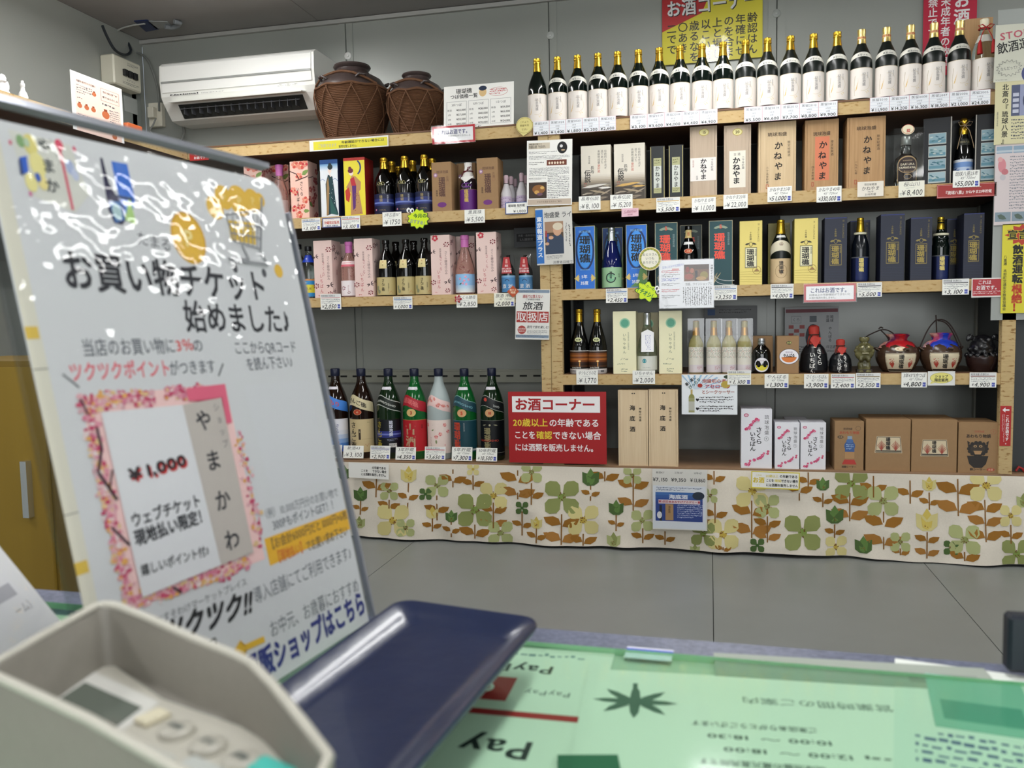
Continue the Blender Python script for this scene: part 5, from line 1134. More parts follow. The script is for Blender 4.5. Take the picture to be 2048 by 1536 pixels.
carton('gift_carton', 'dark teal carton standing back behind the orange-sealed bottle', 'carton', 1360, 1404, 450, Z2, YF1+.11, .07, 0x12302e, 0x12302e, art_teal)
x_, R, H = dims(1377, 452, 37, Z2, YF1+.042); t, pr = bottle('liquor_bottle', 'black bottle with gold strip seal over cap and orange oval seal', R, H, G_BLACK, 'std'); t.location = (x_, YF1+.042, Z2)
screw(H, R, G_BLACK, .93, pr, t)
wrap(pr, R*1.05, H, .80, .97, 1.9, lambda a: a.v('封印', a.w/2, a.h*.45, 7, 0xb83c20, .04), t, 'strip_seal', 0xd8c080, off=.0014)
wrap(pr, R, H, .69, .735, 1.6, lambda a: None, t, 'neck_tag', 0xe8e8e4, off=.0006)
wrap(pr, R, H, .54, .62, 1.0, lambda a: (a.e(a.w/2, a.h/2, a.w*.48, a.h*.48, 0xe0a080), a.e(a.w/2, a.h/2, a.w*.4, a.h*.4, 0xb84828), a.t('古酒', a.w/2, a.h/2, 7, 0xe8b890, .03)), t, 'oval_seal')
def art_goldbox(c1, c2, c3, pan):
    def fn(a):
        w_, h = a.w, a.h
        for i in range(5): a.ln([(0, h*(.8+i*.035)), (w_*.4, h*(.79+i*.04)), (w_, h*(.8+i*.04))], .6, c2)
        a.v('ヨ', w_*.83, h*.04, 5, c1); a.v('さきにかまれわ', w_*.83, h*.1, 4.4, c1); a.v('十年貯蔵', w_*.49, h*.17, 4.4, c1, .02)
        for s in (-1, 1): leaf(a, w_*(.5+s*.15), h*.36, 5, 2, s*.3, c1); 
        a.ring(w_*.5, h*.365, 4, 5, 1, c1); a.r(w_*.24, h*.415, w_*.77, h*.735, c1); a.r(w_*.26, h*.425, w_*.75, h*.725, pan); a.v('珊瑚礁', w_*.48, h*.435, h*.095, c3, .045, sx=1.2); a.v('琉球泡盛', w_*.71, h*.44, 3.6, c3)
    return fn
GB, gm = 0xc8b868, mat(0xc9b866, .35, .25)
def withseal(a): art_goldbox(0x3a3420, 0xa89848, K, 0xe4dfb8)(a); a.ring(a.w*.76, a.h*.77, 8.5, 8.5, .8, 0x8a6a30); a.p([(a.w*.76-6, a.h*.79), (a.w*.76, a.h*.74), (a.w*.76+6, a.h*.79)], 0x9a7848)
carton('gift_carton', 'gold carton with mountain seal left of the cream-labelled bottle', 'carton', 1479, 1524.6, 441.5, Z2, YF1, .085, 0x7c7434, gm, withseal)
carton('gift_carton', 'gold carton with mountain seal right of the cream-labelled bottle', 'carton', 1588.5, 1636, 436.6, Z2, YF1, .085, 0x7c7434, gm, withseal)
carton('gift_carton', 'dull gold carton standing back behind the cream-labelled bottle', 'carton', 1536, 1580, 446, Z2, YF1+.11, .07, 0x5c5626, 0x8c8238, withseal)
x_, R, H = dims(1561.5, 439.5, 41, Z2, YF1+.045); t, pr = bottle('liquor_bottle', 'dark matte bottle with gold cap and cream mountain-seal label', R, H, G_DARKF, 'std'); t.location = (x_, YF1+.045, Z2)
cap_foil(H, R, M_GOLD, .78, pr, t)
wrap(pr, R, H, .72, .755, 1.6, lambda a: None, t, 'neck_tag', 0xe8e8e4, off=.0006)
wrap(pr, R, H, .50, .66, 3.2, lambda a: (a.t('山', a.w/2, a.h*.35, 10, 0x6a3c30, .03), a.ring(a.w/2, a.h*.35, 7, 6.5, .8, 0x6a3c30)), t, 'shoulder_label', 0xd8d0b8, wave=lambda u: -.55*(2*u-1)**2*1.2+.1)
wrap(pr, R, H, .0, .395, 2.9, lambda a: (a.ring(a.w/2, a.h*.5, 21, 24, 1, 0x7a5a38), a.p([(a.w/2-17, a.h*.68), (a.w/2-7, a.h*.4), (a.w/2+1, a.h*.62), (a.w/2+7, a.h*.42), (a.w/2+17, a.h*.68)], 0x9a7050, (a.w/2, a.h*.62)), a.v('珊瑚礁', a.w/2, a.h*.1, 15, K, .04), a.fr(3, 2, a.w-3, a.h-2, .6, 0xa08058)), t, bg=0xd6bd94)
NV = 0x131a30
artn = lambda a: (a.r(.5, .5, a.w-.5, 2.5, 0x24306e), art_goldbox(0x8c7c3c, 0x1a2440, 0xa08c40, 0x161c30)(a))
for x0, x1, yt, Y, s in ((1649, 1694, 434.6, YF1, 'first navy carton with gold frame, right of the gold cartons'), (1761, 1809, 428, YF1, 'taller navy carton with gold frame between the two gold-capped bottles'),
                         (1821, 1864, 434.6, YF1, 'navy carton with gold frame just left of the white-ringed bottle'), (1927, 1968, 426, YF1, 'navy carton with gold frame at the right end of its shelf'),
                         (1700, 1740, 441, YF1+.11, 'navy carton standing back behind the gold-character bottle'), (1893, 1925, 437, YF1+.11, 'navy carton standing back behind the white-ringed bottle')):
    carton('gift_carton', s, 'carton', x0, x1, yt, Z2, Y, .085, 0x0c1228, NV, artn)
for xc, yt, knd, lb in ((1721, 435.6, 'std', 'navy-black bottle with broad gold cap and gold characters above price 5,000'), (1882, 433.7, 'band', 'navy-black waisted bottle with gold cap and white neck ring')):
    x_, R, H = dims(xc, yt, 36, Z2, YF1+.042); t, pr = bottle('liquor_bottle', lb, R, H, G_DARK if knd == 'band' else mat(0x0c1018, .22, coat=.3), knd); t.location = (x_, YF1+.042, Z2)
    cap_foil(H, R, M_GOLD, .78 if knd == 'std' else .80, pr, t)
    zn = .735 if knd == 'std' else .70
    MB().lathe([(rad(pr, zn)*R+.001, zn*H), (rad(pr, zn)*R+.004, (zn+.005)*H), (rad(pr, zn)*R+.004, (zn+.035)*H), (rad(pr, zn)*R*.9, (zn+.04)*H)], mat(0xd8d4b8, .4), 20).build('neck_ring', t)
    wrap(pr, R, H, .01, .39, 2.9, lambda a: (a.r(0, 0, a.w, a.h*.04, 0x5a5c60), a.r(a.w*.28, a.h*.04, a.w*.78, a.h, 0x142458), a.v('珊瑚礁', a.w*.5, a.h*.05, 16, 0xdcca78, .06, sx=1.05)), t, bg=0x0c1430)
# tags second shelf
tagsheet(1211.7, 577, 1255, 605.5, '2,450', 'price tag 2,450 with blue header under the cobalt bottle', style='print')
tagsheet(1427.5, 570.5, 1474, 600, '3,250', 'price tag 3,250 right of the newspaper sheet', style='print')
tagsheet(1541, 568, 1587, 597, '4,000', 'price tag 4,000 under the cream-labelled bottle', style='print', hc=0x3a3c40)
sheet('notice_sign', 'red-framed alcohol notice on the second shelf of the right unit', 'sign', 1607.5, 567.5, 1711.5, 603.6, osake, bg=0xeeeef0, film=True, Y=FT-.003)
tagsheet(1714, 565, 1763.7, 594, '5,000', 'price tag 5,000 right of the red-framed notice', style='print', hc=0x3a3c40)
tagsheet(1884.5, 557.7, 1938, 589.5, '3,100', 'price tag 3,100 under the white-ringed navy bottle', style='print', hc=0x3a3c40)
sheet('notice_sign', 'red and white sticker sign at the right end of the second shelf', 'sign', 1943, 556, 2008, 594.5, lambda a: (a.r(2, 2, a.w-2, a.h-3, 0xb8323a), a.t('これは', a.w*.4, a.h*.22, 9, 0xf0e8e8, .04), a.t('お酒です。', a.w*.5, a.h*.5, 9.5, 0xf0e8e8, .04), a.fake(4, a.h*.66, a.w-4, a.h*.86, 2, 0xf0d8d8)), film=True)
b_ = sheet('round_badge', 'round thank-you badge with gold wreath rim on a short stick', 'badge', 1277, 494, 1323, 541, lambda a: (a.ring(23, 23.5, 22, 22.5, 4.5, 0xc0aa50), [leaf(a, 23+19*math.cos(k), 23.5+19*math.sin(k), 3.5, 1.6, k+1.9, 0x8c9a3c) for k in np.linspace(0, 6.28, 19)], a.t('おとうさん', 23, 15, 6, 0x4a4a4a), a.t('いつも', 23, 23, 6, 0x4a4a4a), a.t('ありがとう', 23, 31, 6, 0x4a4a4a)),
      poly=lambda w_, h: [(w_/2+w_/2*math.cos(k), h/2+h/2*math.sin(k)) for k in np.linspace(0, 6.2, 28)], Y=FT-.012, bg=0xeae6d4)
kx_, kz_ = kpx(1293, 560, FT); MB().tube([(-.004, .004, -.04), (-.008, .006, -.075)], .0016, mat(0x8a8c8c, .4), 8).build('stick', b_)
def cloud(w_, h): return [(w_/2+w_/2*(.86+.14*math.cos(7*k))*math.cos(k), h/2+h/2*(.86+.14*math.cos(7*k))*math.sin(k)) for k in np.linspace(0, 6.283, 57)[:-1]]
sheet('pop_sticker', 'neon yellow cloud pop sticker with googly eyes below the round badge', 'sticker', 1268, 562, 1319, 604, lambda a: (a.p([(x*.92+a.w*.04, y*.92+a.h*.04) for x, y in cloud(a.w, a.h)], 0xcce620, (a.w/2, a.h/2)), a.t('メーカーの', 22, 11, 6.5, 0x2a7a30, .03), a.t('イチオシ！', 25, 25, 12, 0x1c7a3c, .06, wd=42), a.e(40, 6, 4, 5, 0xf2f2f2), a.e(46, 10, 4, 5, 0xf2f2f2), a.e(40.5, 6.5, 1.8, 2.8, K), a.e(46, 10.5, 1.8, 2.8, K)), poly=cloud, bg=0x2c5a20, rot=.5, Y=FT-.010)
def clip(a):
    w_, h = a.w, a.h; a.t('日本におみや古酒続々!!', 28, 12, 6, 0x5a6cb8, .01, wd=44, rot=-.13)
    for y, c_ in ((20, RED), (28, GRAY), (36, BLUS), (46, GRAY), (58, RED), (70, GRAY)): a.fake(5, y, 42, y+7, 2, c_)
    a.r(26, 17, 40, 21, 0xd8a0a0); a.r(50, 10, 100, 43, 0x6c4a30); a.r(50, 10, 100, 20, 0x4a3426); a.e(60, 34, 9, 6, 0x9a4a38); a.e(90, 32, 8, 8, 0x8c7c30); a.r(72, 22, 77, 42, 0x1c1c20); a.e(66, 22, 4, 5, 0xa8644a); a.e(84, 38, 10, 4, 0xb08a50); a.e(57, 20, 4, 6, 0x8a3428)
    a.v('沖縄タイムス', 105, 11, 5, K, .02); a.t('泡盛、ワインショップに', w_*.73, 49, 6, K, .01, wd=54); a.fake(46, 55, w_-4, h-5, 13, K, vert=True); a.fake(10, h-6, 42, h-3, 1, GRAY)
sheet('newspaper_clipping', 'laminated newspaper article sheet hanging over the second shelf edge', 'newspaper', 1318, 519.5, 1427, 616, clip, Y=FT-.009, film=True, bg=0xe4e6ea)

# ================================================================== RIGHT UNIT, THIRD SHELF
for i, xc in enumerate((1158, 1194)):
    x_, R, H = dims(xc, 617.7, 38, Z3, YF1+.04); t, pr = bottle('liquor_bottle', 'black bottle with sunset photo label, %s one by the post' % ('left', 'right')[i], R, H, G_BLACK, 'slope', 'sunset label bottles'); t.location = (x_, YF1+.04, Z3)
    cap_foil(H, R, M_GOLD, .80, pr, t)
    wrap(pr, R, H, .49, .565, .9, lambda a: (a.e(a.w/2, a.h/2, a.w*.48, a.h*.45, 0xc8cc98), a.t('古酒', a.w/2, a.h/2, 7, 0x4a5030, .03)), t, 'oval_seal')
    def sun(a):
        for k_, c_ in enumerate((0x3a2418, 0x7a4420, 0x9a5c28, 0x6a3a1c, 0xa8642c, 0x7a421c, 0x3a2014, 0x2a1810, 0x4a2c18, 0x14100e)): a.r(0, a.h*(.03+k_*.075), a.w, a.h*(.03+(k_+1)*.075), c_)
        a.e(a.w*.55, a.h*.45, 5, 3.4, 0xf0b860); a.e(a.w*.55, a.h*.45, 2, 1.6, 0xfff0c0); a.r(a.w*.53, a.h*.5, a.w*.57, a.h*.68, 0xc88a40)
        a.t('ゆつもどろの花', a.w*.42, a.h*.73, 7, 0xe8e4dc, .03, wd=36); a.r(0, a.h*.82, a.w, a.h, 0xb8b4b4); a.fake(6, a.h*.85, a.w*.4, a.h*.97, 3, K); a.r(a.w*.66, a.h*.85, a.w*.8, a.h*.96, 0x4a4a4a)
    wrap(pr, R, H, .0, .36, 2.8, sun, t, bg=0xdcd8d4)
def art_cream(a):
    w_, h = a.w, a.h
    for r_, c_ in ((10.5, 0xbcd8b4), (9.5, 0x8cc0a0), (7.5, 0x5aa488)): a.e(w_*.52, h*.19, r_, r_, c_, 24)
    a.v('いちゃゆん', w_*.5, h*.35, 7.2, 0x5c6c54, .0, pitch=1.18); a.v('琉球泡盛古酒一年貯蔵本部', w_*.67, h*.33, 3, 0x8a947a); a.t('ノヘw', w_*.48, h*.76, 6, 0x5c6c54); a.fake(w_*.18, h*.83, w_*.8, h*.86, 1, 0x8a947a); a.fake(w_*.34, h*.91, w_*.64, h*.98, 2, 0x8a947a)
CRM = 0xeeeac4
carton('gift_carton', 'cream carton with green dot left of the tag-hung clear bottle', 'carton', 1226, 1272, 622.5, Z3, YF1, .08, CRM, CRM, art_cream)
carton('gift_carton', 'cream carton with green dot right of the tag-hung clear bottle', 'carton', 1318, 1363.7, 621.5, Z3, YF1, .08, CRM, CRM, art_cream)
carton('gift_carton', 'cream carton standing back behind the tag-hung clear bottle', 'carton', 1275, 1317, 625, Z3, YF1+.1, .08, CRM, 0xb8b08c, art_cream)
x_, R, H = dims(1294, 625, 40, Z3, YF1+.042); t, pr = bottle('liquor_bottle', 'clear bottle with silver cap and white paper tag hung on its neck', R, H, mat(0xdfe8d8, .03, trans=.92, ior=1.34), 'slope'); t.location = (x_, YF1+.042, Z3)
cap_foil(H, R, M_SILVER, .80, pr, t, name='silver_cap', bead=False)
wrap(pr, R, H, .06, .29, 2.8, lambda a: (a.e(a.w*.42, a.h*.35, 8, 8, 0x3f98a4, 20), a.t('いちゃゆん', a.w*.5, a.h*.82, 6, 0x8a9a94)), t, bg=0xdfe2da)
b = MB(); a = Art(26, 40); a.r(0, 3, 26, 40, 0xf0f0f2); a.p([(0, 3), (13, -3), (26, 3)], 0xf0f0f2); a.fake(7, 8, 19, 33, 3, BLUS, vert=True, fill=.3); a.t('ノ〜w', 15, 35, 4, BLUS)
a.into(b, lambda u, v, o: (.004+(u-13)/26*R*1.25, -R*.78-.004-(v/40)*.012-o, H*(.70-v/40*.34))); b.build('paper_tag', t)
for i, xc in enumerate((1392, 1427.5, 1458, 1489)):
    x_, R, H = dims(xc, 641, 29.5, Z3, YF1+.035); t, pr = bottle('liqueur_bottle', 'pale yellow small bottle with gold foil and triangle-pattern label, %s of four' % ('first', 'second', 'third', 'fourth')[i], R, H, G_YEL, 'slim', 'triangle label liqueur bottles'); t.location = (x_, YF1+.035, Z3)
    cap_foil(H, R, mat(0xc89a54, .35, .8), .72, pr, t)
    def tri(a):
        rn = random.Random(9)
        for r_ in range(9):
            for c_ in range(15):
                if rn.random() < .72:
                    x, y = 4+c_*4.6+(r_ % 2)*2.3, 3+r_*4.3; s = 1.4; a.p([(x-s, y+s), (x+s, y+s), (x, y-s)], rn.choice((0x2c3c38, 0x3c4a30, 0xa8884a, 0x8a9a6c, 0xc06a5a, 0x50706c)))
        a.r(0, a.h*.7, a.w, a.h, 0xe4dce0); a.fake(a.w*.55, a.h*.74, a.w*.8, a.h*.9, 3, 0xc07a84)
    wrap(pr, R, H, .02, .5, 2.9, tri, t, bg=0xece8dc)
    W_ = R+.003; P_ = MB(); P_.box(-W_, W_, -R-.003, R+.003, .0005, H*1.04, M_CASE); P_.build('clear_sleeve', t)
sheet('wall_notice', 'grey acrylic notice with blue square behind the triangle-label bottles', 'notice', 1408, 612, 1514, 671, lambda a: (a.r(7, 6, 22, 18, 0x1c4c84), a.fake(30, 6, a.w-12, 16, 2, K)), Y=3.5, bg=0x6c6e70)
def art_round(c2, big=1):
    def fn(a):
        w_, h = a.w, a.h
        if big: a.e(w_*.55, h*.18, 5.5, 3.8, 0x3c4420); a.t('古酒', w_*.55, h*.18, 4.6, 0xc8c070, .03)
        y = h*.55; a.e(w_*.55, y, 20, 16.5, 0x3a2c40, 28); a.e(w_*.55, y, 19, 15.5, 0xeceaf0, 28)
        a.e(w_*.55, y, 15.5, 12.2, c2, 24, math.pi*1.04, math.pi*1.96); a.t('琉球泡盛', w_*.55, y-9, 3.6, 0x8a6a90); a.t('やんばる', w_*.55, y-2.2, 8, K, .05, wd=23)
    return fn
carton('gift_carton', 'plain brown carton standing back behind the round-label flask bottle', 'carton', 1503.5, 1545.5, 672, Z3, YF1+.075, .08, M_KRAFT, M_KRAFT)
carton('gift_carton', 'brown carton with round white and orange label, third shelf', 'carton', 1554, 1597.7, 672, Z3, YF1, .08, M_KRAFT, M_KRAFT, art_round(0xd8782c))
x_, R, H = dims(1523, 677, 38, Z3, YF1+.034); t, pr = bottle('liquor_bottle', 'short black flask bottle with round white and yellow label', R, H, G_BLACK, 'flask'); t.location = (x_, YF1+.034, Z3)
t.scale = (1, .8, 1)
MB().lathe([(.40*R, .83*H), (.42*R, .84*H), (.42*R, .9*H), (.38*R, .905*H), (.40*R, .93*H), (.38*R, H), (0, H)], M_SILVER, 18).build('silver_cap', t)
wrap(pr, R, H, .60, .70, 1.1, lambda a: (a.p([(a.w/2, 0), (a.w, a.h/2), (a.w/2, a.h), (0, a.h/2)], 0xa8a45c), a.t('古酒', a.w/2, a.h/2, 6, K, .03)), t, 'diamond_label')
def rl(a): y = a.h*.5; r_ = a.h*.48; a.e(a.w/2, y, r_*1.02, r_, 0x5a5a6a, 28); a.e(a.w/2, y, r_*.97, r_*.95, 0xeceaf0, 28); a.e(a.w/2, y, r_*.8, r_*.78, 0xd8cc30, 20, math.pi*1.03, math.pi*1.97); a.t('やんばる', a.w/2, y-2, 12, K, .05, wd=r_*1.25); a.t('琉球泡盛', a.w/2, y-r_*.55, 4, 0xa07080)
wrap(pr, R, H, .02, .47, 2.1, rl, t, 'round_label')
def jugposter(a):
    w_, h = a.w, a.h; a.r(2, 4, w_-2, 11, 0x7c2434); a.fr(13, 18, 33, 32, .5, GRAY); a.t('くら', 23, 25, 8, GRAY)
    for x, y in ((8, 36), (30, 36), (19, 44), (8, 52), (30, 52)): a.r(x, y, x+10, y+7, 0xa8403c)
    a.r(50, 18, 64, 30, 0x5a646c); a.e(57, 60, 15, 26, 0x1c2a3a); a.v('琉球', w_-14, 17, 7, 0x2c2c30, .02); a.v('泡盛', w_-22, 17, 7, 0x2c2c30, .02); a.v('やんばる', w_-17, 40, 7, 0x2c2c30, .02, pitch=1.1); a.t('1年古酒', w_-16, 80, 7, 0x2c2c30, .01, wd=20); a.t('500ml', w_-16, 88, 6, 0x2c2c30, .01); a.fake(26, 78, 50, 92, 3, 0x3c3c40)
sheet('wall_poster', 'grey-white poster with red band and dark jug behind the black jugs', 'poster', 1569, 614, 1677, 722, jugposter, Y=3.54, bg=0xbcbec0)
def jug(xc, yt, wpx, kneck, lb):
    x_, R, H = dims(xc, yt, wpx, Z3, YF1+.05); Y = YF1+R+.008; x_ = onY(xc, yt, Y).x
    t = empty('clay_jug', (x_, Y, Z3), lb, 'jug', 'black jugs with red cloth caps')
    pr = [(.0, 0), (.9, 0), (1, .05), (1, .22), (.93, .4), (.72, .53), (.42, .62), (.34, .68), (.33, 1)]
    pr = [(r, z) for r, z in pr]; q = []
    for i in range(40):
        z = .05+i*.012
        q.append((rad(pr, z)*R*(1+(.012 if i % 2 else -.006)), z*H))
    MB().lathe([(.9*R, 0)]+q+[(rad(pr, z)*R, z*H) for z in (.56, .6, .64, .68, .9)]+[(0, .9*H)], M_BLACKG, 32).build('jug_body', t)
    rc = noisemat('red_cloth', [(0, 0xa82820), (1, 0xc84438)], 25, .7) if 'red_cloth' not in bpy.data.materials else bpy.data.materials['red_cloth']
    MB().lathe([(.50*R, .60*H), (.46*R, .68*H), (.36*R, .78*H), (.37*R, .84*H), (.40*R, .9*H), (.37*R, .97*H), (.2*R, H), (0, H)], rc, 12).build('cloth_cap', t)
    b = MB(); b.add([(-.45*R, -.38*R, .74*H), (.5*R, -.38*R, .74*H), (.05*R, -.76*R, .52*H), (0, -.45*R, .76*H)], [[0, 2, 3], [3, 2, 1]], rc); b.build('cloth_fold', t)
    mc = mat(0x3c241c, .7)
    MB().tube([(.38*R*math.cos(k), .38*R*math.sin(k), .8*H) for k in np.linspace(0, 6.28, 12)], .002, mc, 6).tube([(-.2*R, -.36*R, .8*H), (-.42*R, -.5*R, .68*H), (-.5*R, -.62*R, .56*H)], .0024, mc, 6).build('neck_cord', t)
    PR = [(0, 0)]+pr[1:]
    wrap(PR, R, H, .0, .58, 2.6, lambda a: (a.v('さくら', a.w*.62, a.h*.12, a.h*.2, 0xe4e2de, .03, sx=1), a.v('いちばん', a.w*.42, a.h*.24, a.h*.2, 0xe4e2de, .03, sx=1), a.e(a.w*.5, a.h*.06, 8, 3, 0xc8b8a8)), t, 'white_writing', off=.0022)
jug(1628, 650.5, 56, 0, 'larger black ribbed jug with red cloth cap and white writing')
jug(1681, 678, 46, 0, 'smaller black jug with red cloth cap and white writing')
# olive lion bottle
xl = onY(1728, 720, YF1+.035).x; Hl = onY(1728, 674, YF1+.035).z-Z3
M_OLIVE = noisemat('olive_glaze', [(.3, 0x3a3820), (.7, 0x7c7850)], 30, .2, bump=.4)
t = empty('lion_bottle', (xl, YF1+.035, Z3), 'olive glazed guardian lion ceramic bottle', 'figurine'); s = Hl
L_ = [((0, 0, .2*s), (.18*s, .13*s, .2*s)), ((-.09*s, -.06*s, .17*s), (.08*s, .08*s, .18*s)), ((.09*s, -.06*s, .17*s), (.08*s, .08*s, .18*s)), ((0, 0, .52*s), (.24*s, .18*s, .2*s)), ((0, -.05*s, .66*s), (.2*s, .17*s, .17*s)), ((0, -.17*s, .6*s), (.11*s, .08*s, .06*s)), ((0, -.19*s, .67*s), (.05*s, .05*s, .035*s)),
      ((-.1*s, -.1*s, .03*s), (.09*s, .12*s, .04*s)), ((.1*s, -.1*s, .03*s), (.09*s, .12*s, .04*s)), ((0, 0, .82*s), (.1*s, .1*s, .1*s)), ((-.1*s, -.14*s, .38*s), (.06*s, .06*s, .08*s)), ((.1*s, -.14*s, .38*s), (.06*s, .06*s, .08*s))]
L_ += [((.23*s*math.cos(k), -.02*s, .6*s+.2*s*math.sin(k)), (.05*s, .07*s, .05*s)) for k in np.linspace(-1, 4.1, 11)]
blobs('lion_body', L_, M_OLIVE, .0028, t, 2)
MB().lathe([(.1*s, .86*s), (.13*s, .9*s), (.14*s, .97*s), (.12*s, s), (.08*s, s), (0, .95*s)], M_OLIVE, 18).build('bottle_mouth', t)
e = MB()
for k in (-1, 1): e.ball((k*.085*s, -.205*s, .72*s), .03*s, mat(0xc8c090, .2), 10, 7)
e.build('eyes', t); MB().box(-.09*s, .09*s, -.245*s, -.2*s, .545*s, .565*s, mat(0xd8d2b0, .3), .001).build('teeth', t)
MB().box(-.2*s, .2*s, -.14*s, .14*s, -.0, .012, mat(0x2a2018, .5)).build('base', t)
# round jars
def clothjar(xc, yt, wpx, c1, c2, lb, loops):
    Yc = YF1+.075; kx, kz = kpx(xc, 720, Yc); R = wpx*kx/2; Yc = YF1+R+.004; x_ = onY(xc, 720, Yc).x; H = onY(xc, yt, Yc).z-Z3
    t = empty('round_jar', (x_, Yc, Z3), lb, 'jar', 'round clay jars with cloth caps')
    pr = [(0, 0), (.62, 0), (.8, .1), (.95, .28), (1, .42), (.96, .56), (.82, .68), (.6, .76), (.42, .8), (.36, .84), (.40, .9), (.45, 1.0)]
    MB().lathe([(r*R, z*H) for r, z in smooth(pr[:-1]+[(.4, .95)])]+[(0, .95*H)], M_CLAY, 36).build('jar_body', t)
    for k in range(4):
        a_ = .2+k*math.pi/2; r = rad(pr, .6)*R
        MB().tube([(r*math.cos(a_-.15), r*math.sin(a_-.15), .56*H), ((r+.01)*math.cos(a_-.07), (r+.01)*math.sin(a_-.07), .62*H), ((r+.01)*math.cos(a_+.07), (r+.01)*math.sin(a_+.07), .62*H), (r*math.cos(a_+.15), r*math.sin(a_+.15), .56*H)], .004, M_CLAY, 8).build('lug', t)
    cm = noisemat('cloth_print', [(.35, c1), (.5, c1), (.56, c2), (.62, 0xe0b0a0), (.7, c1)], 16, .35, detail=2)
    b = MB(); n = 40; vs_ = []; fs = []; prof = [(.86, .60), (.74, .70), (.58, .775), (.40, .815), (.37, .84), (.40, .90), (.50, .97), (.42, .99), (.1, 1.0)]
    for i, (r, z) in enumerate(prof):
        for k in range(n):
            a_ = 2*math.pi*k/n; rr = r*R*(1+(.05 if i not in (3, 4) else .02)*math.sin(a_*(9 if i > 4 else 8)+i))+.003; zz = z+(.035*math.sin(a_*4) if i == 0 else 0)+(.02*math.sin(a_*5) if i in (6,) else 0)
            vs_.append((rr*math.cos(a_), rr*math.sin(a_), zz*H))
    for i in range(len(prof)-1):
        for k in range(n): fs.append([i*n+k, i*n+(k+1) % n, (i+1)*n+(k+1) % n, (i+1)*n+k])
    fs.append([(len(prof)-1)*n+k for k in range(n)]); b.add(vs_, fs, cm, True); b.build('cloth_cap', t)
    MB().tube([(.385*R*math.cos(k), .385*R*math.sin(k), .83*H) for k in np.linspace(0, 6.28, 24)], .0028, mat(0x3a2418, .7), 6).build('neck_cord', t)
    def lb_(a):
        w_, h = a.w, a.h; a.fr(1.5, 1.5, w_-1.5, h-1.5, 1, 0x4a3c34); a.r(2, h*.86, w_-2, h*.95, 0x2a2420); a.v('珊瑚礁', w_*.5, h*.06, h*.26, K, .05)
        for sx in (.2, .8):
            for k in range(11):
                an = -1.57+(k-5)*.28; a.ln([(w_*sx, h*.78), (w_*sx+math.cos(an)*8, h*.48+math.sin(an)*6-abs(k-5)*-1.2)], 1.2, 0xb84438)
                a.e(w_*sx+math.cos(an*2.1)*7, h*.42+math.sin(k*1.7)*8, 1.4, 1.4, 0xb84438, 6)
    wrap(pr, R, H, .02, .50, 1.5, lb_, t, bg=0xd8ccb0, off=.0012)
    co = MB(); mc = mat(0x2a1a14, .6); sc = H
    for L2 in loops: co.tube([(x*sc, y*sc, z*sc) for x, y, z in L2], .0022, mc, 7)
    co.build('hanging_cord', t); return t, R, H
def arc(p0, p1, h, n=10, lean=0): return [(p0[0]+(p1[0]-p0[0])*k/n+lean*math.sin(math.pi*k/n), p0[1]+(p1[1]-p0[1])*k/n, p0[2]+(p1[2]-p0[2])*k/n+h*math.sin(math.pi*k/n)) for k in range(n+1)]
t, R, H = clothjar(1794.5, 667, 88, 0xb01c24, 0x5a1c50, 'round clay jar with red patterned cloth cap and coral label',
                   [arc((-.42, .0, .55), (-.42, .02, 1.1), .0, 8, -.42), arc((-.42, .02, 1.1), (-.05, 0, .95), .06), arc((-.42, .02, 1.1), (-.2, -.1, .72), .0, 8, .05), arc((-.47, 0, 1.12), (-.36, 0, 1.14), .04)])
b = MB(); a = Art(20, 14); a.e(10, 7, 9.5, 6.5, 0xe8dcc0); a.ring(10, 7, 5, 4, 1, 0xc08a60)
prj_ = [(0, 0), (.62, 0), (.8, .1), (.95, .28), (1, .42), (.96, .56), (.82, .68), (.6, .76)]
a.into(b, lambda u, v, o: ((rad(prj_, .68-v/14*.13)*R+.004+o)*math.sin((u/20-.5)*.6-.05), -(rad(prj_, .68-v/14*.13)*R+.004+o)*math.cos((u/20-.5)*.6-.05), H*(.68-v/14*.13))); b.build('oval_sticker', t)
clothjar(1881, 665, 84, 0x1c3cae, 0xc04868, 'round clay jar with blue patterned cloth cap and coral label',
         [arc((-.5, 0, .6), (-.12, 0, 1.32), .12), arc((-.12, 0, 1.32), (.5, 0, .6), .26), arc((-.12, 0, 1.32), (-.1, 0, .95), 0), arc((-.12, 0, 1.32), (-.13, 0, 1.45), 0), arc((.45, .02, .58), (-.08, .02, 1.3), .22)])
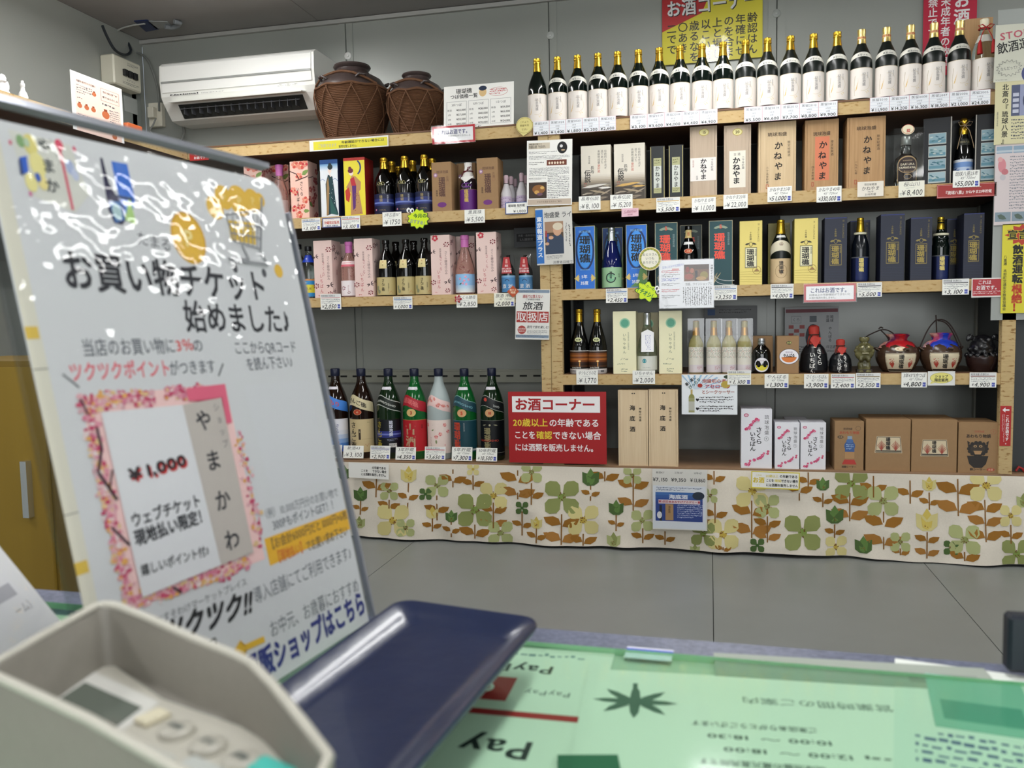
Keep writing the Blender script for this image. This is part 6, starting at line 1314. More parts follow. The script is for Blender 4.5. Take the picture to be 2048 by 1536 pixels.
# black lion jar
Yc = YF1+.06; kx, kz = kpx(1963, 720, Yc); R = 70*kx/2; x_ = onY(1963.4, 720, Yc).x; H = onY(1963, 668, Yc).z-Z3
t = empty('lion_jar', (x_, Yc, Z3), 'dark jar with black sculpted guardian lion head on top', 'jar')
MB().lathe(smooth([(0, 0), (.62*R, 0), (.68*R, .02*H), (.85*R, .2*H), (.93*R, .38*H), (.88*R, .44*H), (0, .44*H)])[:-1]+[(0, .44*H)], mat(0x2c1c1a, .25), 32).build('jar_base', t)
s = R; L_ = [((0, 0, .62*H), (.78*s, .7*s, .3*H)), ((0, -.3*s, .74*H), (.55*s, .45*s, .2*H)), ((0, -.62*s, .66*H), (.4*s, .22*s, .07*H)), ((0, -.6*s, .54*H), (.36*s, .2*s, .05*H)), ((0, -.7*s, .78*H), (.16*s, .14*s, .05*H)), ((-.22*s, -.6*s, .86*H), (.15*s, .15*s, .06*H)), ((.22*s, -.6*s, .86*H), (.15*s, .15*s, .06*H)), ((0, 0, .88*H), (.5*s, .5*s, .11*H)),
     ((-.72*s, -.1*s, .92*H), (.22*s, .12*s, .09*H)), ((.72*s, -.1*s, .92*H), (.22*s, .12*s, .09*H)), ((-.86*s, -.12*s, .88*H), (.12*s, .1*s, .08*H)), ((.86*s, -.12*s, .88*H), (.12*s, .1*s, .08*H))]
L_ += [((.86*s*math.cos(k), .8*s*math.sin(k), .44*H), (.17*s, .17*s, .07*H)) for k in np.linspace(0, 6.28, 13)[:-1]]+[((.72*s*math.cos(k), .66*s*math.sin(k), .6*H), (.15*s, .15*s, .06*H)) for k in np.linspace(.2, 6.48, 11)[:-1]]
blobs('lion_head', L_, mat(0x17171a, .3, coat=.3), .0032, t, 2)
# tags third shelf
tagsheet(1152.7, 740, 1195.7, 769, '1,770', 'handwritten price tag 1,770 under the sunset-label bottles', 'ゆつもどろの花')
tagsheet(1265, 741, 1310, 768, '2,000', 'blue-white handwritten price tag 2,000 under the tag-hung bottle', 'いちゃゆん')
def acer(a):
    w_, h = a.w, a.h
    for k in range(13):
        an = .15+k*.23; a.p([(26, 30), (26+48*math.cos(an)*1.2, 30-40*math.sin(an) if 30-40*math.sin(an) > 1 else 1), (26+48*math.cos(an+.07)*1.2, max(1, 30-40*math.sin(an+.07)))], 0x9cc0dc) if 26+48*math.cos(an)*1.2 > 1 and 26+48*math.cos(an)*1.2 < w_ else 0
    a.t('暑い夏に', 18, 13, 7, K, .03, rot=-.7, wd=26); a.t('ぴったり', 26, 18, 8, 0x2a5a50, .03, rot=-.7, wd=30); a.t('泡盛初心者に', 70, 13, 8, 0xb05040, .03, wd=58); a.t('アセローラ', 72, 24, 9, 0xb03050, .04, wd=52); a.t('とシークヮーサー', 73, 35, 8, 0xa04a30, .04, wd=66)
    a.e(37, 22, 5, 4, 0xa83020); a.e(88, 20, 9, 7, 0xb8a040); a.e(94, 5, 10, 4, 0x2c3c24)
    a.r(18, 30, 22, 40, 0xb8a060); a.e(20, 47, 6, 8, 0x8a8a4a); a.r(14, 47, 26, 76, 0x9a9a6a); a.r(14, 54, 26, 72, 0xb8b8ac); a.fake(36, 44, w_-8, 58, 3, K); a.fake(36, 62, w_-8, 76, 3, K); a.t('♥', 31, 51, 6, K); a.t('♥', 31, 69, 6, K)
sheet('paper_notice', 'white printed poster with blue rays and small bottle picture under third shelf', 'poster', 1363, 749, 1474.4, 829, acer, Y=FT-.004, bg=0xe8ecf0)
tagsheet(1454.7, 741, 1502, 769, '1,100', 'price tag 1,100 overlapping the blue-ray poster corner', style='print', hc=0xd8c850).location.y -= .006
tagsheet(1529, 748, 1577, 776, '1,300', 'handwritten price tag 1,300 under the round-label flask bottle', 'やんばる', 'mixed')
tagsheet(1608, 748, 1657, 776.5, '3,900', 'handwritten price tag 3,900 under the larger black jug', 'さくらいちばん', 'mixed')
tagsheet(1661.7, 748, 1710, 776.5, '2,400', 'price tag 2,400 with red header under the smaller black jug', style='print', hc=0xb8304a)
tagsheet(1711.5, 746, 1761, 776, '2,500', 'price tag 2,500 with brown header under the olive lion', style='print', hc=0x7a6430)
tagsheet(1802.7, 745, 1854, 775, '4,800', 'price tag 4,800 under the red cloth jar', '3年43°5合つぼ', 'mixed')
def bub(a): 
    a.e(a.w/2, a.h*.47, a.w*.42, a.h*.38, 0xa89a3c, 28); a.e(a.w/2, a.h*.47, a.w*.405, a.h*.36, 0xe4dc7c, 28); a.p([(7, a.h*.7), (5, a.h*.9), (15, a.h*.78)], 0xe4dc7c); a.t('ショップ', a.w/2, a.h*.36, 6.5, K, .04); a.t('限定販売', a.w/2, a.h*.62, 7, K, .04)
sheet('notice_tag', 'tag with yellow speech bubble under the blue cloth jar', 'notice tag', 1855.5, 742.5, 1910, 771, bub, bg=0xe0e0dc, Y=FT-.003)
tagsheet(1939, 745, 1992.7, 775, '4,900', 'price tag 4,900 under the black lion jar', style='print', hc=0x7a3a30)

# ================================================================== DECK
ZDD = ZD
def big(xc, yt, glass, lb, lab, nk, extra=None, seal_=None, z1=.44, lbg=0, z0=.07):
    Y = D+.095; x_, R, H = dims(xc, yt, 46.5, ZDD, Y); t, pr = bottle('large_bottle', lb, R, H, glass, 'issho', 'large bottles on the deck'); t.location = (x_, Y, ZDD)
    r = .33*R+.001; MB().lathe([(r, .915*H), (r+.001, .92*H), (r+.001, .995*H), (r-.001, H), (0, H)], mat(0x161c34, .4), 18).build('navy_cap', t)
    if nk: wrap(pr, R, H, .585, .70, 3.0, nk[1], t, 'shoulder_label', nk[0], wave=lambda u: -1.1*(u-.42)**2*2.2+.18*math.sin(u*7))
    if seal_: wrap(pr, R, H, .77, .80, 1.5, lambda a: None, t, 'tax_tag', 0xe0dce4, off=.0007)
    if extra: wrap(pr, R, H, .475, .565, .85, extra, t, 'round_seal', off=.0008)
    wrap(pr, R, H, z0, z1, 2.9, lab, t, bg=lbg)
    return t
def wm(a):
    for i, c_ in enumerate((0xd8dce8, 0xb8c8e4, 0x84a8dc, 0x4a80cc, 0x2c5cb8)): a.r(0, a.h*(.35+i*.13), a.w, a.h*(.48+i*.13), c_)
    a.v('あんごもり', a.w*.5, a.h*.08, 13, K, .02); a.v('さくら', a.w*.66, a.h*.15, 13, 0x2c3c7c, .03); a.r(a.w*.2, a.h*.1, a.w*.28, a.h*.5, 0xa83c48); a.e(a.w*.66, a.h*.72, 5, 4, 0xc84838)
big(670, 737, G_BROWN, 'large brown bottle with blue-white label, leftmost on the deck', wm, (0x3c7cd0, lambda a: a.t('あわもり', a.w*.45, a.h*.5, a.h*.5, 0xc04858, .05)), None, 1, lbg=0xe4e4ec)
def ws(a): a.v('さんご礁', a.w*.36, a.h*.08, a.h*.2, 0x241c14, .04); a.r(a.w*.52, a.h*.3, a.w*.58, a.h*.62, 0x3a2c20); a.v('古酒', a.w*.55, a.h*.34, 5, 0xd8c8a0); a.e(a.w*.22, a.h*.7, 8, 12, 0xa49878); a.p([(a.w*.65, a.h*.86), (a.w*.7, a.h*.75), (a.w*.75, a.h*.8), (a.w*.8, a.h*.74), (a.w*.86, a.h*.86)], 0xc0906c, (a.w*.75, a.h*.83)); a.r(a.w*.6, a.h*.6, a.w*.95, a.h*.605, 0x9a8460); a.t('さん', a.w*.8, a.h*.1, 6, 0x5a4a34)
big(721.6, 737, G_BROWN, 'large brown bottle with beige label and orange oval seal', ws, (0xcdc29c, lambda a: a.t('さんご礁', a.w*.45, a.h*.55, a.h*.5, 0x2c261c, .04)), lambda a: (a.e(a.w/2, a.h/2, a.w*.4, a.h*.36, 0xd8906c), a.e(a.w/2, a.h/2, a.w*.34, a.h*.3, 0xb84428), a.t('43', a.w/2, a.h/2, 9, 0xe8c8a0, .04)), 0, lbg=0xccb88c)
def wn(a): a.r(0, a.h*.35, a.w, a.h*.55, 0x2c3480); a.r(0, a.h*.42, a.w, a.h*.47, 0x6c78c0); a.v('さんご礁', a.w*.3, a.h*.05, a.h*.21, 0xb8a83c, .03); a.v('琉球泡盛', a.w*.66, a.h*.03, a.h*.12, 0xd8dcec, .04); a.r(a.w*.6, a.h*.72, a.w*.82, a.h*.84, 0xd8d8d4); a.fake(a.w*.61, a.h*.74, a.w*.81, a.h*.82, 2, K); a.fake(a.w*.55, a.h*.58, a.w*.85, a.h*.66, 2, 0xa0a4c0)
big(776, 737, G_DGREEN, 'large dark green bottle with night-blue label and white outline neck label', wn, (0x101c14, lambda a: (a.t('SANGOSHO', a.w*.5, a.h*.55, 12, 0xd0d4cc, .03, wd=a.w*.62), a.r(0, a.h*.02, a.w, a.h*.08, 0xc8ccc4), a.r(0, a.h*.92, a.w, a.h*.98, 0xc8ccc4))), None, 1, lbg=0x10141c)
def wr(a): a.v('古酒', a.w*.46, a.h*.12, a.h*.36, 0xb89878, .06, pitch=1.05); a.v('琉球', a.w*.16, a.h*.5, 10, 0x5a1014, .02); a.v('泡盛', a.w*.8, a.h*.15, 8, 0x5a1014, .02); a.r(0, 0, a.w, 1.2, 0xc8a050); a.r(0, a.h-1.2, a.w, a.h, 0xc8a050)
big(828, 737, G_GREEN, 'large green bottle with bright red label and gold number seal', wr, (0xa81c2c, lambda a: a.t('珊瑚礁', a.w*.45, a.h*.5, a.h*.55, 0xd86c6c, .03)), lambda a: (a.e(a.w/2, a.h/2, a.w*.46, a.h*.48, 0xd8b878), a.t('3', a.w/2, a.h/2, 18, 0xb03a28, .08)), 1, lbg=0xb41c26, z0=.09)
def wsak(a):
    a.ln([(0, a.h*.25), (a.w*.4, a.h*.15), (a.w*.9, a.h*.4)], 1.4, 0x4a3030); [blossom(a, a.w*x, a.h*y, 8, 0xd8787c, 0xe8a8a4) for x, y in ((.2, .15), (.75, .15), (.5, .5), (.62, .42), (.85, .35))]; leaf(a, a.w*.5, a.h*.65, 9, 4, 1.5, 0x8a9468); leaf(a, a.w*.4, a.h*.3, 6, 3, -.5, 0x7a8c5c)
    a.v('さくらいちばん', a.w*.33, a.h*.5, 6.4, 0x6a4a50, .01); [blossom(a, a.w*x, a.h*y, 3, 0xd8888c, 0xe0a0a0) for x, y in ((.6, .85), (.2, .85), (.75, .75))]
o = big(876.5, 737, G_FROST, 'large frosted clear bottle with cherry blossom label', wsak, (0xe8c8c4, lambda a: [blossom(a, random.uniform(8, a.w-8), random.uniform(4, a.h-4), 6, 0xd06868, 0xe09890) for _ in range(12)]), None, 0, lbg=0xecdad2)
def wt(a): a.v('珊瑚礁', a.w*.33, a.h*.06, a.h*.27, 0xc8442c, .05); a.v('琉球泡盛古酒', a.w*.56, a.h*.08, 5.6, 0xb0b8b8); a.ln([(0, a.h*.85), (6, a.h*.9)], 1, 0xe0e4e4); a.r(0, 0, a.w, 1.4, 0x6a8a98); a.r(a.w*.8, a.h*.9, a.w*.95, a.h*.96, 0xb0b8b8)
big(928, 737, G_GREEN, 'large green bottle with teal label and red characters', wt, (0x1c4450, lambda a: (a.t('SANGOSHO', a.w*.5, a.h*.6, 12, 0x7ab0bc, .03, wd=a.w*.66), a.r(0, a.h*.02, a.w, a.h*.07, 0x8cc0b0))), lambda a: (a.e(a.w/2, a.h/2, a.w*.46, a.h*.48, 0xd8a878), a.t('5', a.w/2, a.h/2, 18, 0xc84428, .08)), 1, lbg=0x14404c, z0=.09)
def wb(a): a.r(0, 0, a.w, .9, 0xa8a89c); a.r(0, a.h*.9, a.w, a.h*.91, 0xa8a89c); a.v('珊瑚礁', a.w*.42, a.h*.2, a.h*.2, 0x9c946c, .04); a.t('SANGOSHO', a.w*.46, a.h*.56, 11, 0xb84030, .03, wd=a.w*.6); [leaf(a, a.w*(.5+s*.17), a.h*.13, 9, 2, s*.2, 0xa8a488) for s in (-1, 1)]; a.e(a.w*.5, a.h*.13, 4, 4, 0xa8a488)
big(983, 736, G_DGREEN, 'large black-green bottle with black label, beside the big red sign', wb, (0x14181a, lambda a: (a.t('SHO', a.w*.7, a.h*.6, 12, 0xb0b4b0, .03), a.e(a.w*.35, a.h*.4, 8, 7, 0xc84838), a.r(0, a.h*.02, a.w, a.h*.06, 0xb0b4a8), a.r(0, a.h*.94, a.w, a.h*.98, 0xb0b4a8))), lambda a: (a.e(a.w/2, a.h/2, a.w*.46, a.h*.48, 0xd0a070), a.t('10', a.w/2, a.h/2, 14, 0xb83c24, .08)), 1, lbg=0x0c1014, z0=.05)
def decktag(*a_, **k_):
    o = tagsheet(*a_, **k_); o.location.z = ZDD+(o.location.z-ZDD); o.rotation_euler.x = -.18; o.location.y = D+.012; o.location.z += .004; return o
decktag(640, 893, 680, 919, '3,100', 'price tag on the deck, mostly hidden by the leaning poster', '泡盛')
decktag(683, 894.7, 723.5, 919.7, '3,100', 'handwritten price tag 3100 on the deck under the beige-label bottle', '新酒43')
decktag(737, 895, 777, 921.7, '2,900', 'price tag 2,900 on the deck under the night-blue label bottle', style='print', hc=0x2c3480)
decktag(788, 897.7, 828.6, 923, '4,350', 'handwritten price tag 4,350 on the deck under the red-label bottle', '3年貯蔵', 'mixed')
decktag(846.6, 897, 888, 922.7, '3,650', 'price tag 3,650 with red header under the frosted bottle', style='print', hc=0xb8304a)
decktag(901, 897.7, 942, 925, '7,300', 'handwritten price tag 7,300 under the teal-label bottle', '5年貯蔵', 'mixed')
decktag(950, 899.6, 992, 926, '10,500', 'handwritten price tag 10,500 under the black-label bottle', '10年貯蔵', 'mixed')
def bigsign(a):
    w_, h = a.w, a.h; a.r(8, 9, w_-12, 41, 0xf0efef); a.t('お酒コーナー', w_*.48, 25.5, 26, 0xa81c22, .05, wd=162)
    a.t('20歳以上', 9, 62, 17, 0xe8d040, .03, al='l', wd=71); a.t('の年齢である', 82, 62, 17, 0xf2ecec, .03, al='l', wd=100)
    a.t('ことを', 11, 87, 17, 0xf2ecec, .03, al='l', wd=44); a.t('確認', 56, 87, 17, 0xe8d040, .03, al='l', wd=32); a.t('できない場合', 89, 87, 17, 0xf2ecec, .03, al='l', wd=96)
    a.t('には酒類を販売しません。', 12, 112, 16, 0xf2ecec, .03, al='l', wd=166)
o = sheet('alcohol_sign', 'big red sign board with white and yellow lettering standing on the deck', 'sign', 1016, 786, 1211.5, 929, bigsign, Y=D-.012, bg=0xa61e22, th=.004); o.location.z += .004
def art_kai(a):
    w_, h = a.w, a.h; a.v('海底酒', w_*.48, h*.2, 11, K, .04, pitch=1.95, sx=1.05); a.v('神秘の泡盛', w_*.74, h*.23, 5, K, .02, pitch=1.15); a.e(w_*.48, h*.045, 1.4, 1.2, K, 8); a.e(w_*.55, h*.045, 1.4, 1.2, K, 8)
woodbox('pale wooden box with black characters, left one on the deck', 1236.4, 1296, 780, ZDD, D+.006, .09, M_PALEWOOD, art_kai, 'pale wooden boxes on the deck')
woodbox('pale wooden box with black characters, right one on the deck', 1297.5, 1356, 779, ZDD, D+.006, .09, M_PALEWOOD, art_kai, 'pale wooden boxes on the deck')
def art_sak(a):
    w_, h = a.w, a.h; s = w_/63; rn = random.Random(4); P1 = (0xd0306c, 0xe06c98, 0xd84880)
    for i in range(11):
        t_ = i/10; blossom(a, w_*(.18+.38*t_)+rn.uniform(-3, 3)*s, h*(.36-.2*t_)+rn.uniform(-3, 3)*s, rn.uniform(2.4, 3.6)*s, rn.choice(P1), rn.choice(P1))
    for i in range(13):
        t_ = i/12; blossom(a, w_*(.14+.78*t_)+rn.uniform(-3, 3)*s, h*(.95-.22*t_)+rn.uniform(-3, 4)*s, rn.uniform(2.4, 3.8)*s, rn.choice(P1), rn.choice(P1))
    a.e(w_*.17, h*.105, 5*s, 3.6*s, 0xb83060); a.e(w_*.17, h*.105, 3.6*s, 2.4*s, 0xe8b8c8)
    a.v('琉球泡盛', w_*.83, h*.1, 9.4*s, 0x26262a, .01, pitch=1.15); a.ring(w_*.82, h*.5, 4.6*s, 4.8*s, .5*s, 0x3a3a3e); a.t('9', w_*.82, h*.5, 6*s, 0x3a3a3e)
    a.v('さくら', w_*.58, h*.3, 12.5*s, K, .03, sx=1.1); a.v('いちばん', w_*.38, h*.38, 11*s, K, .03, pitch=.95, sx=1.1)
WB = 0xe8e8ee
carton('product_carton', 'tall white carton with pink cherry blossoms on the deck', 'carton', 1482, 1544, 818, ZDD, D+.008, .12, 0xd8d8e0, WB, art_sak, rz=0)
carton('product_carton', 'small white blossom carton, left one of the front pair', 'carton', 1549.5, 1599, 845, ZDD, D+.008, .1, 0xd8d8e0, WB, art_sak)
carton('product_carton', 'small white blossom carton, right one of the front pair', 'carton', 1601, 1651.6, 845, ZDD, D+.008, .1, 0xd8d8e0, WB, art_sak)
carton('product_carton', 'white carton standing back behind the small blossom pair', 'carton', 1570, 1615, 839, ZDD, D+.14, .1, 0xd8d8e0, WB)
def art_doll(a):
    w_, h = a.w, a.h; a.t('琉球泡盛', w_*.45, h*.15, 4.6, 0x3c2c24, .02); a.ring(w_*.8, h*.14, 5, 5, .6, 0x5a4638); a.t('あわもり物語', w_*.5, h*.23, 7, 0xb04a34, .03, wd=w_*.68)
    a.e(w_*.2, h*.32, 6, 3.4, 0x4a3c2c); a.t('古酒', w_*.2, h*.32, 4, 0xc8a880); a.p([(w_*.34, h*.78), (w_*.68, h*.78), (w_*.76, h*.88), (w_*.26, h*.88)], 0xb83c34, (w_*.5, h*.83)); a.r(w_*.36, h*.5, w_*.68, h*.76, 0xb0885c); a.e(w_*.52, h*.5, 11, 11, 0x3c5c94); a.r(w_*.36, h*.5, w_*.68, h*.62, 0x3c5c94); a.e(w_*.52, h*.4, 7, 5, 0x4a6ca4); a.r(w_*.44, h*.3, w_*.6, h*.36, 0x8aa0b8)
    a.fake(w_*.4, h*.46, w_*.66, h*.58, 3, 0xa8c0dc); a.t('琉獅シーサー', w_*.5, h*.93, 5, K, .03, wd=w_*.5)
carton('product_carton', 'brown carton printed with blue and red figure bottle', 'carton', 1669, 1727.5, 843, ZDD, D+.008, .12, M_KRAFT, M_KRAFT, art_doll)
def art_corbox(y0):
    def fn(a):
        w_, h = a.w, a.h; x0, x1, y1 = w_*.2, w_*.82, y0+.32
        a.p([(x0, h*y1), (x0+4, h*y0), (x1-4, h*y0), (x1, h*y1)], 0xd4c4a4); a.ln([(x0+2, h*y1-1.5), (x0+5, h*y0+1.5), (x1-5, h*y0+1.5), (x1-2, h*y1-1.5), (x0+2, h*y1-1.5)], 1, 0x3a2c26)
        for sx in (.35, .67):
            for k in range(9): a.ln([(w_*sx, h*(y1-.05)), (w_*sx+(k-4)*2.2, h*(y0+.08)+abs(k-4)*2.4)], .9, 0xa85040)
        a.v('珊瑚礁', w_*.5, h*(y0+.02), 9, K, .05); a.r(x0+3, h*(y1-.05), x1-3, h*(y1-.03), K)
    return fn
carton('product_carton', 'square brown carton with coral label, left of the pair', 'carton', 1731.5, 1820.9, 838.5, ZDD, D+.008, .16, M_KRAFT, M_KRAFT, art_corbox(.33))
carton('product_carton', 'square brown carton with lower coral label, right of the pair', 'carton', 1823, 1914, 839.5, ZDD, D+.008, .16, M_KRAFT, M_KRAFT, art_corbox(.38))
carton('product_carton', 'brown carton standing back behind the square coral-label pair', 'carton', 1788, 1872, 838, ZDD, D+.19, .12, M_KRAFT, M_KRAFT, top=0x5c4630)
def art_lionbox(a):
    w_, h = a.w, a.h; a.t('琉球泡盛', w_*.52, h*.18, 5, 0xa85c44, .02); a.ring(w_*.87, h*.18, 5.6, 5.6, .7, 0xa85c44); a.t('9', w_*.87, h*.18, 6, 0xa85c44); a.t('あわもり物語', w_*.5, h*.27, 9, 0x2a201a, .04, wd=w_*.62)
    a.p([(w_*.22, h*.66), (w_*.76, h*.66), (w_*.7, h*.82), (w_*.6, h*.9), (w_*.4, h*.9), (w_*.28, h*.82)], 0x2a2420, (w_*.5, h*.75)); a.e(w_*.49, h*.53, 18, 16, 0x3c3228)
    for k in np.linspace(0, 6.28, 15): a.e(w_*.49+18*math.cos(k), h*.52+14*math.sin(k), 4, 4, 0x2a2420, 8)
    a.e(w_*.42, h*.47, 3.4, 2.6, 0xb89468); a.e(w_*.56, h*.47, 3.4, 2.6, 0xb89468); a.e(w_*.42, h*.47, 1.4, 1.4, K, 8); a.e(w_*.56, h*.47, 1.4, 1.4, K, 8); a.p([(w_*.38, h*.56), (w_*.6, h*.56), (w_*.56, h*.63), (w_*.42, h*.63)], 0xb08a60)
    for s in (-1, 1): a.p([(w_*(.49+s*.2), h*.4), (w_*(.49+s*.27), h*.36), (w_*(.49+s*.25), h*.46)], 0x2a2420)
    a.t('獅シーサー', w_*.5, h*.93, 6, K, .03, wd=w_*.4); a.e(w_*.82, h*.93, 8, 3.6, 0xb04a38); a.t('古酒', w_*.82, h*.93, 5, 0xe0c0a0, .02)
carton('product_carton', 'brown carton printed with black lion face over a bowl', 'carton', 1916.5, 1996.5, 845, ZDD, D+.008, .14, M_KRAFT, M_KRAFT, art_lionbox)
def arrow(a):
    w_, h = a.w, a.h; a.p([(4, 8), (10, 3), (10, 6.5), (18, 6.5), (18, 9.5), (10, 9.5), (10, 13)], 0xf2ecec); a.v('これはお酒です。', 14.5, 18, 7.4, 0xf2ecec, .04); a.fake(3, 17, 9, h-8, 2, 0xe0c0c0, vert=True)
sheet('arrow_sticker', 'narrow red sticker with white arrow on the right cork post', 'sticker', 2000, 812, 2022, 892, arrow, bg=0xb02626, Y=D-.0055)
P_ = [onY(x, y, D+.03) for x, y in ((2032, 936), (2038, 928), (2046, 932), (2052, 940), (2060, 938))]
o0 = P_[0].copy(); o0.z = ZDD+.006
tag(MB().tube([(p.x-o0.x, .002*i, p.z-P_[0].z) for i, p in enumerate(P_)], .004, mat(0xa82a2a, .6), 8).build('red_ribbon', None, o0), 'curled red ribbon on the deck at the right frame edge', 'ribbon')

# ================================================================== CLOTH VALANCE
CY = D-.012
hemP = [(560, 1066), (712, 1070), (870, 1078), (1060, 1086), (1280, 1093), (1400, 1100), (1560, 1104), (1738, 1115), (1860, 1124), (2048, 1127), (2300, 1138)]
def hem_z(X):
    pts = [(onY(x, y, CY).x, onY(x, y, CY).z) for x, y in hemP]
    if X <= pts[0][0]: return pts[0][1]
    for (a_, b_), (c_, d_) in zip(pts, pts[1:]):
        if a_ <= X <= c_: return b_+(d_-b_)*(X-a_)/(c_-a_)
    return pts[-1][1]
ZCT = ZD-.004
def cy_(X, Z):
    f = (ZCT-Z)/(ZCT+.86); k = max(0, min(1, f))
    return CY-.006-k*(.009+.010*math.sin(X*9)+.009*math.sin(X*21+1.3)*k+.004*math.sin(X*37))-.002*math.sin(X*50+Z*30)*k-.0012*math.sin(Z*60+X*6)
b = MB(); nx, nz = 260, 14; X0, X1 = onY(560, 1000, CY).x, onY(2300, 1000, CY).x; vs_ = []
for j in range(nz+1):
    for i in range(nx+1):
        X = X0+(X1-X0)*i/nx; zh = max(hem_z(X), FLOOR+.004); Z = ZCT+(zh-ZCT)*j/nz; vs_.append((X, cy_(X, Z), Z))
M_CLOTH = noisemat('cotton_cloth', [(0, 0xd9d0c2), (1, 0xe6ded0)], 200, .8, bump=.1)
b.add(vs_, [[j*(nx+1)+i, (j+1)*(nx+1)+i, (j+1)*(nx+1)+i+1, j*(nx+1)+i+1] for j in range(nz) for i in range(nx)], M_CLOTH, True)
A_ = Art(1, 1); rn = random.Random(11)
LG, MG, DG, YE, OC, BR, BR2 = 0xaab078, 0x8a9256, 0x4a6432, 0xd2c688, 0xbaa042, 0x96661f, 0x845a20
def petal4(cx, cy, s, c, cc=0x6a3c1c):
    s *= .98
    for k, (sx, sy) in enumerate(((-1, -1), (1, -1), (1, 1), (-1, 1))):
        P_ = [(cx+sx*s*.04, cy+sy*s*.04), (cx+sx*s*.12, cy+sy*s*.72), (cx+sx*s*.3, cy+sy*s*.93), (cx+sx*s*.72, cy+sy*s*.97), (cx+sx*s*.98, cy+sy*s*.82), (cx+sx*s*1.02, cy+sy*s*.35), (cx+sx*s*.8, cy+sy*s*.1)]
        if sx*sy < 0: P_ = P_[::-1]
        A_.p(P_, c, (cx+sx*s*.5, cy+sy*s*.5))
    A_.e(cx, cy, s*.25, s*.22, {LG: MG, MG: 0x7f9648, YE: OC, DG: 0x3c5c28}.get(c, c), 12)
    if s > 14:
        for k in range(14): a_ = rn.uniform(0, 6.28); r = rn.uniform(.1, .28)*s; A_.e(cx+r*math.cos(a_), cy+r*math.sin(a_), max(.9, s*.035), max(.9, s*.035), cc, 6)
def tulip(cx, cy, s, c):
    c2 = {YE: 0xcfb95c, DG: 0x5f8040, LG: MG}.get(c, c)
    A_.p([(cx-s, cy-s*.7), (cx-s*.5, cy-s*.55), (cx, cy-s*.3), (cx+s*.5, cy-s*.55), (cx+s, cy-s*.7), (cx+s*.95, cy+s*.5), (cx+s*.4, cy+s*.9), (cx-s*.4, cy+s*.9), (cx-s*.95, cy+s*.5)], c, (cx, cy+s*.2))
    A_.p([(cx, cy-s*1.15), (cx+s*.55, cy-s*.3), (cx+s*.4, cy+s*.6), (cx, cy+s*.8), (cx-s*.4, cy+s*.6), (cx-s*.55, cy-s*.3)], c2, (cx, cy))
    for k in range(6): A_.e(cx+rn.uniform(-.25, .3)*s, cy+rn.uniform(.15, .6)*s, .9, .9, 0x7a4a1c, 6)
def stem(x, y0, y1, s=12, n=None, c=BR):
    A_.r(x-1.3, y0, x+1.3, y1, BR2); n = n or max(1, int((y1-y0)/26))
    for i in range(n):
        y = y0+(y1-y0)*(i+.55)/n
        for sx in (-1, 1):
            cc = BR if (i+sx) % 2 else 0xa27030; yy = y+(2 if sx > 0 else -2); A_.p([(x+sx*1.5, yy+s*.35), (x+sx*s*.35, yy-s*.35), (x+sx*s, yy-s*.62), (x+sx*s*2.1, yy-s*.55), (x+sx*s*1.8, yy+s*.1), (x+sx*s*1.1, yy+s*.5)][::sx], cc, (x+sx*s*1.1, yy-s*.05))
for x, y0, y1, s in ((819, 965, 1014, 10), (875, 990, 1040, 12), (723, 1000, 1028, 8), (781, 998, 1018, 11), (866, 1036, 1062, 9), (904, 1042, 1073, 9), (988, 1004, 1056, 13), (951, 1048, 1076, 15), (1064, 965, 1008, 12), (1045, 1022, 1070, 10),
                     (1125, 1026, 1086, 17), (1182, 968, 1000, 9), (1233, 1028, 1060, 8), (1075, 1054, 1083, 10), (907, 938, 974, 13), (947, 950, 979, 11), (1036, 940, 998, 17), (1267, 950, 1020, 15), (755, 945, 993, 14), (1168, 1065, 1088, 13),
                     (1503, 1000, 1074, 19), (1534, 1030, 1082, 13), (1645, 985, 1013, 10), (1669, 1048, 1076, 10), (1699, 985, 1042, 18), (1766, 1022, 1097, 19), (1799, 1095, 1108, 9), (1857, 984, 1018, 10), (1852, 1062, 1115, 12), (1925, 1100, 1118, 14),
                     (1967, 998, 1080, 17), (2019, 1048, 1085, 12), (1428, 941, 968, 11), (1746, 951, 994, 13), (1819, 960, 1006, 13), (1914, 957, 1030, 21), (1598, 950, 1000, 13), (1400, 1020, 1060, 12), (1446, 1090, 1096, 8), (1616, 944, 976, 11), (1330, 1062, 1090, 10), (1430, 1000, 1048, 12), (1210, 942, 962, 14), (1286, 1055, 1085, 11)):
    stem(x, y0, y1, s)
for x, y, s, c in ((875, 971, 23, LG), (853, 987, 12, DG), (781, 981, 18, LG), (790, 1038, 32, YE), (816, 1052, 18, LG), (988, 990, 27, YE), (951, 1019, 34, MG), (1002, 1065, 24, LG), (1064, 944, 21, LG), (1045, 1015, 13, DG), (1125, 993, 34, MG), (1168, 1038, 30, YE),
                   (1504, 982, 32, YE), (1534, 1011, 24, LG), (1446, 1065, 31, YE), (1406, 1066, 24, MG), (1514, 1088, 14, DG), (1604, 1063, 36, MG), (1702, 967, 33, MG), (1765, 1001, 31, LG), (1672, 1093, 22, YE), (1799, 1082, 20, LG), (1925, 1076, 30, LG), (1900, 1093, 15, DG), (1970, 970, 32, YE), (2019, 1030, 22, YE), (2030, 1106, 30, MG), (1420, 990, 15, LG), (1330, 1020, 26, YE), (1285, 1040, 22, LG), (947, 938, 12, YE), (1265, 950, 18, LG), (2110, 1000, 28, MG), (2180, 1060, 30, YE), (640, 1000, 26, LG), (600, 1040, 22, YE)):
    petal4(x, y, s, c)
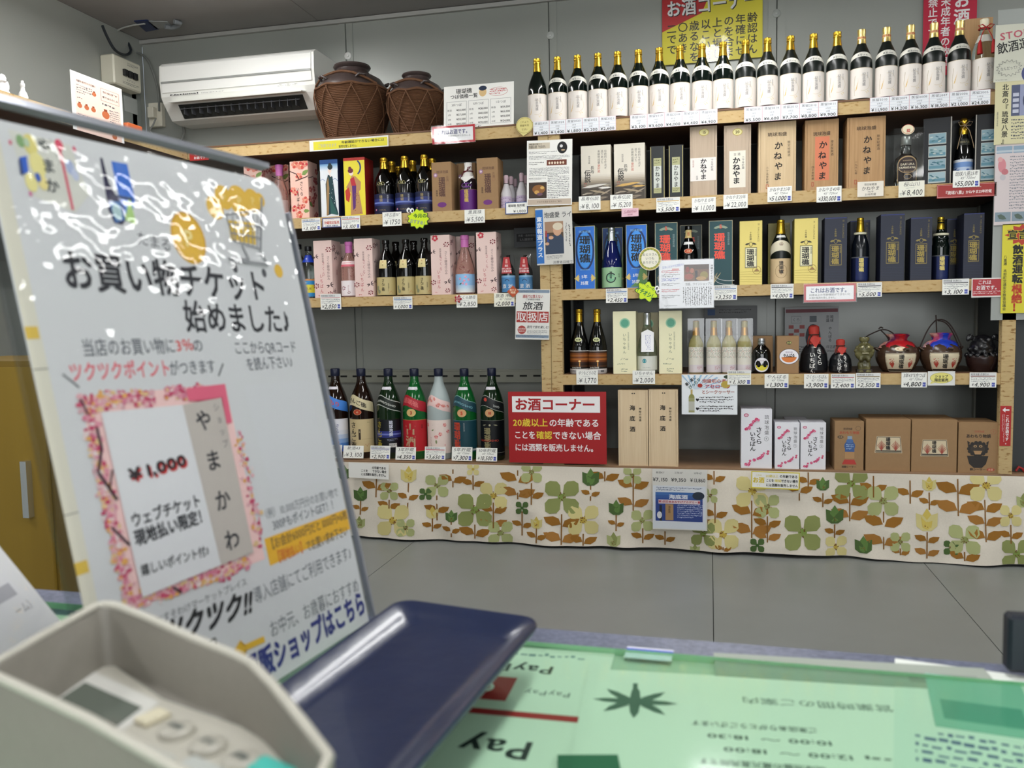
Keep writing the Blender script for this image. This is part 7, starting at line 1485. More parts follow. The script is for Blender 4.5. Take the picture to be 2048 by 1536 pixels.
for x, y, s, c in ((819, 949, 16, YE), (723, 988, 14, DG), (721, 1044, 12, LG), (866, 1025, 12, YE), (904, 1032, 12, DG), (1182, 955, 17, DG), (1233, 1015, 15, DG), (1075, 1044, 12, YE), (1645, 968, 13, DG), (1669, 1030, 18, DG), (1726, 1090, 17, DG), (1857, 968, 14, YE), (1852, 1040, 22, YE), (2045, 1001, 14, LG), (1390, 1098, 10, LG), (1228, 1078, 14, LG), (690, 945, 14, DG)):
    tulip(x, y, s, c)
def clothmap(u, v, o):
    p = onY(u, v, CY); zh = max(hem_z(p.x), FLOOR+.005)+.001; z = min(max(p.z, zh), ZCT-.001); return (p.x, cy_(p.x, z)-.0012-o*.6, z)
A_.into(b, clothmap, .00013, .8)
tag(b.build('cloth_valance'), 'white cotton cloth with green, yellow and brown floral print hanging below the deck', 'cloth')
sheet('notice_tag', 'white notice tag with black lettering pinned at left of the cloth', 'notice tag', 697, 927, 777, 957, lambda a: (a.t('の年齢である', a.w*.76, 8, 6, K, .04, wd=28), a.t('ことを', a.w*.4, 15, 6, K, .04, wd=14), a.t('できない場合', a.w*.77, 15, 6, K, .04, wd=28), a.t('には酒類を販売しません。', a.w*.64, 22, 6, K, .04, wd=52)), Y=CY-.03, rot=.03)
def ytag(a): a.fr(0, 0, a.w, a.h, 2, 0xd8c838); a.t('これは', 15, 8, 4, 0xd8c84a, .02); a.t('お酒', 15, 18, 12, 0xd8c038, .06); a.t('です', 15, 28, 4, 0xd8c84a); a.t('20歳以上', 42, 9, 6, 0xd8c84a, .03, wd=26); a.t('の年齢である', 75, 9, 6.5, K, .04, wd=36); a.t('ことを', 38, 18, 6.5, K, .04, wd=16); a.t('確認', 54, 18, 6, 0xd8c84a, .03, wd=14); a.t('できない場合', 77, 18, 6.5, K, .04, wd=34); a.t('には酒類を販売しません', 62, 27, 6.5, K, .04, wd=64)
sheet('notice_tag', 'yellow-framed notice tag pinned to the cloth below the white cartons', 'notice tag', 1502, 943.5, 1599, 978, ytag, Y=CY-.035, rot=.015)
def holder(a):
    w_, h = a.w, a.h
    for x, n_, p_ in ((16, '新酒43°', '7,150'), (53, '三年43°', '9,350'), (91, '10年43°', '13,860')): a.t(n_, x, 7, 5, 0x4a4a4a); a.t('¥'+p_, x, 21, 10, K, .02, wd=30)
    a.r(1, 33, w_-3, h-2, 0xdfe4ec); a.fake(8, 36, w_-10, 44, 2, 0x5a6a8a); a.r(6, 46, w_-9, 104, 0x24408c)
    for i, c_ in enumerate((0x3c6cb0, 0x305ca4, 0x284c98)): a.r(6, 46+i*6, w_-9, 52+i*6, c_)
    a.e(92, 52, 12, 8, 0x1c2c40); a.t('海底酒', 52, 55, 9, 0xe4e8f4, .06, wd=38); a.r(12, 61, w_-14, 69, 0xe8d8dc); a.t('第2回日本おみやげアカデミー賞', 54, 65, 5, 0xb03040, .05, wd=84); a.r(26, 70, 42, 102, 0xb08a5c); a.v('海底酒', 34, 73, 5, K); a.r(14, 72, 19, 104, 0x141c2c); a.e(14, 92, 5, 7, 0xe0e0e4); a.fake(50, 70, 100, 98, 7, 0xb8c4e4)
sheet('card_holder', 'clear card holder with three prices and blue award card on the cloth', 'card holder', 1304.6, 939, 1414, 1060, holder, Y=CY-.035, film=True, bg=0xe2e0da)

# ================================================================== RIGHT EDGE POSTERS
def stop(a):
    w_, h = a.w, a.h; a.t('STOP!', 42, 20, 20, 0xc05a6a, .03, wd=66, rot=-.12); a.t('飲酒運転', 48, 42, 24, K, .02, wd=88, rot=-.16)
    P_ = [(30+(26 if k % 2 else 20)*math.cos(6.283*k/32), 88+(17 if k % 2 else 12)*math.sin(6.283*k/32)) for k in range(33)]; a.ln(P_, .6, 0x4a4c50); a.t('なんだって?', 30, 88, 8, 0x5a5c60, .0, wd=34, rot=-.08); a.e(72, 100, 16, 18, 0x3a4480); a.e(70, 80, 10, 10, 0xd8c0b0); a.fake(4, 110, 40, 112, 1, GRAY)
sheet('wall_poster', 'pale poster with pink STOP lettering at upper right edge', 'poster', 1989, 47, 2100, 162, stop, Y=D-.008, bg=0xd4d4c4, film=True, rot=.02)
def hoku(a):
    w_, h = a.w, a.h; a.v('北斎の『琉球八景』', 21, 5, 13.2, K, .03, pitch=1.02); a.r(33, 8, w_-4, 70, 0x8c92b0); a.r(33, 8, 50, 70, 0x4c5470); [a.r(36, 24+k*11, 48, 31+k*11, 0xb8bccc) for k in range(4)]; a.e(70, 40, 14, 20, 0x3a4060); a.t('飲', 68, 22, 12, 0xdcdce4); a.fake(34, 76, w_-4, 120, 7, GRAY); a.v('葛飾北斎の浮世絵', 6, 60, 3.6, GRAY)
sheet('wall_poster', 'cream poster with large vertical brush title at right edge', 'poster', 1989, 161, 2095, 287, hoku, Y=D-.010, bg=0xcfc9a0)
def pinkp(a):
    w_, h = a.w, a.h
    for x in (2, 36, 70): a.r(x, 4, x+32, 18, 0x8fa8bc); a.r(x, 12, x+32, 16, 0xc0ccd4); a.r(x, 136, x+32, 155, 0x8a9ca8); leaf(a, x+14, 146, 10, 5, .4, 0x5a6c60)
    a.e(14, 42, 8, 14, 0xd88c94); a.e(20, 55, 7, 6, 0xc87880); a.e(10, 30, 5, 5, 0xe0a8a8); a.e(16, 66, 6, 6, 0xc8c4c8); a.fake(30, 24, w_-6, 132, 19, 0x8a8c94)
sheet('wall_poster', 'pinkish printed sheet with small seascape pictures at right edge', 'poster', 1989, 287, 2098, 449, pinkp, Y=D-.008, bg=0xdcd0d0, film=True)
def sengen(a):
    w_, h = a.w, a.h
    P_ = [(44+(40 if k % 2 else 30)*math.cos(6.283*k/26), 22+(22 if k % 2 else 16)*math.sin(6.283*k/26)) for k in range(26)]; a.p([(min(max(x, 1), w_-1), max(y, 1)) for x, y in P_], 0xc04030, (44, 22)); a.t('宣言!', 34, 22, 20, 0xe8dc3c, .12, wd=48); a.t('宣言!', 34, 22, 20, K, .045, wd=48)
    a.v('飲酒運転', 32, 42, 19.5, K, .07, sx=1.1); a.v('根絶', 32, 121, 19.5, 0xc03020, .09, sx=1.1); a.v('！', 32, 158, 19, 0xc03020, .09); a.v('八重瀬 本部町交通安全推進協議会', 7, 62, 7, 0x3a3a20, .02); a.r(48, 105, 62, 176, 0xc04030); a.v('しない', 70, 60, 16, K, .03)
sheet('wall_poster', 'bright yellow declaration poster with black and red vertical lettering', 'poster', 2003, 447, 2100, 626, sengen, Y=D-.008, bg=0xe2d83a, film=True)
t = empty('shelf_post', (0, 0, 0), 'grey end panel behind the posters at the right edge', 'panel')
slab('panel', onY(1989, 300, D).x, onY(2110, 300, D).x, D-.004, D-.001, zf(2010, 640), zf(2010, 20), mat(0x9a9e9a, .5), t)

# ================================================================== COUNTER IN THE FOREGROUND
HC = -.215
cy1 = onZ(1080, 1240, HC).y; cy2 = onZ(2010, 1310, HC).y; sl = (cy2-cy1)/(onZ(2010, 1310, HC).x-onZ(1080, 1240, HC).x)
t = empty('sales_counter', (0, 0, 0), 'blue-grey sales counter top in the foreground', 'counter')
M_CTR = noisemat('counter_laminate', [(.35, 0x50566c), (.65, 0x6a7088)], 260, .4)
ey = lambda x: cy1+sl*(x+.12)
b = MB(); b.prism([(-.95, -.1), (.95, -.1), (.95, ey(.95)), (-.95, ey(-.95))], lambda u, v, tt: (u, v, tt), HC-.03, HC-.006, M_CTR); b.build('counter_top', t)
b = MB(); b.prism([(-.93, -.08), (.93, -.08), (.93, ey(.93)-.03), (-.93, ey(-.93)-.03)], lambda u, v, tt: (u, v, tt), FLOOR, HC-.031, mat(0x6c7078, .5)); b.build('counter_base', t)
ZP = HC-.003
def gz(x, y): return onZ(x, y, HC)
my_ = lambda x: gz(1150, 1290).y+sl*(x+.1)
def desk(name, label, cx, cy, W_, H_, fn, rz=0.0, z=ZP, bg=0xeceae4, w_=100, cat='document', th=.0004):
    """sheet lying on the counter, its top edge towards the camera; cx,cy photo pixel of the centre"""
    p = gz(cx, cy); h_ = w_*H_/W_; a = Art(w_, h_); fn(a); mb = MB()
    f = lambda u, v, o: ((.5-u/w_)*W_, (v/h_-.5)*H_, o)
    mb.prism([(0, 0), (w_, 0), (w_, h_), (0, h_)], f, 0, -th, mat(bg, .6)); a.into(mb, f, .00003, .6)
    o = mb.build(name, None, (p.x, p.y, z)); o.rotation_euler.z = rz
    return tag(o, label, cat)
def pay(a):
    w_, h = a.w, a.h; a.t('PayPay', w_*.34, h*.83, 9, 0x34383c, .03, wd=30); a.fr(w_*.3, h*.6, w_*.56, h*.76, 2, RED); a.r(w_*.3, h*.6, w_*.56, h*.76, 0xc01c24); a.ring(w_*.43, h*.68, 7, 5, 1.2, 0xf0f0f0); a.t('P', w_*.43, h*.68, 9, 0xf0f0f0, .06); a.t('PayPay', w_*.18, h*.67, 5, GRAY)
    a.r(0, h*.51, w_*.62, h*.545, 0xb81c24); a.r(w_*.52, h*.4, w_*.66, h*.45, 0x3cc070); a.t('今すぐ使える', w_*.3, h*.45, 5, GRAY, .02, wd=26); a.fake(w_*.16, h*.28, w_*.42, h*.4, 3, 0x44484c)
    a.t('PayPay', w_*.62, h*.2, 16, 0x202428, .04, wd=62); a.fake(w_*.1, h*.93, w_*.8, h*.97, 1, 0x7a8c98)
p1 = gz(1228, 1300); x1 = p1.x
o = desk('payment_sheet', 'white payment notice sheet with red logo block under the green mat, beside tray', 1000, 1380, .18, .2, pay, z=ZP-.001); o.location.x = x1-.09; o.location.y = gz(1100, 1284).y-.102
o2 = desk('payment_sheet', 'second payment notice with dark red block, nearer the camera under mat', 900, 1500, .16, .11, lambda a: (a.r(a.w*.3, 4, a.w*.62, a.h*.45, 0xa01420), a.t('Pay', a.w*.2, a.h*.7, 16, 0x202428, .03)), z=ZP-.0004)
o2.location.x = x1-.095; o2.location.y = gz(1100, 1450).y-.045
def doc(a):
    w_, h = a.w, a.h; g = 0x3c4a46
    a.t('営業時間のご案内', w_*.30, h*.88, 5, 0x4c5a54, wd=44); 
    for k in np.linspace(0, 6.28, 9)[:-1]: leaf(a, w_*.84+7*math.cos(k), h*.84+5*math.sin(k), 6, 1.6, k, 0x4c6458)
    a.e(w_*.84, h*.84, 3, 3, 0x4c6458); a.r(w_*.835, h*.85, w_*.85, h*.93, 0x4c6458)
    rn = random.Random(2)
    rows = ['ご来店ありがとうございます', '10:00 〜 18:30', '12:00 〜 18:00', '琉球泡盛の蔵元直売所です', '試飲は二十歳以上の方に限らせて頂きます', '月曜日 10:30 〜', '火曜日 定休日', 'お会計の際にポイントカードをご提示下さい', '10:00 〜 17:00', '年末年始は休業', '沖縄県本部町', '電話番号', 'お酒は二十歳から']
    for i, r_ in enumerate(rows): a.t(r_, w_*(.50-.04*(i % 3)), h*(.76-.05*i), 3.4, g, .03, wd=min(60, len(r_)*2.7))
    for i in range(5): a.fake(w_*.1, h*(.66-.1*i), w_*.3, h*(.69-.1*i), 1, g)
    a.p([(w_*.2, h*.6), (w_*.25, h*.6), (w_*.22, h*.55)], 0xd85a48); a.r(w_*.08, h*.62, w_*.16, h*.625, 0xd85a48)
DX0, DX1 = gz(1222, 1330).x, gz(1830, 1360).x
desk('document', 'large printed information sheet lying face away under the green mat', 1520, 1440, .185, .262, doc, rz=.05).location.y = gz(1500, 1345).y-.131
desk('document', 'grey-green folded sheet at the far edge under the mat', 1700, 1335, .16, .035, lambda a: (a.r(5, 5, 30, 14, 0x8c948c), a.r(40, 3, 60, 16, 0xa0a49c)), bg=0x9ca49a, z=ZP+.0004, rz=.03)
desk('document', 'dark green card corner near the lower middle under the mat', 1180, 1545, .03, .04, lambda a: None, bg=0x2c6a50, z=ZP+.0011, rz=.2)
desk('document', 'white sheet at the right side under the mat', 2000, 1450, .1, .16, lambda a: (a.fake(10, 30, 90, 70, 5, 0x4c5a8a), a.ln([(10, 90), (40, 120)], 2, 0x3a4a9a)), z=ZP+.0003, rz=-.2, bg=0xdfe4de)
desk('document', 'teal striped card near the right edge under the mat', 1960, 1400, .05, .07, lambda a: a.r(10, 20, 90, 70, 0x5c9c8c), z=ZP+.0007, bg=0x8cbcac, rz=-.15)
desk('flyer', 'white flyer with blue edge sticking out past the far mat edge', 1300, 1290, .03, .018, lambda a: (a.r(0, 40, 100, 52, 0x3c50c0),), z=ZP+.0012, rz=-.04, cat='flyer', bg=0xe0e2f0).location.y = my_(0)+.002
M_MAT = filmmat('green_mat', (.69, .87, .75), .08, .25, 20, dist=.001)
mx = MB(); my = lambda x: gz(1150, 1290).y+sl*(x+.1)
for (x0, x1_) in ((-.9, .9),):
    mx.add([(x0, -.08, HC), (x1_, -.08, HC), (x1_, my(x1_), HC), (x0, my(x0), HC)], [[0, 1, 2, 3]], M_MAT)
    mx.add([(x0, my(x0), HC), (x1_, my(x1_), HC), (x1_, my(x1_)+.0015, HC-.0058), (x0, my(x0)+.0015, HC-.0058)], [[0, 1, 2, 3]], mat(0xa8d4b0, .3))
tag(mx.build('desk_mat'), 'transparent green vinyl mat covering the papers on the counter', 'desk mat')
slab('mat_backing', -.89, .89, -.07, my(-.5)-.012, HC-.0055, HC-.005, mat(0xb9c8b8, .7))
tag(bpy.data.objects['mat_backing'], 'pale liner under the green mat, seen between the papers', 'liner')
# --- navy tray
FL, FR, NR = onZ(800, 1195, -.182), onZ(1085, 1235, -.182), onZ(830, 1536, -.182)
dr = (FR-FL); Wt = dr.length; ax = dr.normalized(); ay = Vector((-ax.y, ax.x, 0)); ay = (FR-NR).normalized(); Lt = .235
M_LEA = noisemat('navy_leather', [(0, 0x161f3e), (1, 0x1d2849)], 50, .3, bump=.25, coat=.15)
def rrect(w_, l_, r_, inset, n=5):
    P_ = []
    for cx, cy, a0 in ((w_-inset-r_, l_-inset-r_, 0), (inset+r_, l_-inset-r_, math.pi/2), (inset+r_, inset+r_, math.pi), (w_-inset-r_, inset+r_, 1.5*math.pi)):
        for k in range(n+1): an = a0+math.pi/2*k/n; P_.append((cx+r_*math.cos(an), cy+r_*math.sin(an)))
    return P_
b = MB(); org = FL-ay*Lt; fr_ = lambda u, v, z: (org.x+ax.x*u+ay.x*v, org.y+ax.y*u+ay.y*v, z)
rings = [(.022, .007, HC+.002), (.001, .012, -.1865), (.0, .013, -.184), (.0008, .0125, -.1822), (.003, .012, -.1826), (.011, .009, -.1875), (.016, .008, -.1902), (.020, .007, -.1908)]
vs_ = []; fs = []; nn = 24
for inset, r_, z in rings: vs_ += [fr_(u, v, z) for u, v in rrect(Wt, Lt, r_, inset)]
for i in range(len(rings)-1):
    for k in range(nn): fs.append([i*nn+k, i*nn+(k+1) % nn, (i+1)*nn+(k+1) % nn, (i+1)*nn+k])
fs += [list(range(nn))[::-1], [(len(rings)-1)*nn+k for k in range(nn)]]
cen = Vector((org.x+ax.x*Wt/2+ay.x*Lt/2, org.y+ax.y*Wt/2+ay.y*Lt/2, HC)); b.add([Vector(v)-cen for v in vs_], fs, M_LEA, True)
t = empty('cash_tray', cen, 'navy blue leather cash tray with raised rim on the counter', 'tray'); b.build('tray_body', t)
# --- card terminal with privacy shield
E0 = onZ(0, 1370, -.11); Fq = onZ(345, 1536, -.11); aa = (Fq-E0).normalized(); bb = Vector((-aa.y, aa.x, 0)); t = empty('card_terminal', (E0.x, E0.y, HC), 'light grey card terminal with tall privacy shield and keypad', 'card terminal')
M_TERM = noisemat('terminal_plastic', [(0, 0x7e7a72), (1, 0x868279)], 300, .45, bump=.05); M_TERML = mat(0xb8b5aa, .35)
L3 = lambda a_, b_, z: (aa.x*a_+bb.x*b_, aa.y*a_+bb.y*b_, z-HC)
def loc2(x, y, z): p = onZ(x, y, z)-E0; return (p.x*aa.x+p.y*aa.y, p.x*bb.x+p.y*bb.y)
rimpx = [(190, 1216, -.108), (205, 1213, -.108), (222, 1213, -.108), (240, 1217, -.108), (300, 1240, -.109), (400, 1282, -.110), (480, 1314, -.111), (515, 1333, -.111), (560, 1382, -.113), (620, 1460, -.115), (668, 1525, -.117)]
rim = [(*loc2(x, y, z), z) for x, y, z in rimpx]
rim += [(rim[-1][0]+.012, rim[-1][1]-.02, -.119), (rim[-1][0]+.008, -.004, -.119)]
rim += [(.10, 0, -.112), (.05, 0, -.11), (0, 0, -.11), (-.02, .0, -.11), (-.045, .004, -.11)]
rim += [(*loc2(-30, 1342, -.108), -.108), (*loc2(60, 1287, -.108), -.108)]
n = len(rim); cx_ = sum(r[0] for r in rim)/n; cy__ = sum(r[1] for r in rim)/n
def ins(k, d): a_, b_, z = rim[k]; L_ = math.hypot(a_-cx_, b_-cy__); return (a_-(a_-cx_)/L_*d, b_-(b_-cy__)/L_*d, z)
ZPAD = -.131
vs_ = []; fs = []
for d_, zz in ((-.004, HC+.001), (-.001, -.16), (0, None), (.0008, 'm'), (.0028, 'm'), (.0036, None), (.006, ZPAD+.002), (.008, ZPAD)):
    for k in range(n):
        a_, b_, z = ins(k, d_); z = (z if zz is None else (z+.0012 if zz == 'm' else zz)); vs_.append(L3(a_, b_, z))
m_ = 8
for i in range(m_-1):
    for k in range(n): fs.append([i*n+k, i*n+(k+1) % n, (i+1)*n+(k+1) % n, (i+1)*n+k])
fs += [list(range(n)), [(m_-1)*n+k for k in range(n)]]
b = MB(); b.add(vs_, fs, M_TERM, True); b.build('shield_body', t)
# rim bead
MB().tube([L3(*ins(k, .0018)[:2], rim[k][2]+.0012) for k in range(n)], .0016, M_TERML, 8, True).build('shield_rim', t)
def pp(x, y, z=ZPAD+.001): return loc2(x, y, z)
fp = [pp(215, 1325), pp(322, 1400), pp(640, 1560), pp(350, 1560), pp(60, 1390), pp(40, 1375), pp(120, 1325)]
fp = [pp(130, 1322), pp(218, 1326), pp(325, 1400), pp(480, 1455), pp(600, 1530), pp(500, 1600), pp(300, 1500), pp(60, 1395)]
b = MB(); b.prism(fp, lambda u, v, z: L3(u, v, z), ZPAD+.0002, ZPAD+.0015, M_TERML); b.build('face_plate', t)
lc = [pp(170, 1364, ZPAD+.002), pp(283, 1414, ZPAD+.002), pp(221, 1461, ZPAD+.002), pp(107, 1405, ZPAD+.002)]
b = MB(); b.prism(lc, lambda u, v, z: L3(u, v, z), ZPAD+.0015, ZPAD+.002, mat(0x5c645c, .12)); b.build('display', t)
big_ = [pp(185, 1340, ZPAD+.002), pp(320, 1402, ZPAD+.002), pp(226, 1474, ZPAD+.002), pp(80, 1400, ZPAD+.002)]
b = MB(); b.prism(big_, lambda u, v, z: L3(u, v, z), ZPAD+.0014, ZPAD+.0017, mat(0xcfcfca, .25)); b.build('display_bezel', t)
for x, y, tx in ((353, 1452, '取消'), (416, 1482, '訂正'), (482, 1512, '確認')):
    u, v = pp(x, y, ZPAD+.004); k = MB(); k.lathe([(.0056, 0), (.0056, .0016), (.005, .0024), (0, .0027)], M_TERML, 20); o = k.build('round_key', t, L3(u, v, ZPAD+.0012))
    a = Art(10, 6); a.t(tx, 5, 3, 4.4, 0x5a6664, .02); q = MB(); ca = math.atan2(aa.y, aa.x)
    a.into(q, lambda u_, v_, o_: (-(u_-5)*.0007*math.cos(ca)-(v_-3)*.0007*math.sin(ca)*1, -(u_-5)*.0007*math.sin(ca)+(v_-3)*.0007*math.cos(ca), .0029+o_)); q.build('key_print', o)
u, v = pp(305, 1432, ZPAD+.003)
b = MB(); b.box(-.0035, .0035, -.0048, .0048, 0, .0024, mat(0xd4cdb4, .4), .0006); o = b.build('function_key', t, L3(u, v, ZPAD+.0012)); o.rotation_euler.z = math.atan2(aa.y, aa.x)
for x, y, c_ in ((545, 1535, 0x4cc0b4), (400, 1535, 0xb8bcb8), (300, 1510, 0xb8bcb8)):
    u, v = pp(x, y, ZPAD+.003); b = MB(); b.box(-.008, .008, -.004, .004, 0, .0025, mat(c_, .4), .0008); o = b.build('small_key', t, L3(u, v, ZPAD+.0008)); o.rotation_euler.z = math.atan2(aa.y, aa.x)
u, v = pp(70, 1380, ZPAD+.002); a = Art(20, 5); a.t('JT-C16', 10, 2.5, 4, 0x50504c, .05); q = MB()
a.into(q, lambda u_, v_, o_: L3(u-(u_-10)*.0009, v+(v_-2.5)*.0009, ZPAD+.0017+o_)); q.build('model_print', t)
# --- tall leaning poster in acrylic stand
az, ln_ = .1462, .2031
pd = Vector((math.sin(az), math.cos(az), 0)); n0 = Vector((math.cos(az), -math.sin(az), 0)); pv = Vector((0, 0, -1))*math.cos(ln_)+n0*math.sin(ln_)
P0 = Vector((-.3308, .3347, .0988)); PN = pv.cross(pd).normalized(); PN = PN if PN.x > 0 else -PN
PW, PH = .225, (P0.z-HC)/math.cos(ln_)-.003
def pz(x, y):
    r = Vector(ray(x, y)); X = r*(P0.dot(PN)/r.dot(PN))-P0; return X.dot(pd)*1000, X.dot(pv)*1000
def poster(a):
    def T(st, p, q, c, b_=.0, k=1.0, sh=0.0):
        (u0, v0), (u1, v1) = pz(*p), pz(*q); L_ = math.hypot(u1-u0, v1-v0); nn_ = len(st); adv = L_/max(1, nn_-1)
        a.t(st, (u0+u1)/2, (v0+v1)/2, adv*k, c, b_, wd=L_+adv, rot=math.atan2(v1-v0, u1-u0), sh=sh)
    def V(st, p, q, c, b_=.0, k=1.0):
        (u0, v0), (u1, v1) = pz(*p), pz(*q); L_ = math.hypot(u1-u0, v1-v0); adv = L_/(len(st)-1); pch = 1/k
        for i, ch in enumerate(st): f_ = i/(len(st)-1); a.t(ch, u0+(u1-u0)*f_, v0+(v1-v0)*f_, adv*k, c, b_)
    def Q(pts, c): P_ = [pz(*p) for p in pts]; a.p(P_, c, (sum(p[0] for p in P_)/len(P_), sum(p[1] for p in P_)/len(P_)))
    def Ln(pts, t_, c): a.ln([pz(*p) for p in pts], t_, c)
    W1, H1 = a.w, a.h; BK = 0x22242c
    # beige margin strip of the sheet behind, then the front page
    u0 = pz(58, 558)[0]
    a.r(u0-8, 10, u0, H1-2, 0xd0ccbe)
    for (x, y) in ((85, 665), (150, 1140)):
        u_, v_ = pz(x, y); a.r(u0-8, v_-3, u0-1, v_+3, 0xd0b04c)
    for y in (735, 1035): v_ = pz(110, y)[1]; a.r(u0-8, v_, u0, v_+.6, 0x8a8880)
    # top left picture block
    Q([(15, 258), (140, 290), (178, 390), (150, 425), (60, 390)], 0xccccc4)
    for (x, y, r_, c_) in ((60, 290, 7, 0xd8cc7c), (75, 330, 8, 0xe0d690), (62, 365, 6, 0xe0d690), (85, 365, 5, 0xe4d48c), (40, 282, 4, 0x7ca06c), (52, 285, 3, 0xb0c4a8), (140, 335, 5, 0xa4b0d0), (150, 350, 4, 0xb8c0d8), (75, 355, 3, 0x3a5cb0), (20, 285, 1.5, 0xd05070), (148, 298, 1.8, 0xd04068), (60, 388, 1.6, 0xd070a0)): a.e(*pz(x, y), r_*.55, r_*.8, c_)
    Q([(37, 315), (52, 312), (56, 345), (42, 350)], 0x2c5cc0); Q([(36, 320), (40, 318), (46, 348), (40, 350)], 0x24386c)
    V('やまか', (88, 292), (104, 372), 0x3a4046, .02, .8); V('ショップ', (102, 282), (118, 325), 0x5a6066, 0, .8)
    Ln([(116, 288), (130, 350), (145, 420)], 1.6, 0xd05a70); a.e(*pz(117, 290), 2.4, 3, 0xd03058)
    # bottle picture
    Q([(222, 322), (254, 328), (270, 400), (262, 440), (244, 420), (232, 370)], 0x2868c8); Q([(258, 392), (268, 430), (272, 450), (250, 440)], 0xa8cc7c); Ln([(228, 392), (264, 399)], 1.6, 0x283c60)
    Q([(199, 316), (204, 316), (208, 350), (232, 392), (246, 412), (250, 442), (244, 450), (228, 446), (216, 420), (208, 372)], 0x2c2c4c); Q([(216, 402), (240, 404), (249, 440), (230, 446)], 0x4c78b4); a.e(*pz(233, 424), 3.2, 4.5, 0xa8c4c8)
    # coins and trolley
    for x, y, r_ in ((430, 415, 1.1), (447, 395, 1.15), (478, 402, 1.5), (505, 402, 1.2), (519, 400, .7)):
        u_, v_ = pz(x, y); a.e(u_, v_, 7*r_, 7*r_, 0xdcb038); a.t('P', u_, v_, 6*r_, 0xe8cc78, .03)
    u_, v_ = pz(377, 476); a.e(u_, v_, 14, 16, 0xdcae34, 26); a.ring(u_, v_, 14, 16, 1.4, 0xcc9c28); a.t('P', u_, v_, 14, 0xe8d48c, .04)
    u_, v_ = pz(557, 542); a.e(u_, v_, 4.5, 4.8, 0xdcb038)
    Q([(455, 440), (508, 445), (512, 490), (462, 480)], 0xdcb848)
    G2 = 0x8a8c90
    Ln([(450, 430), (522, 420)], 1, G2); Ln([(522, 395), (520, 500)], 2, G2); Ln([(450, 428), (466, 482), (518, 498)], 1, G2); Ln([(456, 448), (520, 455)], .9, G2); Ln([(461, 466), (519, 476)], .9, G2)
    for k in range(6): Ln([(463+k*10, 432-k), (470+k*8.5, 484+k*2.4)], .8, G2)
    Ln([(482, 490), (497, 520), (455, 518)], 1.6, G2); Ln([(518, 500), (534, 530), (470, 521), (454, 518)], 1.8, G2)
    for x, y in ((470, 537), (528, 546)): a.e(*pz(x, y), 2.4, 3, 0x4c4e54)
    T('たまる', (285, 478), (332, 490), 0x4a4c54, .0, 1.0)
    T('お買い物チケット', (155, 542), (513, 573), BK, .035, 1.12)
    T('始めました♪', (390, 634), (580, 641), BK, .035, 1.12)
    T('当店のお買い物に', (176, 696), (340, 692), 0x5c6068, .015, 1.25); T('3％', (360, 691), (378, 690), 0xd05050, .03, 1.2); T('の', (392, 691), (396, 691), 0x5c6068, .01) if 0 else None
    u_, v_ = pz(395, 691); a.t('の', u_, v_, 9, 0x5c6068, .015)
    T('ここからQRコード', (475, 696), (586, 694), 0x5c6068, .015, 1.3); T('を読ん下さい♪', (500, 729), (585, 723), 0x5c6068, .015, 1.25)
    T('ツクツクポイント', (152, 745), (330, 737), 0xd8606c, .03, 1.25); T('がつきます', (348, 737), (422, 733), 0x5c6068, .015, 1.25)
    Ln([(125, 748), (158, 775)], 1.2, 0x7a7c80); Ln([(446, 727), (437, 752)], 1.2, 0x5a5c60)
    # voucher
    c4 = [(160, 794), (449, 768), (530, 1118), (258, 1222)]
    Q(c4, 0xe9c2c0); rn_ = random.Random(5)
    def edge(p, q, n_, w_):
        for i in range(n_):
            f_ = i/(n_-1); x = p[0]+(q[0]-p[0])*f_+rn_.uniform(-w_, w_); y = p[1]+(q[1]-p[1])*f_+rn_.uniform(-w_, w_)
            u_, v_ = pz(x, y); [a.e(u_+rn_.uniform(-3, 3), v_+rn_.uniform(-3, 3), rn_.uniform(.7, 2.3), rn_.uniform(.6, 1.8), rn_.choice((0xc04868, 0xcc7890, 0xd8a058, 0xb83860, 0xd8a4ac, 0xd8b888, 0xd890a0, 0xdcc8c8, 0xd0a0a8)), 7) for _ in range(3)]
    a.lock = 4
    edge((172, 805), (300, 795), 44, 9); edge((330, 786), (400, 784), 16, 8); edge((175, 815), (245, 1150), 90, 9); edge((260, 1205), (495, 1125), 80, 9); edge((245, 1150), (265, 1210), 20, 10); edge((480, 870), (520, 1090), 30, 7); a.lock = None
    Q([(370, 777), (449, 768), (463, 845), (452, 848), (444, 795), (376, 802)], 0xd8607c)
    Ln([(192, 855), (202, 895), (195, 945), (233, 1000)], 1.6, 0x3a2430); Ln([(218, 975), (223, 940)], 1, 0x3a2430); Ln([(222, 1055), (258, 1090)], 1.4, 0x3a2430); Ln([(160, 798), (175, 830)], 1.2, 0x3a2430); Ln([(345, 1175), (362, 1185)], 1.6, 0x3a2430)
    Q([(200, 825), (363, 810), (440, 1130), (283, 1195)], 0xd6d6da)
    Q([(363, 810), (440, 796), (505, 1105), (440, 1130)], 0xbab2ac)
    T('¥1,000', (270, 952), (365, 925), 0xc02c2c, .05, 1.25); u_, v_ = pz(262, 948); T('¥1,000', (266, 948), (361, 921), 0x26262c, .05, 1.25)
    T('ウェブチケット', (270, 1040), (390, 1003), 0x2c2e34, .05, 1.1); T('現地払い限定！', (278, 1075), (403, 1032), 0x2c2e34, .06, 1.15); T('嬉しいポイント付♪', (288, 1140), (416, 1100), 0x2c2e34, .03, 1.1)
    V('やまかわ', (405, 842), (462, 1080), 0x2a2c34, .03, .55); V('ショップ', (430, 815), (448, 888), 0x6a6468, .0, .7)
    # area where the code was stays plain
    Q([(488, 770), (617, 761), (660, 958), (543, 993)], 0xcbccd0)
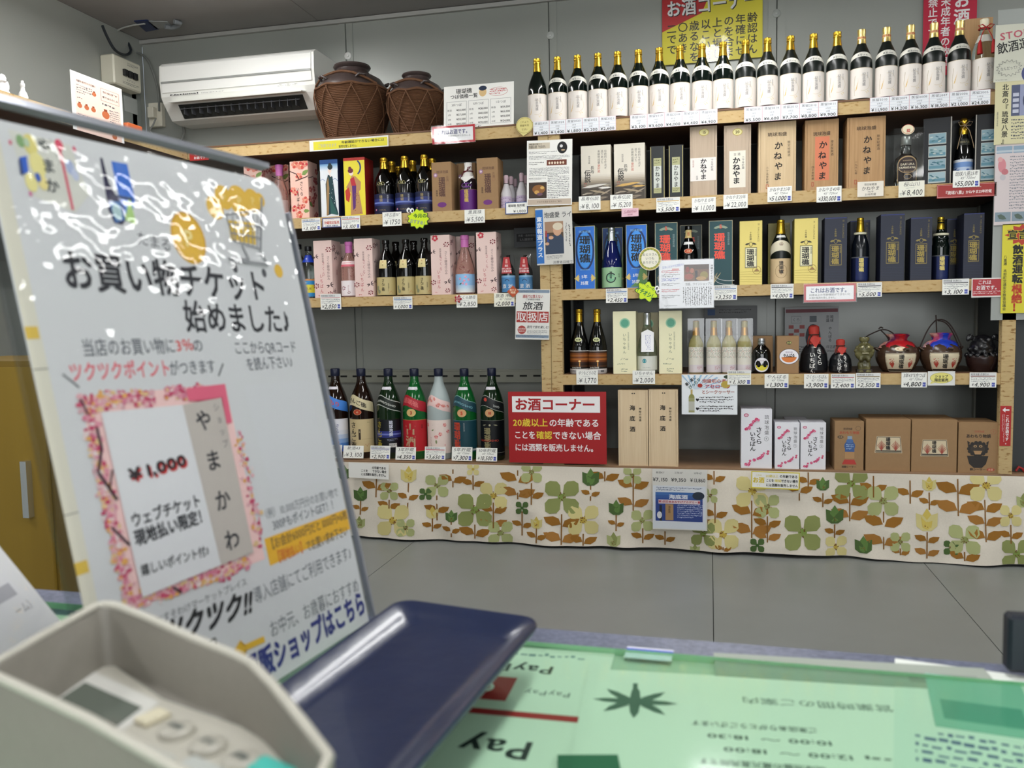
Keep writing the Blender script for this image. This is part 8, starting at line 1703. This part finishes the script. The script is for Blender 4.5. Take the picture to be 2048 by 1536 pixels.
    T('（例）10,000万円分のお買い物で', (528, 1030), (672, 985), 0x5c6068, .01, 1.5); T('300PもポイントGET！！', (550, 1050), (668, 1008), 0x5c6068, .015, 1.5)
    Q([(528, 1078), (692, 1018), (700, 1058), (540, 1132)], 0xe0ac30)
    T('【お会計6000円だと1000円×6枚', (540, 1090), (690, 1030), 0x6a5a3c, .015, 1.6); T('【現地払い】', (555, 1115), (605, 1094), 0xcc6430, .02, 1.6); T('でお買い求め下さい', (617, 1092), (690, 1062), 0x6a5a3c, .015, 1.5)
    T('導入店舗にてご利用できます♪', (516, 1190), (702, 1104), 0x5c6068, .01, 1.4)
    T('おすそわけマーケットプレイス', (318, 1240), (488, 1165), 0x4a4c52, .01, 1.0); T('ツクツク!!', (335, 1268), (488, 1208), 0x1c1c20, .07, 1.35, sh=.3)
    T('お中元、お歳暮におすすめ', (548, 1257), (711, 1172), 0x5c6068, .01, 1.35)
    T('通販ショップはこちら', (505, 1340), (719, 1209), 0x2c347c, .07, 1.4)
    Q([(462, 1310), (480, 1280), (482, 1292), (527, 1272), (530, 1284), (486, 1304), (490, 1316)], 0xdcb038)
    Ln([(405, 1290), (430, 1276), (436, 1300)], 1, K)
def rpoly(w_, h, r_=9):
    return [(r_*(1-math.cos(k)), r_*(1-math.sin(k))) for k in np.linspace(0, math.pi/2, 6)]+[(w_-r_+r_*math.sin(k), r_-r_*math.cos(k)) for k in np.linspace(0, math.pi/2, 6)]+[(w_-3, h), (3, h)]
M_LAM = filmmat('laminate', (.985, .985, .99), .035, .9, 34, dist=.0035)
st = flat_sheet('shop_poster', 'tall laminated white shopping ticket poster leaning in clear acrylic stand at left', 'poster', P0, pd, pv, PW, PH, PW*1000, PH*1000, poster, bg=0xcacbce, th=.0008, film=M_LAM, fo=.003, poly=rpoly(PW*1000, PH*1000), eps=.00008)
t = empty('acrylic_stand', P0, 'clear acrylic sign stand holding the tall leaning poster', 'sign stand')
e0, e1 = -.012, .009
f = lambda u, v, o: pd*u+pv*v+PN*o
b = MB(); b.prism([(-.004, e0), (PW+e1-.02, e0), (PW+e1-.006, e0+.006), (PW+e1, e0+.02), (PW+e1, PH+.001), (-.004, PH+.001)], f, -.0045, -.0015, filmmat('acrylic', (.84, .86, .88), .06)); b.build('back_plate', t)
eg = mat(0xa8aab4, .2, trans=.55, ior=1.12)
b = MB(); b.prism([(-.004, e0), (PW+e1-.02, e0), (PW+e1-.02, e0+.0035), (-.004, e0+.0035)], f, -.005, .003, eg).build('top_edge', t)
b = MB(); b.prism([(PW+e1-.0022, .02), (PW+e1, .02), (PW+e1, PH), (PW+e1-.0022, PH)], f, -.005, -.001, eg).build('side_edge', t)
b = MB(); b.prism([(-.004, PH-.016), (PW+e1, PH-.016), (PW+e1, PH-.013), (-.004, PH-.013)], f, -.05, -.0046, filmmat('acrylic_foot', (.9, .92, .93), .06)).build('foot_plate', t)
# --- white card leaning behind the terminal
az2, l2 = math.radians(-14), .62
cd = Vector((math.sin(az2), math.cos(az2), 0)); cn = Vector((math.cos(az2), -math.sin(az2), 0)); cv = Vector((0, 0, -1))*math.cos(l2)+cn*math.sin(l2)
BRc = gz(190, 1330)+Vector((0, 0, .001)); CWd, CHt = .10, .15
flat_sheet('payment_card', 'white card with grey block leaning at far left behind the card terminal', 'card', BRc-cd*CWd-cv*CHt, cd, cv, CWd, CHt, 100, 150, lambda a: (a.r(62, 78, 84, 87, 0xb4b4bc), a.t('ーム）', 82, 96, 7, 0x8a8a92), a.fake(40, 60, 84, 72, 2, 0xa0a0a8)), bg=0xe8e8ec, th=.001, film=M_FILM)
t = empty('card_stand', BRc-cd*CWd*.5, 'small clear block propping the white card at far left', 'stand')
qv = BRc-cd*CWd; slp = MB(); slp.prism([(0, 0), (-.06, 0), (-.06*0-.001, .0)], lambda u, v, tt: (u, tt, v), 0, .01, eg) if 0 else None
b = MB(); b.prism([(-.004, .0), (-.07, .0), (-.004-.0838*.0, .0)][:2]+[(-.07, .055), (-.06, .07)], lambda u, v, tt: (cn.x*u+cd.x*tt, cn.y*u+cd.y*tt, v), -.02, .02, mat(0xd0d2d6, .3)); b.build('prop_block', t)
# --- dark box at the right edge
pbx = gz(2008, 1347); hb = onY(2008, 1232, pbx.y).z-HC
t = empty('card_reader', (pbx.x+.047, pbx.y+.006, HC), 'dark navy box standing at the right edge on the counter', 'box')
MB().box(-.045, .045, -.006, .006, 0.0002, hb, mat(0x141a26, .4), .002).build('casing', t); MB().box(-.036, .036, -.0068, -.0055, .008, hb-.006, mat(0x0f141c, .2)).build('front_panel', t)
